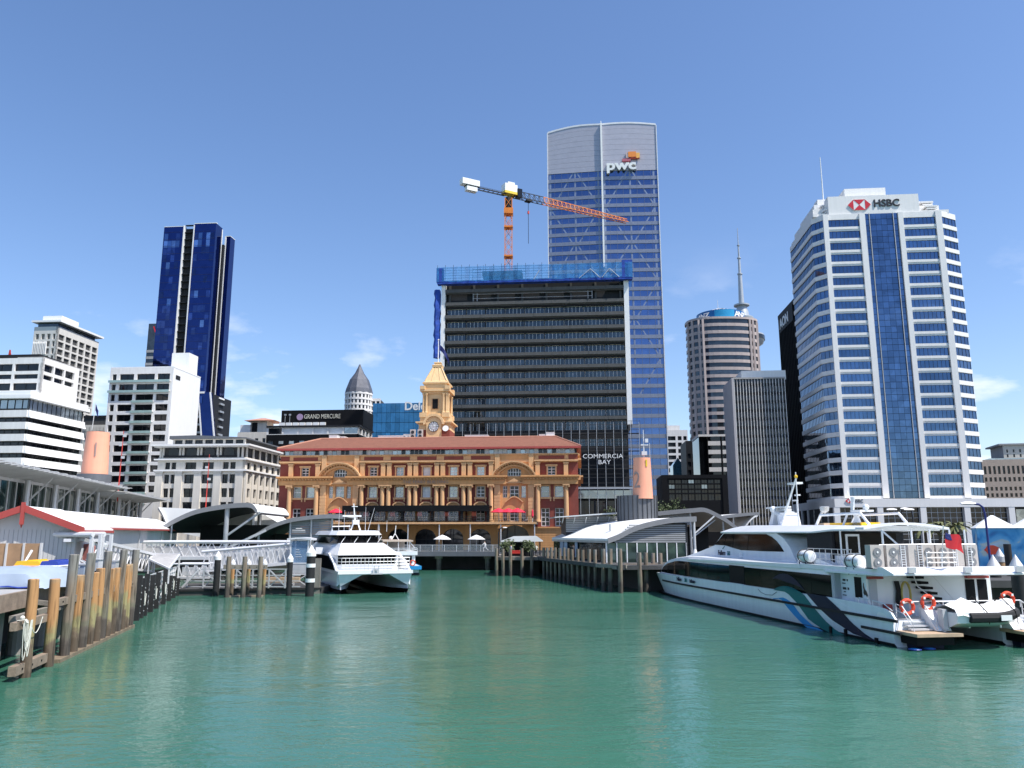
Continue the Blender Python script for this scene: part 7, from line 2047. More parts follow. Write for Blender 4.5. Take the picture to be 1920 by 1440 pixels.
for (x, z, r_, c) in ((5.3, 1.6, .55, 'coral'), (5.7, 1.35, .35, 'letter_white'), (8.3, 2.0, .6, 'ring_red'), (1.0, 1.9, .5, 'ring_red'), (1.4, 1.3, .3, 'navy'), (3.8, 2.4, .35, 'cream_stone')):
    MB().prism([(x+r_*math.cos(2*PI*i/14)*(1.25 if i % 2 else 1), z+r_*math.sin(2*PI*i/14)*.8) for i in range(14)], 'y', -.02-.01*r_, -.004).build('mural_shape', M[c], mq)
MB().box(0, 9, -.05, .0, .05, .32).build('wall_hem', M['navy'], mq)
for k in range(3):
    a = k*3.0; n = 10
    ringb = [(a-.1, -.2, zq_), (a+3.1, -.2, zq_), (a+3.1, 4.2, zq_), (a-.1, 4.2, zq_)]
    MB().loft([ringb, [(a+.5,1.0,zq_+.45),(a+2.5,1.0,zq_+.45),(a+2.5,3.4,zq_+.45),(a+.5,3.4,zq_+.45)], [(a+1.4,2.0,zt_+.15),(a+1.6,2.0,zt_+.15),(a+1.6,2.3,zt_+.15),(a+1.4,2.3,zt_+.15)]]).build('peaked_roof', M['roof_white'], mq)
def rp(lab, u, vt, Y, r, m, cap, z0=-1.2):
    x = at(u, vt, Y).x; t = thing('mooring_pile', lab, 'pile', (x, Y, 0)); h_ = zat(vt, Y)
    hs = h_-r*1.9 if cap else h_
    MB().cyl((0,0,z0),(0,0,hs), r, n=18).build('shaft', M[m], t, True)
    if cap:
        MB().lathe([(r*1.08,hs-.45),(r*1.08,hs),(.02,h_)], n=18).build('cone_cap', M['galv'], t)
rp('thick black pile with grey cone, left one behind the covered tender', 1861, 1040, 62, .44, 'black_rubber', True)
rp('thick black pile with grey cone, nearest the right frame edge', 1903, 1039.5, 56, .40, 'black_rubber', True)
rp('slimmer olive pile with grey cone below the marquee', 1873, 1028, 66, .34, 'pile', True)
rp('plain black pile without cap in front of the marquee mural', 1888, 1020, 64, .27, 'black_rubber', False)
# ------------------------------------------------------------------ white catamaran moored bow-on at the left
PSI = rad(22)
CB = Vector((at(632, 1100, 82).x, 82.0, 0))
cat = thing('catamaran', 'white catamaran ferry moored bow towards us beside the banded pile', 'ferry', tuple(CB), PSI)
BM = 7.6
def zc_(v, back=0): return zat(v, 84+back)
dk = zc_(1069)
def hull_rings(x_out, x_in, L_, zd, s):
    rings = []
    for y, f, zk in ((0,.02,.3),(.5,.16,-.1),(2,.5,-.6),(5,.85,-.7),(10,1,-.7),(L_,1,-.6)):
        xm = x_in if False else (x_out+(x_in-x_out)*.12)
        a = xm+(x_out-xm)*f; b = xm+(x_in-xm)*f
        # the deck flares wider than the waterline
        ad, bd = x_out+(xm-x_out)*(.1 if y < 2 else 0)*(1-f), x_in
        yo = -.45 if y == 0 else 0
        rings.append([(ad,y+yo,zd),(a,y,.75),(a+(xm-a)*.12,y,.15),(xm,y,zk),(b+(xm-b)*.12,y,.15),(b,y,.75),(bd,y+yo,zd)])
    return rings
for xo, xi in ((0, 2.5), (BM, BM-2.5)):
    MB().loft(hull_rings(xo, xi, 24, dk-.35, 1)).build('hull', M['boat_hull'], cat, True)
    rr3 = [[(p[0]+(p[0]-(xo+xi)/2)*.012, p[1]-.02, min(p[2], .4)) for p in r] for r in hull_rings(xo, xi, 24, dk-.35, 1)]
    MB().loft(rr3).build('boot_stripe', M['antifoul'], cat)
# arched bridge deck between the hulls
n = 12; top = [(BM*i/n, dk-.3) for i in range(n+1)]; bot = [(BM*i/n, dk-.42-(.0 if 0 < i < n else .3)-.85*abs(2*i/n-1)**3) for i in range(n+1)]
MB().strip(top, bot, 'y', .25, 23.5).build('bridge_deck', M['boat_hull'], cat, True)
MB().prism([(-.06,-.55),(BM+.06,-.55),(BM+.1,24),(-.1,24)], 'z', dk-.32, dk).build('fore_deck', M['boat_white'], cat)
# saloon with side windows, coach roof and dark front glazing
zS = zc_(1040, 2)
MB().prism([(.35,2.8),(BM-.9,2.8),(BM-.1,5),(BM-.1,23),(.1,23),(-.02,5)], 'z', dk, zS).build('saloon', M['boat_white'], cat)
MB().prism([(.45,2.72),(BM-1.0,2.72),(BM-1.0,2.82),(.45,2.82)], 'z', dk+.55, zS-.05).build('front_glazing', M['glass_boat'], cat)
# side cheek: white brow with a curved dark window
MB().prism([(-.35,dk-.05),(.6,dk+.0),(2.6,dk+.85),(5.5,zS+.15),(22,zS+.15),(22,dk-.05)], 'x', -.12, .12).build('side_cheek', M['boat_white'], cat)
MB().prism([(.9,dk+.02),(2.4,dk+.62),(5.2,zS-.15),(18,zS-.1),(18,dk+.02)], 'x', -.16, -.121).build('side_window', M['glass_boat'], cat)
MB().prism([(-.35,dk-.05),(.6,dk+.0),(2.6,dk+.85),(5.5,zS+.15),(22,zS+.15),(22,dk-.05)], 'x', BM-.12, BM+.12).build('side_cheek', M['boat_white'], cat)
zW, zWt, zRf = zc_(1018, 5.5), zc_(1003, 5.5), zc_(995, 6)
MB().loft([[(.3,2.0,zS),(BM-.7,2.0,zS),(BM-.1,6.5,zS+.02),(BM-.1,22,zS+.02),(-.05,22,zS+.02),(-.05,6.5,zS+.02)], [(1.1,4.9,zW),(BM-2.2,4.9,zW),(BM-1.4,7,zW),(BM-1.4,20,zW),(.6,20,zW),(.6,7,zW)]]).build('coach_roof', M['boat_white'], cat)
MB().loft([[(.75,5.6,zW),(BM-2.3,5.6,zW),(BM-1.7,7.5,zW),(BM-1.7,18,zW),(.3,18,zW),(.3,7.5,zW)], [(1.1,6.3,zWt),(BM-2.5,6.3,zWt),(BM-1.9,8,zWt),(BM-1.9,17,zWt),(.6,17,zWt),(.6,8,zWt)]]).build('wheelhouse_glass', M['glass_boat'], cat)
MB().loft([[(.7,5.5,zWt),(BM-2.2,5.5,zWt),(BM-1.5,7.5,zWt),(BM-1.5,18,zWt),(.2,18,zWt),(.2,7.5,zWt)], [(1.0,6.0,zRf),(BM-2.5,6.0,zRf),(BM-1.8,8,zRf),(BM-1.8,17,zRf),(.5,17,zRf),(.5,8,zRf)]]).build('wheelhouse_roof', M['boat_white'], cat)
wm_ = MB().bar((0,5.45,zW+.05),(.5,5.9,zWt-.2), .05).mesh('wiper', M['alu_white'])
for x in (1.2, 2.6, 4.0, 5.2): link('wiper', wm_, cat, Matrix.Translation((x, -.05, 0)))
mb = MB()
for x in (2.3, 4.0): mb.bar((x,5.5,zW),(x+.05,6.2,zWt), .06)
mb.build('glass_mullion', M['black'], cat)
# bow rail, anchor gear
rl = MB(); zr_ = zc_(1045.5)
pts = [(.15,2.4),(.0,.6),(.3,-.35),(BM/2,-.5),(BM-.3,-.35),(BM,.6),(BM-.15,2.4)]
for z in (dk+.3, dk+.6, dk+.9, zr_): rl.tube([(x,y,z) for x, y in pts], .028, 5)
for i in range(19):
    x = .3+(BM-.6)*i/18; y = -.35-.15*math.sin(PI*i/18); rl.cyl((x,y,dk),(x,y,zr_), .024, n=5)
rl.build('bow_rail', M['alu_white'], cat)
an = MB(); an.box(BM/2-.12, BM/2+.12, -.7, .3, dk, dk+.18); an.bar((BM/2-.25,-.75,dk-.25),(BM/2-.25,-.75,dk+.5), .09); an.bar((BM/2+.2,-.75,dk-.25),(BM/2+.2,-.75,dk+.5), .09); an.bar((BM/2-.6,-.78,dk-.3),(BM/2+.6,-.78,dk-.3), .12)
an.build('anchor', M['galv'], cat)
ms_ = MB(); xm = 3.2
for a in (-.55, .55): ms_.bar((xm+a,8,zRf),(xm+a*.3,8,zRf+1.1), .14)
ms_.box(xm-.35, xm+.35, 7.7, 8.3, zRf+.7, zRf+1.2); ms_.cyl((xm-.1,8,zRf+1.1),(xm-.3,8,zat(945, 92)), .1, .05, 8); ms_.box(xm-1.5, xm+.6, 7.9, 8.1, zRf+1.55, zRf+1.72); ms_.box(xm-.5, xm+.15, 7.9, 8.1, zat(951, 92), zat(950, 92))
ms_.tube([(xm-2.6,8,zRf),(xm-2.6,8,zRf+.45),(xm-.6,8,zRf+.5)], .06)
ms_.build('radar_mast', M['boat_white'], cat)
wh_ = MB()
for x, h_, tl in ((1.5, 2.6, 0), (2.1, 2.3, 0), (4.5, 2.7, 0), (4.8, 2.6, .7), (7.0, 1.2, 0), (6.0, .8, 0)): wh_.cyl((x,9,zRf-.1),(x+tl,9,zRf+h_), .03, .015, 5)
wh_.build('whip_antenna', M['alu_white'], cat)
for x in (-.6,): MB().box(x-.5, x+.3, 8, 9.5, zS, zS+.7).build('fender_locker', M['boat_white'], cat)

# ------------------------------------------------------------------ small ferry behind it
SFY = 118.0
s0 = at(722, 1070, SFY); sf_ = thing('small_ferry', 'small white ferry with blue stripe and upper deck behind the catamaran', 'ferry', (s0.x, SFY, 0), rad(12))
wS = (at(786, 1070, SFY).x-s0.x)
def zz_(v): return zat(v, SFY)
MB().loft([[(0,y,zz_(1061)),(wS,y,zz_(1061)),(wS*.97,y,.1),(wS*.9,y,-.4),(wS*.1,y,-.4),(wS*.03,y,.1)] for y in (0, 9, 15)]).build('hull', M['boat_white'], sf_)
MB().box(-.05, wS+.25, -.8, 15, zz_(1068), zz_(1061.5)).build('blue_stripe', M['sea_blue'], sf_)
MB().box(-.02, wS+.02, -.1, 15, -.3, .35).build('boot_stripe', M['antifoul'], sf_)
MB().box(.2, wS-.5, 1.5, 14, zz_(1061), zz_(1041)).build('cabin', M['boat_white'], sf_)
MB().box(.6, wS-1.0, 1.42, 1.5, zz_(1057), zz_(1043)).build('cabin_window', M['glass_boat'], sf_)
MB().box(0, wS-.3, 0, 14.5, zz_(1041), zz_(1034)).build('upper_deck', M['boat_white'], sf_)
mb = MB()
for z in (zz_(1028), zz_(1031)): mb.tube([(0,14,z),(0,.05,z),(wS-.35,.05,z),(wS-.35,14,z)], .04, 5)
for i in range(8): mb.cyl(((wS-.35)*i/7,.05,zz_(1034)),((wS-.35)*i/7,.05,zz_(1028)), .035, n=5)
mb.build('rail', M['alu_white'], sf_)
MB().box(-.4, wS-.9, 1, 13, zz_(1016), zz_(1013)).build('canopy', M['beige_far'], sf_)
mb = MB()
for x in (.3, 1.9, wS-1.4): mb.cyl((x,1.2,zz_(1034)),(x,1.2,zz_(1016)), .06, n=6)
mb.bar((wS-1.4,1.2,zz_(1016)),(wS-.6,1.2,zz_(1028)), .09); mb.build('canopy_post', M['alu_white'], sf_)
MB().box(.6, wS-1.6, 8, 8.4, zz_(1034), zz_(1017)).build('bulkhead', M['ac_beige'], sf_)
mb = MB(); xq = wS*.3; mb.bar((xq-.5,3,zz_(1013)),(xq,3,zz_(1000)), .12); mb.bar((xq+.6,3,zz_(1013)),(xq,3,zz_(1000)), .1); mb.cyl((xq,3,zz_(1003)),(xq+.1,3,zz_(985)), .06, n=6); mb.sphere((xq-.6,3,zz_(1009)), .3); mb.build('mast', M['boat_white'], sf_)
lr = MB().ring((wS-1.0,-.12,zz_(1056)), .36, .1, 'y', 20, 6).build('life_ring', M['ring_red'], sf_)

# ------------------------------------------------------------------ large ferry alongside pier two
ST, BW = on(1673, 1212), on(1225, 1112)
kd = Vector((BW.x-ST.x, BW.y-ST.y, 0)).normalized(); kp = Vector((-kd.y, kd.x, 0))
kf = thing('large_ferry', 'large white passenger catamaran with teal and navy wave livery and black windows', 'ferry', (ST.x, ST.y, 0), math.atan2(kd.y, kd.x))
def sv(u, v, y=0.0):
    """bearing -> (distance from stern, height) on the plane y metres outboard of the port side"""
    r = bearing(u, v); o = Vector((ST.x, ST.y, 0))+kp*y
    k = r.x/r.y; s = (k*o.y-o.x)/(kd.x-k*kd.y)
    Y = o.y+kd.y*s
    return s, EYE+r.z/r.y*Y
BEAM = 9.2
def yz(u, v, s):
    """bearing -> (y, z) on the cross plane s metres ahead of the stern"""
    r = bearing(u, v); o = Vector((ST.x, ST.y, 0))+kd*s
    k = r.x/r.y; y = (k*o.y-o.x)/(kp.x-k*kp.y)
    return y, EYE+r.z/r.y*(o.y+kp.y*y)
# hulls
def demi(sgn):
    yo, yi = (0, -2.7) if sgn > 0 else (-BEAM, -BEAM+2.7)
    ym = yo+(yi-yo)*.45
    def ring(s, f, fd_, zt_, zk, ds):
        a, b = ym+(yo-ym)*f, ym+(yi-ym)*f; ad, bd = ym+(yo-ym)*fd_, ym+(yi-ym)*fd_
        return [(s+ds,ad,zt_),(s+ds*.6,a+(ad-a)*.6,1.2),(s,a,.12),(s-.2,ym+(a-ym)*.75,-.3),(s-.5,ym,zk),(s-.2,ym+(b-ym)*.75,-.3),(s,b,.12),(s+ds*.6,b+(bd-b)*.6,1.2),(s+ds,bd,zt_)]
    st_ = [(-.25,1,1,1.32,-.6,0),(.6,1,1,1.34,-.7,0),(3,1,1,1.5,-.8,0),(6,1,1,2.1,-.8,0),(22,1,1,2.12,-.8,0),(27,.99,1,2.1,-.8,0),(31,.9,.97,2.08,-.8,.1),(34,.7,.88,2.06,-.7,.25),(36.8,.42,.72,2.04,-.5,.6),(38.4,.2,.52,2.03,-.2,1.0),(39.2,.03,.3,2.02,.05,1.5)]
    return [ring(*a) for a in st_]
for sgn in (1, -1):
    rg_ = demi(sgn)
    MB().loft(rg_).build('hull', M['boat_hull'], kf, True)
    bt_ = [[(p[0], p[1]*1.0+(.02 if (p[1]+1.2 > 0 if sgn > 0 else p[1] > -BEAM+1.3) else -.02), min(p[2], .16)) for p in r] for r in rg_]
    MB().loft(bt_).build('boot_stripe', M['antifoul'], kf)
MB().box(1.5, 34, -BEAM+2.6, -2.6, 1.25, 2.0).build('bridge_deck', M['boat_hull'], kf)
# rubbing strakes follow the hull side
def yside(s):
    """outboard y of the topside at mid height"""
    tb_ = ((-1,0),(27,-.01),(31,-.07),(34.2,-.23),(37.2,-.48),(39,-.73),(40.1,-.98),(42,-1.3))
    for (a, ya), (b, yb) in zip(tb_[:-1], tb_[1:]):
        if a <= s <= b: return ya+(yb-ya)*(s-a)/(b-a)
    return 0
def ribbon(pts_top, pts_bot, off, m, name, parent=None, thick=.0):
    mb = MB(); n = len(pts_top)
    vs = []
    for (s, z), (s2, z2) in zip(pts_top, pts_bot): vs += [(s, yside(s)+off, z), (s2, yside(s2)+off, z2), (s, yside(s)+off-thick-.004, z), (s2, yside(s2)+off-thick-.004, z2)]
    fs = []
    for i in range(n-1):
        a, b = i*4, (i+1)*4
        fs += [(a,a+1,b+1,b), (a,b,b+2,a+2), (a+1,a+3,b+3,b+1)]
    fs += [(0,2,3,1), ((n-1)*4,(n-1)*4+1,(n-1)*4+3,(n-1)*4+2)]
    mb.add(vs, fs)
    return mb.build(name, M[m], parent or kf)
ss = [-.7+i*38.6/24 for i in range(25)]
ribbon([(s, 1.44) for s in ss], [(s, 1.29) for s in ss], .10, 'black_rubber', 'rubbing_strake', thick=.09)
ribbon([(-.9+i*.9, .80) for i in range(5)], [(-.9+i*.9, .66) for i in range(5)], .08, 'black_rubber', 'rubbing_strake', thick=.07)
# livery waves, laid on the topsides
def wave(left, right, m, off):
    L_ = [sv(*p) for p in left]; R_ = [sv(*p) for p in right]
    def res(P, n=14):
        d = [0]
        for a, b in zip(P[:-1], P[1:]): d.append(d[-1]+math.hypot(b[0]-a[0], b[1]-a[1]))
        out = []
        for i in range(n+1):
            x = d[-1]*i/n
            for k in range(len(P)-1):
                if d[k] <= x <= d[k+1]+1e-6:
                    f = (x-d[k])/max(d[k+1]-d[k], 1e-6); out.append((P[k][0]+(P[k+1][0]-P[k][0])*f, P[k][1]+(P[k+1][1]-P[k][1])*f)); break
        return out
    ribbon(res(L_), res(R_), off, m, 'livery_wave')
wave([(1448,1124),(1464,1122),(1474,1136),(1493,1158),(1513,1177),(1541,1183.5)], [(1450,1122),(1470,1120),(1484,1129),(1502,1153),(1523,1172),(1544,1183)], 'sea_blue', .022)
wave([(1450,1106),(1475,1110),(1495,1131),(1517,1162),(1543,1180),(1560,1188)], [(1470,1100),(1505,1111),(1523,1135),(1547,1163),(1566,1180),(1585,1191.5)], 'teal', .026)
wave([(1512,1112),(1533,1137),(1560,1162),(1600,1188),(1643,1203)], [(1549,1118),(1577,1144),(1597,1167),(1622,1188),(1645,1203)], 'navy', .030)
# hull fittings
for u, v in ((1559, 1181), (1587, 1186), (1645, 1203), (1362, 1147)):
    s, z = sv(u, v); MB().box(s-.12, s+.12, .0, .09, z-.22, z+.2).build('outlet', M['black'], kf)
# main deck saloon
def yb(s): return -.22+(yside(s))
stn = [(40.5,3.3,2.3),(39.7,3.52,2.62),(38.2,3.78,3.06),(36.4,4.02,3.42),(33.8,4.22,3.72),(30.5,4.34,3.94),(27,4.38,4.0),(20,4.4,3.98),(10,4.4,3.9),(5.6,4.4,3.86)]
cy = -BEAM/2
rings = []
for s, w, zt_ in stn: rings.append([(s,cy+w,2.0),(s,cy+w,zt_-.26),(s,cy+w-.1,zt_-.07),(s,cy+w-.4,zt_),(s,cy-w+.4,zt_),(s,cy-w+.1,zt_-.07),(s,cy-w,zt_-.26),(s,cy-w,2.0)])
MB().loft(rings).build('saloon', M['boat_white'], kf, True)
def ysal(s):
    P = [(a, cy+w) for a, w, z in stn][::-1]
    for (a, ya), (b, y2) in zip(P[:-1], P[1:]):
        if a <= s <= b: return ya+(y2-ya)*(s-a)/(b-a)
    return P[0][1] if s < P[0][0] else P[-1][1]
def ribS(top, bot, off, m, name):
    mb = MB(); n = len(top); vs = []
    for (s, z), (s2, z2) in zip(top, bot): vs += [(s, ysal(s)+off, z), (s2, ysal(s2)+off, z2), (s, ysal(s)+off-.05, z), (s2, ysal(s2)+off-.05, z2)]
    fs = []
    for i in range(n-1): a, b = i*4, (i+1)*4; fs += [(a,a+1,b+1,b), (a,b,b+2,a+2), (a+1,a+3,b+3,b+1)]
    fs += [(0,2,3,1), ((n-1)*4,(n-1)*4+1,(n-1)*4+3,(n-1)*4+2)]
    mb.add(vs, fs); return mb.build(name, M[m], kf)
def ztopw(s):
    P = [(a, z) for a, w, z in stn][::-1]
    for (a, za2), (b, zb2) in zip(P[:-1], P[1:]):
        if a <= s <= b: return min(3.44, za2+(zb2-za2)*(s-a)/(b-a)-.36)
    return 2.2
panes = [5.95, 8.3, 10.7, 13.1, 15.6, 18.2, 20.9, 23.2, 25.4, 27.6, 29.8, 32.0, 34.2, 36.2, 38.0, 39.6]
for i, (a, b) in enumerate(zip(panes[:-1], panes[1:])):
    if i == 5: continue
    m_ = 5 if b > 32 else 2; xs = [a+(b-a)*k/m_ for k in range(m_+1)]
    g_ = .02
    xs[0] += g_; xs[-1] -= g_
    ribS([(s, max(ztopw(s), 2.16)) for s in xs], [(s, 2.12) for s in xs], .035, 'glass_boat', 'saloon_window')
ribS([(18.2, 3.5), (20.9, 3.5)], [(18.2, 2.02), (20.9, 2.02)], .05, 'black', 'boarding_door')
MB().box(18.3, 20.8, -.2, .03, 1.45, 2.15).build('boarding_gate', M['boat_hull'], kf)
s, z = sv(1305, 1086)
# wave tops drawn on the window glass
def arcband(u0, v0, u1, v1, rise, th, m, y, name):
    a, b = sv(u0, v0, y), sv(u1, v1, y); n = 12; top, bot = [], []
    for i in range(n+1):
        q = i/n; x = a[0]+(b[0]-a[0])*q; zz = a[1]+(b[1]-a[1])*q+rise*4*q*(1-q); top.append((x, zz)); bot.append((x, zz-th*math.sin(PI*min(max(q, .03), .97))))
    MB().strip(top, bot, 'y', y-.02, y, 0).build(name, M[m], kf)
arcband(1449, 1084, 1507, 1105, .62, .55, 'navy', -.13, 'window_wave')
arcband(1452, 1104, 1500, 1111, .3, .38, 'teal', -.12, 'window_wave')
# upper deck edge and wheelhouse
YU = -1.9
W_ = lambda *p: [sv(u, v, YU) for u, v in p]
body = W_((1280,1045.5),(1315,1033),(1340,1022.5),(1356,999.5),(1456,1000),(1470,1010),(1481,1026),(1495,1057))
body = [(s, max(z, 3.6)) for s, z in body]
poly = [(body[0][0], 3.6)]+body+[(body[-1][0], 3.6)]
MB().prism(poly, 'y', -BEAM-YU, YU).build('wheelhouse', M['boat_hull'], kf)
gl_ = W_((1341,1021.5),(1357,1001),(1437,1001.5),(1447,1006.5),(1456,1014),(1464,1024),(1470.5,1034.5),(1430,1033.5),(1390,1031.5),(1376,1027.5),(1360,1022.5))
MB().prism(gl_, 'y', YU+.001, YU+.03).build('wheelhouse_window', M['glass_boat'], kf)
ws = W_((1341,1021.5),(1357,1001))
MB().prism([(ws[0][0]+.04, ws[0][1]), (ws[1][0]+.04, ws[1][1]), (ws[1][0]-.1, ws[1][1]), (ws[0][0]-.1, ws[0][1])], 'y', -BEAM-YU+.4, YU-.25).build('windscreen', M['glass_boat'], kf)
fr_ = MB()
for u, v0_, v1_ in ((1362,1001,1022), (1377,1001,1027), (1405,1001,1032)):
    a, b = sv(u, v0_, YU), sv(u-3, v1_, YU); fr_.bar((a[0], YU+.035, a[1]), (b[0], YU+.035, b[1]), .03)
fr_.build('window_mullion', M['black'], kf)
# sloping quarter behind the wheelhouse and side deck shelf
q = [sv(u, v, -.75) for u, v in ((1495,1057),(1497,1048),(1535,1049),(1580,1066),(1580,1072))]
MB().prism([(a, max(b, 3.7)) for a, b in q], 'y', -1.3, -.75).build('quarter_fairing', M['boat_hull'], kf)
a = sv(1495, 1070, -.1); MB().prism([(30, 3.62), (30, 3.74), (9.5, 3.98), (9.5, 3.7)], 'y', -.9, -.1).build('side_shelf', M['boat_white'], kf)
# big roof
YR = -1.7
rt_ = [sv(u, v, YR) for u, v in ((1351,997.5),(1358,991),(1375,986.5),(1400,985),(1460,984.5),(1520,984.5),(1560,986),(1603,989))]
sA = sv(1604, 997, YR)[0]
zr0 = 6.18
top = [(s, z) for s, z in rt_]; top[-1] = (sA, top[-2][1]-.02)
botm = [(s, z-.03) for s, z in top]
for i, (s, z) in enumerate(top): botm[i] = (s, min(z-.03, 6.02 if i < 6 else 6.16))
rr_f = []
for (sa_, zt_), (sb_, zb_) in zip(top, botm):
    e = min(.75, (zt_-zb_)*1.6); y0_, y1_ = YR, -BEAM-YR
    rr_f.append([(sa_,y0_,zb_),(sa_,y0_+.02,zb_+.1),(sa_,y0_-e,zt_),(sa_,y1_+e,zt_),(sa_,y1_-.02,zb_+.1),(sa_,y1_,zb_)])
MB().loft(rr_f).build('roof', M['boat_white'], kf)
# crowned aft canopy
n = 10; tp, bt = [], []
for i in range(n+1):
    y = YR+(-BEAM-2*YR)*i/n; cr2 = .30*math.sin(PI*i/n)
    tp.append((y, 6.36+cr2)); bt.append((y, 6.22+cr2))
MB().strip(tp, bt, 'x', sA-.9, sA+.002).build('canopy_edge', M['boat_white'], kf)
# upper deck
a = sv(1640, 1076, -.2)
zU, zUl = 4.02, 3.72
MB().box(.9, 9.6, -BEAM+.8, -.15, zUl+.02, zU-.0).build('upper_deck', M['boat_white'], kf)
MB().box(.45, .9, -BEAM+.75, -.1, zUl-.06, zU+.12).build('deck_fascia', M['boat_white'], kf)
MB().prism([(.45,zUl-.06),(-.5,zUl+.02),(-.5,zUl+.1),(.45,zU+.12)], 'y', -BEAM+.75, -.1).build('deck_brow', M['boat_white'], kf)
MB().prism([(.45,3.66),(6.5,3.62),(6.5,3.74),(.45,3.74)], 'y', -1.2, -.05).build('brow_lip', M['boat_hull'], kf)
for y in (-1.2, -4.6, -7.8): MB().box(-.6, -.4, y-.22, y+.22, zUl+.15, zUl+.45).build('floodlight', M['galv'], kf)
# aft deckhouse of the upper deck
MB().box(8.6, 11.8, -BEAM+2.0, -2.0, zU, 6.1).build('upper_saloon', M['charcoal'], kf)
MB().box(8.9, 11.8, -2.0, -1.97, zU, zU+.7).build('saloon_dado', M['boat_white'], kf)
MB().box(8.5, 8.59, -6.6, -2.2, zU+.55, 6.0).build('saloon_glass', M['glass_boat'], kf)
MB().box(8.45, 8.5, -3.9, -2.9, zU+.25, 5.95).build('saloon_door', M['boat_white'], kf); MB().box(8.42, 8.449, -3.75, -3.05, zU+.7, 5.8).build('door_window', M['glass_boat'], kf)
MB().box(8.3, 8.58, -7.0, -2.1, zU, zU+.55).build('seat_base', M['boat_white'], kf)
ppm = MB().cyl((0,0,zU),(0,0,6.22), .055, n=8).mesh('pillar', M['boat_white'])
for s, y in ((7.4,-1.9),(2.9,-1.9),(2.9,-7.3),(5.2,-3.4),(3.2,-4.0),(3.2,-5.2),(2.9,-6.3)): link('pillar', ppm, kf, Matrix.Translation((s, y, 0)))
MB().bar((2.9,-1.9,6.15),(2.2,-2.9,4.9), .1).build('knee_brace', M['boat_white'], kf)
mb = MB()
for z in (zU+.35, zU+.7, zU+1.0): mb.tube([(9.5,-.75,z),(4.4,-.75,z)], .022, 5)
for i in range(8): mb.cyl((9.5-i*.72,-.75,zU),(9.5-i*.72,-.75,zU+1.0), .02, n=5)
mb.build('side_rail', M['galv'], kf)
# air conditioning units along the aft edge of the upper deck
acm = MB().box(-.26, .26, -.4, .4, .05, 1.32).mesh('ac_case', M['ac_beige']); fan = MB()
for z in (.35, .92): fan.cyl((-.285,0,z),(-.30,0,z), .25, n=14); 
fan_m = fan.mesh('fan_grille', M['fascia_grey']); hub = MB(); [hub.cyl((-.305,0,z),(-.33,0,z), .06, n=8) for z in (.35, .92)]; hub_m = hub.mesh('fan_hub', M['letter_white'])
foot = MB().box(-.3, .3, -.45, -.35, 0, .05).box(-.3, .3, .35, .45, 0, .05).mesh('foot', M['black'])
for k, (s, y, rz) in enumerate([(1.35 if r_ == 0 else 1.5, yz(u_, 1045, 1.1)[0], r_) for u_, r_ in ((1645,0),(1675,0),(1712,PI/2),(1741,0),(1768,0),(1800,PI/2),(1822,0))]):
    Tq = Tm(s, y, zU+.01, rz)
    c = link('ac_unit', acm, kf, Tq); link('fan_grille', fan_m, c); link('fan_hub', hub_m, c); link('foot', foot, c)
mb = MB()
for (ya, yb_) in [(yz(a_, 1045, 1.0)[0], yz(b_, 1045, 1.0)[0]) for a_, b_ in ((1690,1698),(1722,1730),(1788,1795),(1815,1822))]:
    for y in (ya, yb_): mb.bar((1.0,y,zU),(1.0,y,zU+1.3), .04)
    for k in range(9): mb.bar((1.0,ya,zU+.1+k*.14),(1.0,yb_,zU+.1+k*.14), .03)
mb.build('cable_ladder', M['alu_white'], kf)
mb = MB()
for z in (zU+.35, zU+.62, zU+.9): mb.tube([(.75,-3.1,z),(.75,-4.9,z)], .03, 5)
for y in (-3.1, -4.0, -4.9): mb.cyl((.75,y,zU),(.75,y,zU+.95), .03, n=5)
mb.tube([(1.8,-.9,zU+1.32),(1.2,-3,zU+1.36),(1.2,-6.6,zU+1.36)], .035, 5)
mb.build('aft_rail', M['alu_white'], kf)
bench = MB()
for k in range(7): bench.box(2.6, 3.2, -2.6-k*.62, -2.1-k*.62, zU+1.18, zU+1.28)
bench.build('vent_louvres', M['boat_white'], kf)
# life raft canisters on cradles
for i, (u, v) in enumerate(((1510.5, 1043), (1601, 1053))):
    s, z = sv(u, v, -.45); L_ = 1.55
    c = MB().lathe([(.05,-L_/2),(.28,-L_/2+.04),(.38,-L_/2+.18),(.385,-.03),(.4,-.03),(.4,.03),(.385,.03),(.38,L_/2-.18),(.28,L_/2-.04),(.05,L_/2)], n=20)
    for j, vv in enumerate(c.v): c.v[j] = (s+vv[2], -.5+vv[0], z+vv[1])
    lrf = c.build('life_raft', M['boat_white'], kf, True)
    cr3 = MB()
    for ds in (-.42, .38):
        cr3.ring((s+ds,-.5,z), .42, .03, 'x', 20, 5); cr3.bar((s+ds,-.15,z-.35),(s+ds,-.3,z-.75), .06); cr3.bar((s+ds,-.8,z-.35),(s+ds,-.7,z-.75), .06)
    cr3.build('raft_cradle', M['dark_steel'], lrf)
    text('raft_lettering', 'LIFE RAFT' if i == 0 else '25 PERS', .15, M['letter_black'], lrf, Tm(s, -.09, z+.08, PI), .005)
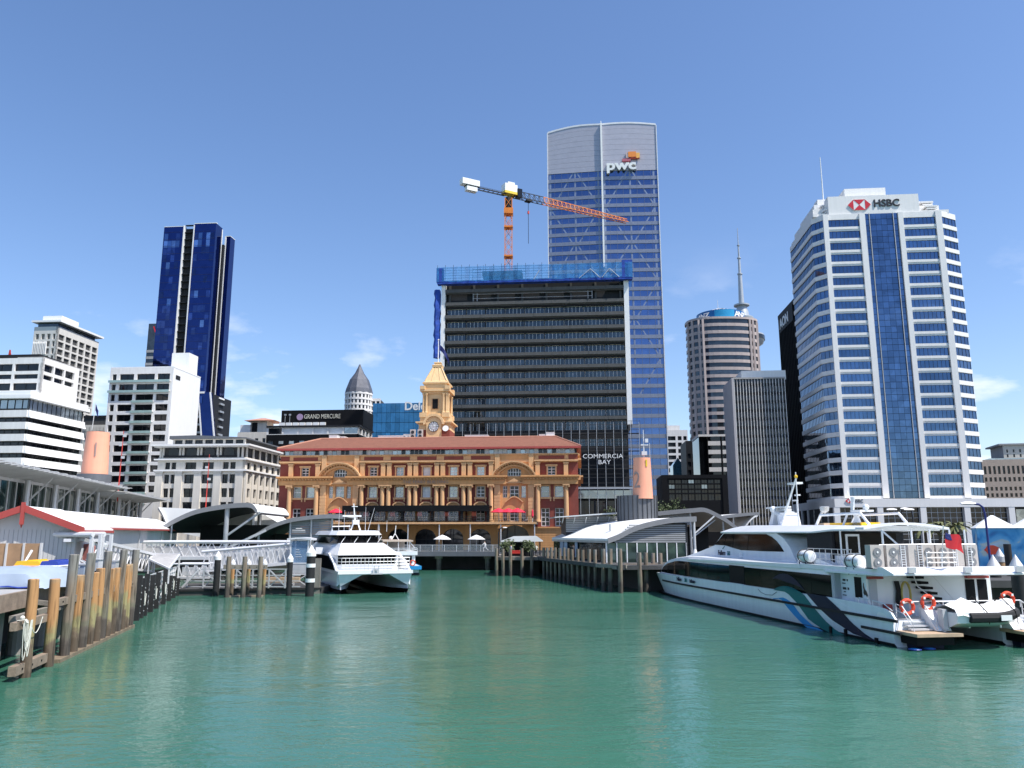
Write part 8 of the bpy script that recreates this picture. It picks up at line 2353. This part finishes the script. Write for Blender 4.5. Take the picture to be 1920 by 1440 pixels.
# aft port cabin side and bulwark
MB().box(3.0, 6.0, -1.4, -.62, 1.4, 3.66).build('aft_cabin', M['boat_hull'], kf)
MB().box(5.6, 6.2, -1.0, -.2, 2.05, 3.62).build('cabin_end', M['boat_hull'], kf)
MB().box(3.35, 4.1, -.61, -.59, 2.25, 3.45).build('cabin_door', M['black'], kf)
MB().box(3.3, 4.15, -.615, -.6, 1.65, 3.5).build('door_frame', M['boat_white'], kf)
mb = MB()
for k, (a, z, w, h_) in enumerate(((5.2,3.2,.3,.12),(4.85,3.2,.12,.12),(5.25,3.0,.35,.06),(5.2,2.7,.36,.14),(4.8,2.7,.16,.14),(5.2,2.5,.2,.06),(5.25,2.3,.4,.05))): mb.box(a-w/2, a+w/2, -.612, -.598, z-h_/2, z+h_/2)
mb.build('safety_signs', M['letter_black'], kf)
seal = [(0,0),(.05,.25),(.0,.5),(.06,.75),(.14,.8),(.12,.55),(.22,.3),(.42,.15),(.52,-.05),(.6,-.2),(.5,-.12),(.45,-.28),(.3,-.12),(.12,-.15)]
s, z = sv(1614, 1100, -.6)
MB().prism([(3.25-x*.75, 2.55+zz*.75) for x, zz in seal], 'y', -.615, -.6).build('seal_emblem', M['letter_black'], kf)
MB().prism([(6.2,1.4),(6.2,2.12),(3.0,2.06),(1.2,2.0),(.4,1.9),(-.1,1.75),(-.45,1.4)], 'y', -.14, -.02).build('bulwark', M['boat_hull'], kf)
MB().prism([(1.25,1.42),(1.15,1.62),(1.0,1.7),(.55,1.68),(.35,1.6),(.25,1.42)], 'y', -.02, -.012).build('fairlead', M['letter_white'], kf)
mb = MB(); mb.tube([(3.0,-.08,2.05),(3.0,-.08,2.25),(2.9,-.08,2.32),(1.9,-.08,2.3),(1.8,-.08,2.02)], .03, 6); mb.tube([(1.6,-.08,2.0),(1.6,-.08,2.26),(.6,-.08,2.2),(-.1,-.12,1.85)], .03, 6); mb.build('bulwark_rail', M['alu_white'], kf)
# aft deck, bulkhead with doors, hoses and stairs
MB().box(-.2, 6, -BEAM+.1, -.14, 1.22, 1.4).build('aft_deck', M['boat_grey'], kf)
MB().box(2.9, 3.0, -BEAM+.5, -.62, 1.4, 3.7).build('aft_bulkhead', M['boat_white'], kf)
MB().box(2.86, 2.9, -1.25, -.75, 1.45, 3.35).build('grey_door', M['boat_grey'], kf)
MB().box(2.7, 2.9, -1.6, -.65, 3.38, 3.52).build('red_trim', M['gutter_red'], kf); MB().box(2.6, 2.9, -8.4, -7.0, 3.38, 3.52).build('red_trim', M['gutter_red'], kf)
for y in (-7.3, -8.1): MB().box(2.85, 2.9, y-.3, y+.3, 1.45, 3.3).build('dark_door', M['black'], kf)
mb = MB()
for k in range(6): mb.tube([(2.8,-2.35-.05*k,3.25),(2.74,-2.4-.05*k,2.7),(2.76,-2.33-.06*k,2.1),(2.8,-2.45-.05*k,1.75)], .035, 6)
mb.build('black_cables', M['black_rubber'], kf)
mb = MB()
for k in range(4): mb.tube([(2.75-.04*k,-2.95-.28*math.cos(2*PI*i/16),2.5+.72*math.sin(2*PI*i/16)) for i in range(16)], .035, 6, closed=True)
mb.build('yellow_hose', M['hose_yellow'], kf)
MB().box(2.5, 2.85, -1.9, -1.5, 1.4, 1.95).build('red_locker', M['gutter_red'], kf)
for k in range(7): MB().box(2.0, 2.85, -3.3-.26*k-.4, -3.3-.26*k+.1, 3.55-.3*k-.14, 3.55-.3*k).build('stair_tread', M['black'], kf)
mb = MB(); mb.tube([(1.95,-3.0,3.7),(1.95,-3.2,3.0),(1.95,-4.9,1.7)], .03, 5); mb.tube([(1.95,-4.2,3.6),(1.95,-5.9,1.7)], .02, 5); mb.build('stair_rail', M['alu_white'], kf)
# stern: walls, rail, steps, platforms
MB().prism([(.0,1.25),(.0,2.0),(-.12,2.0),(-.55,1.25)], 'y', -BEAM+2.6, -2.6).build('stern_wall', M['boat_white'], kf)
for y0, y1 in ((-2.75,-1.9),(-BEAM+1.9,-BEAM+2.75)):
    MB().prism([(.05,.9),(.05,2.05),(-.15,2.05),(-1.2,.9)], 'y', y0, y1).build('stern_quarter', M['boat_white'], kf)
mb = MB()
for z in (2.32,): mb.tube([(.1,-.9,z-.12),(-.05,-1.2,z),(-.05,-BEAM+1.2,z),(.1,-BEAM+.9,z-.12)], .035, 6)
for i in range(11): mb.cyl((-.05,-1.2-i*(BEAM-2.4)/10,1.95),(-.05,-1.2-i*(BEAM-2.4)/10,2.32), .025, n=5)
mb.build('stern_rail', M['alu_white'], kf)
for sgn, (y0, y1) in (('p', (-2.75, -.1)), ('s', (-BEAM+.1, -BEAM+2.75))):
    MB().box(-2.05, -.15, y0, y1, .70, .86).build('swim_platform', M['teak'], kf)
    MB().box(-1.7, -.2, y0+.3, y1-.2, .25, .7).build('platform_bracket', M['black'], kf)
    MB().box(-1.0, .1, y0+.4, y1-.5, -.4, .22).build('stern_step', M['navy'], kf)
    for k in range(3): MB().box(-.9+k*.28, -.6+k*.28, y0+.9, y1-.5, .9+k*.16, .98+k*.16).build('stair_tread', M['boat_grey'], kf)
    mb = MB()
    for yy in (y0+.8, y1-.45):
        mb.tube([(.2,yy,1.5),(.2,yy,2.2),(-.35,yy,2.1),(-1.1,yy,1.4),(-1.2,yy,.9)], .03, 6); mb.tube([(.2,yy,1.85),(-.4,yy,1.75),(-1.1,yy,1.15)], .022, 5)
    mb.build('stair_rail', M['alu_white'], kf)
# life rings
for i, (s, y, z) in enumerate([(-.2, *yz(u_, v_, -.2)) for u_, v_ in ((1701,1138),(1740,1130),(1889,1124))]):
    rr4 = MB().ring((s,y,z), .36, .10, 'x', 24, 8).build('life_ring', M['ring_red'], kf, True)
    mb = MB()
    for k in range(4):
        a = PI/4+k*PI/2; mb.box(s-.11, s+.11, y+.36*math.cos(a)-.06, y+.36*math.cos(a)+.06, z+.36*math.sin(a)-.06, z+.36*math.sin(a)+.06)
    mb.build('ring_band', M['letter_white'], rr4)
# roof gear: radar mast, arch, second mast
mb = MB(); s1, s2 = sv(1448, 984, -4.6)[0], sv(1475, 984, -4.6)[0]
zr5 = 6.55
mb.prism([(s1+.3,zr5),(s1-.35,zr5),(s1-.9,zr5+1.2),(s1-.5,zr5+1.25)], 'y', -6.2, -4.4); mb.prism([(s2+1.0,zr5),(s2+.6,zr5),(s2+.9,zr5+1.0),(s2+1.2,zr5+1.0)], 'y', -6.2, -4.4); mb.box(s2+.8, s1-.6, -6.1, -4.5, zr5+.95, zr5+1.1)
mb.box(s1-1.5, s1+.1, -5.6, -5.0, zr5+1.25, zr5+1.45); mb.box(s1-2.2, s1+1.1, -4.68, -5.22, zr5+1.5, zr5+1.62); mb.sphere((s1-.3,-4.6,zr5+1.4), .28)
mb.build('radar_arch', M['boat_white'], kf)
mb = MB(); A, B = sv(1470, 968, -4.6), sv(1492.5, 897, -4.6)
mb.cyl((A[0]+.3,-4.6,zr5+.4), (B[0],-4.6,B[1]), .11, .07, 8); c = sv(1481, 905, -4.6); mb.box(c[0]-.2, c[0]+1.2, -5.6, -5.0, c[1]-.1, c[1]+.05)
c = sv(1482, 928, -4.6); mb.box(c[0]-.1, c[0]+.5, -5.4, -5.2, c[1]-.05, c[1]+.05); c = sv(1478, 938, -4.6); mb.box(c[0]-.1, c[0]+.5, -5.4, -5.2, c[1]-.05, c[1]+.05)
mb.build('raked_mast', M['boat_white'], kf)
MB().sphere((B[0],-4.6,B[1]+.15), .14, 8, 6).build('mast_light', M['yellow_plastic'], kf)
mb = MB(); s3 = sv(1498, 984, -4.6)[0]; mb.cyl((s3,-4.6,zr5),(s3-.0,-4.6,zr5+4.2), .06, .04, 6); mb.cyl((s3-.6,-4.2,zr5),(s3-.6,-4.2,zr5+2.0), .02, .02, 5); mb.build('signal_pole', M['alu_white'], kf)
mb = MB(); s4, s5 = sv(1530, 984, -4.2)[0], sv(1625, 984, -4.2)[0]
mb.tube([(s4,-4.2,zr5),(s4-.7,-4.2,zr5+.75),(s5+.6,-4.2,zr5+.78),(s5-.3,-4.2,zr5)], .1, 6); mb.tube([(s4,-7,zr5),(s4-.7,-7,zr5+.75),(s5+.6,-7,zr5+.78),(s5-.3,-7,zr5)], .1, 6)
mb.bar(((s4+s5)/2-.4,-4.2,zr5),((s4+s5)/2-1.0,-4.2,zr5+.75), .1)
mb.build('roof_frame', M['boat_white'], kf)
MB().box(s5+1.2, s4-1.2, -6, -4.6, zr5-.05, zr5+.18).build('yellow_raft_tray', M['yellow_plastic'], kf); MB().box(s4+.3, s4+1.1, -6, -5, zr5-.05, zr5+.2).build('timber_box', M['teak'], kf)
mb = MB(); s6 = sv(1618, 984, -5)[0]
mb.prism([(s6+.7,zr5),(s6-.4,zr5),(s6-.1,zr5+.6),(s6+.4,zr5+1.0),(s6+.2,zr5+1.9),(s6+.6,zr5+1.95),(s6+.7,zr5+1.0),(s6+.3,zr5+.5)], 'y', -4.6, -4.7); mb.box(s6-.6, s6+.6, -5.5, -4.5, zr5+.9, zr5+1.02); mb.sphere((s6-.5,-5,zr5+1.2), .22); mb.bar((s6+.9,-5,zr5+.9),(s6+1.6,-5,zr5+2.4), .04)
mb.build('aft_mast', M['boat_white'], kf)
sl = MB(); s7 = sv(1548, 984, -5)[0]; sl.bar((s7+1.3,-5,zr5),(s7+.2,-5,zr5+1.2), .14); sl.lathe([(.05,0),(.3,.2),(.34,.5),(.2,.52)], (s7,-5,zr5+.9), 12); sl.build('searchlight', M['galv'], kf)
# lettering on the sides
a = sv(1357, 1037, YU); text('side_lettering', 'Fullers', .56, M['navy'], kf, Tm(a[0]+.45, YU+.01, a[1], PI), .01, offset=.02, sx=1.05, shear=.15)
text('side_lettering', '360', .52, M['teal'], kf, Tm(a[0]-1.02, YU+.01, a[1]-.01, PI), .01, offset=.008, sx=.8)
MB().prism([(a[0]+.3,a[1]+.36),(a[0]-.55,a[1]+.75),(a[0]-.65,a[1]+.8),(a[0]+.05,a[1]+.35)], 'y', YU+.002, YU+.014).build('swoosh', M['teal'], kf)
def hull_text(u, v, body, size, m, sx=1.0, sh=.1):
    s, z = sv(u, v, -.1); y = yside(s)+.10
    text('side_lettering', body, size, M[m], kf, Tm(s, y, z, PI-.03), .012, offset=.01, sx=sx, shear=sh)
hull_text(1274.5, 1086, 'Fullers', .50, 'navy'); hull_text(1288, 1088, '360', .46, 'teal', .85, 0); hull_text(1301, 1090, 'kekeno', .46, 'navy')
s, z = sv(1391, 1041, YU); MB().box(s-.25, s+.25, YU, YU+.12, z-.16, z+.2).build('side_lamp', M['boat_white'], kf)
s, z = sv(1371, 1096); 
mb = MB().tube([(10+.0, .02, 1.7)]*0+[(15.6,.03,1.98),(15.2,.03,1.78),(14.4,.03,1.66),(13.4,.03,1.7),(12.7,.03,1.98)], .015, 5); mb.build('side_line', M['navy'], kf)
# red flag at the stern rail
fg = MB(); FLY = yz(1764, 1000, 0)[0]
mb = MB().cyl((.6,FLY-.3,zU),(-.4,FLY+.1,zU+2.4), .03, n=6); st2 = mb.build('flag_staff', M['alu_white'], kf)
nx_, nz_ = 12, 5; vs, fs = [], []
for i in range(nx_+1):
    for k in range(nz_+1):
        q = i/nx_; vs.append((-.4+.12*math.sin(q*7+k*.5), FLY-1.0*q, zU+2.05-.85*k/nz_*(1-.05*q)-.42*q*q-.08*math.sin(q*6)))
for i in range(nx_):
    for k in range(nz_): a = i*(nz_+1)+k; fs.append((a, a+1, a+nz_+2, a+nz_+1))
fg.add(vs, fs); flg = fg.build('red_flag', M['flag_red'], kf, True)
cn_ = MB(); cn_.v = [(v[0]-.012, v[1], v[2]) for i, v in enumerate(vs)]; cn_.f = [f_ for j, f_ in enumerate(fs) if j//nz_ < 4 and j % nz_ < 2]; cn_.m = [0]*len(cn_.f)
cn_.build('flag_canton', M['flag_blue'], flg)
# covered tender hanging at the stern
tdr = thing('tender', 'covered inflatable tender with outboard motor hung across the ferry stern', 'boat', (ST.x+kd.x*-1.15+kp.x*yz(1772, 1150, -1.15)[0], ST.y+kd.y*-1.15+kp.y*yz(1772, 1150, -1.15)[0], 1.15), math.atan2(-kp.y, -kp.x))
tdr.scale = (1.05, 1.25, 1.75)
# local x runs to starboard
rings, cov = [], []
for i in range(13):
    q = i/12; x = q*3.9; w = .78*math.sqrt(max(1-max(0, (q-.62)/.38)**2.2, .0009)); sh_ = .22*max(0, q-.6)**1.2*2
    rings.append([(x,-w,.42+sh_),(x,-w*.9,.12+sh_),(x,-w*.3,-.02+sh_*.8),(x,w*.3,-.02+sh_*.8),(x,w*.9,.12+sh_),(x,w,.42+sh_)])
    cz_ = .62+.12*math.sin(q*9)+(.12 if .2 < q < .75 else 0)
    cov.append([(x-.05,-w*1.06,.34+sh_+.03*math.sin(i*2.2)),(x,-w*.8,.52+sh_),(x,0,min(cz_, .85)+sh_*.6),(x,w*.8,.52+sh_),(x-.05,w*1.06,.34+sh_)])
MB().loft(rings).build('hull', M['boat_white'], tdr, True)
tb2 = MB(); tb2.tube([(r[0][0], r[0][1]*1.02, r[0][2]-.14) for r in rings[2:]], .15, 8); tb2.tube([(r[5][0], r[5][1]*1.02, r[5][2]-.14) for r in rings[2:]], .15, 8); tb2.build('rubber_tube', M['black_rubber'], tdr, True)
MB().loft(cov, closed=False).build('boat_cover', M['cloth_white'], tdr, True)
mb = MB(); mb.box(-.28, -.02, -.16, .16, -.1, .5); mb.box(-.24, -.08, -.07, .07, -.55, -.1); mb.build('outboard_motor', M['boat_grey'], tdr)
mb = MB()
for x in (1.6, 3.2): mb.tube([(x,-.9,.1),(x,-.82,.45),(x,0,.86),(x,.82,.45)], .02, 5)
mb.build('lashing_strap', M['black'], tdr)
MB().box(2.2, 2.8, -1.0, -.97, .2, .36).build('registration_plate', M['letter_white'], tdr)
MB().bar((1.5,.2,-.05),(1.5,1.1,-.1), .1).build('davit_arm', M['boat_white'], tdr); MB().bar((3.3,.2,-.05),(3.3,1.1,-.1), .1).build('davit_arm', M['boat_white'], tdr)
# blue glove-like bits of foam by the hull at the waterline
for i, (u, v, lab) in enumerate(((1716, 1219, 'bright blue float in the water under the stern platform, left one'), (1742, 1217.5, 'bright blue float in the water under the stern platform, right one'))):
    b = on(u, v, .02); rg = random.Random(i); t = thing('blue_float', lab, 'float', tuple(b))
    MB().lathe([(.02,-.05),(.2,-.02),(.28,.03),(.2,.08),(.02,.1)], n=12).build('float_body', M['sea_blue'], t, True); MB().ring((0,0,.04), .3, .03, 'z', 14, 5).build('float_rim', M['blue_plastic'], t)

# ------------------------------------------------------------------ people
def person(lab, x, y, z, rz, top, legs, stride=.0, lean=0.0, h=1.72):
    t = thing('person', lab, 'person', (x, y, z), rz)
    k = h/1.72
    J = dict(pel=(0,0,.92), ch=(lean*.5,0,1.28), nk=(lean*.75,0,1.46), hd=(lean*.85,0,1.60), ht=(lean*.85,0,1.70),
             ls=(lean*.7,.19,1.40), le=(lean*.7+.12+stride*.3,.26,1.15), lh=(lean*.7+.3*stride+.22,.24,.95), rs=(lean*.7,-.19,1.40), re=(lean*.7-stride*.35,-.26,1.14), rh=(lean*.7-stride*.2,-.24,.90),
             lk=(stride*.45,.10,.52), la=(stride*.35,.10,.07), lt=(stride*.35+.16,.10,.04), rk=(-stride*.2,-.10,.5), ra=(-stride*.7,-.10,.10+.2*stride), rt=(-stride*.7+.14,-.10,.05+.12*stride))
    E_ = [('pel','ch'),('ch','nk'),('nk','hd'),('hd','ht'),('nk','ls'),('ls','le'),('le','lh'),('nk','rs'),('rs','re'),('re','rh'),('pel','lk'),('lk','la'),('la','lt'),('pel','rk'),('rk','ra'),('ra','rt')]
    R_ = dict(pel=.155, ch=.165, nk=.06, hd=.10, ht=.07, ls=.075, le=.05, lh=.04, rs=.075, re=.05, rh=.04, lk=.07, la=.05, lt=.04, rk=.07, ra=.05, rt=.04)
    ks = list(J); me = bpy.data.meshes.new('body'); me.from_pydata([tuple(c*k for c in J[a]) for a in ks], [(ks.index(a), ks.index(b)) for a, b in E_], [])
    o = link('body', me, t); sm = o.modifiers.new('skin', 'SKIN'); o.modifiers.new('sub', 'SUBSURF').levels = 1; o.modifiers['sub'].render_levels = 1
    for i, a in enumerate(ks): me.skin_vertices[0].data[i].radius = (R_[a]*k, R_[a]*k)
    me.skin_vertices[0].data[0].use_root = True
    m = bpy.data.materials.new('clothing'); m.use_nodes = True; tt = m.node_tree; b = tt.nodes['Principled BSDF']; b.inputs['Roughness'].default_value = .85
    tc_ = N(tt, 'ShaderNodeTexCoord'); sp = N(tt, 'ShaderNodeSeparateXYZ'); tt.links.new(tc_.outputs['Object'], sp.inputs[0])
    cr_2 = N(tt, 'ShaderNodeValToRGB'); cr_2.color_ramp.interpolation = 'CONSTANT'; e = cr_2.color_ramp.elements
    e[0].position = 0; e[0].color = (*legs, 1); e[1].position = .98/1.8*k; e[1].color = (*top, 1); x_ = e.new(1.47/1.8*k); x_.color = (.42,.26,.18,1); x_ = e.new(1.63/1.8*k); x_.color = (.04,.03,.02,1)
    dv_ = N(tt, 'ShaderNodeMath', operation='DIVIDE'); dv_.inputs[1].default_value = 1.8; tt.links.new(sp.outputs['Z'], dv_.inputs[0]); tt.links.new(dv_.outputs[0], cr_2.inputs[0]); tt.links.new(cr_2.outputs[0], b.inputs['Base Color'])
    me.materials.append(m)
    return t
p = at(910, 1030, 136.5); person('person in white running along the boardwalk railing', p.x, 136.5, 2.98, PI, (.7,.7,.68), (.6,.6,.6), .75, .18)
p = at(958, 1035, JY+1.5); person('person in pale top standing by the jetty piles', p.x, JY+1.5, 2.65, .5, (.55,.55,.58), (.05,.06,.1))
p = at(1013, 1030, JY+3); person('person in white beside the jetty awning', p.x-.6, JY+3, 2.65, 2.0, (.7,.68,.62), (.05,.05,.06), .2)
p = at(950, 1032, JY+4.5); person('person in dark clothes under the jetty awning', p.x, JY+4.5, 2.65, 1.0, (.04,.045,.06), (.03,.03,.04))
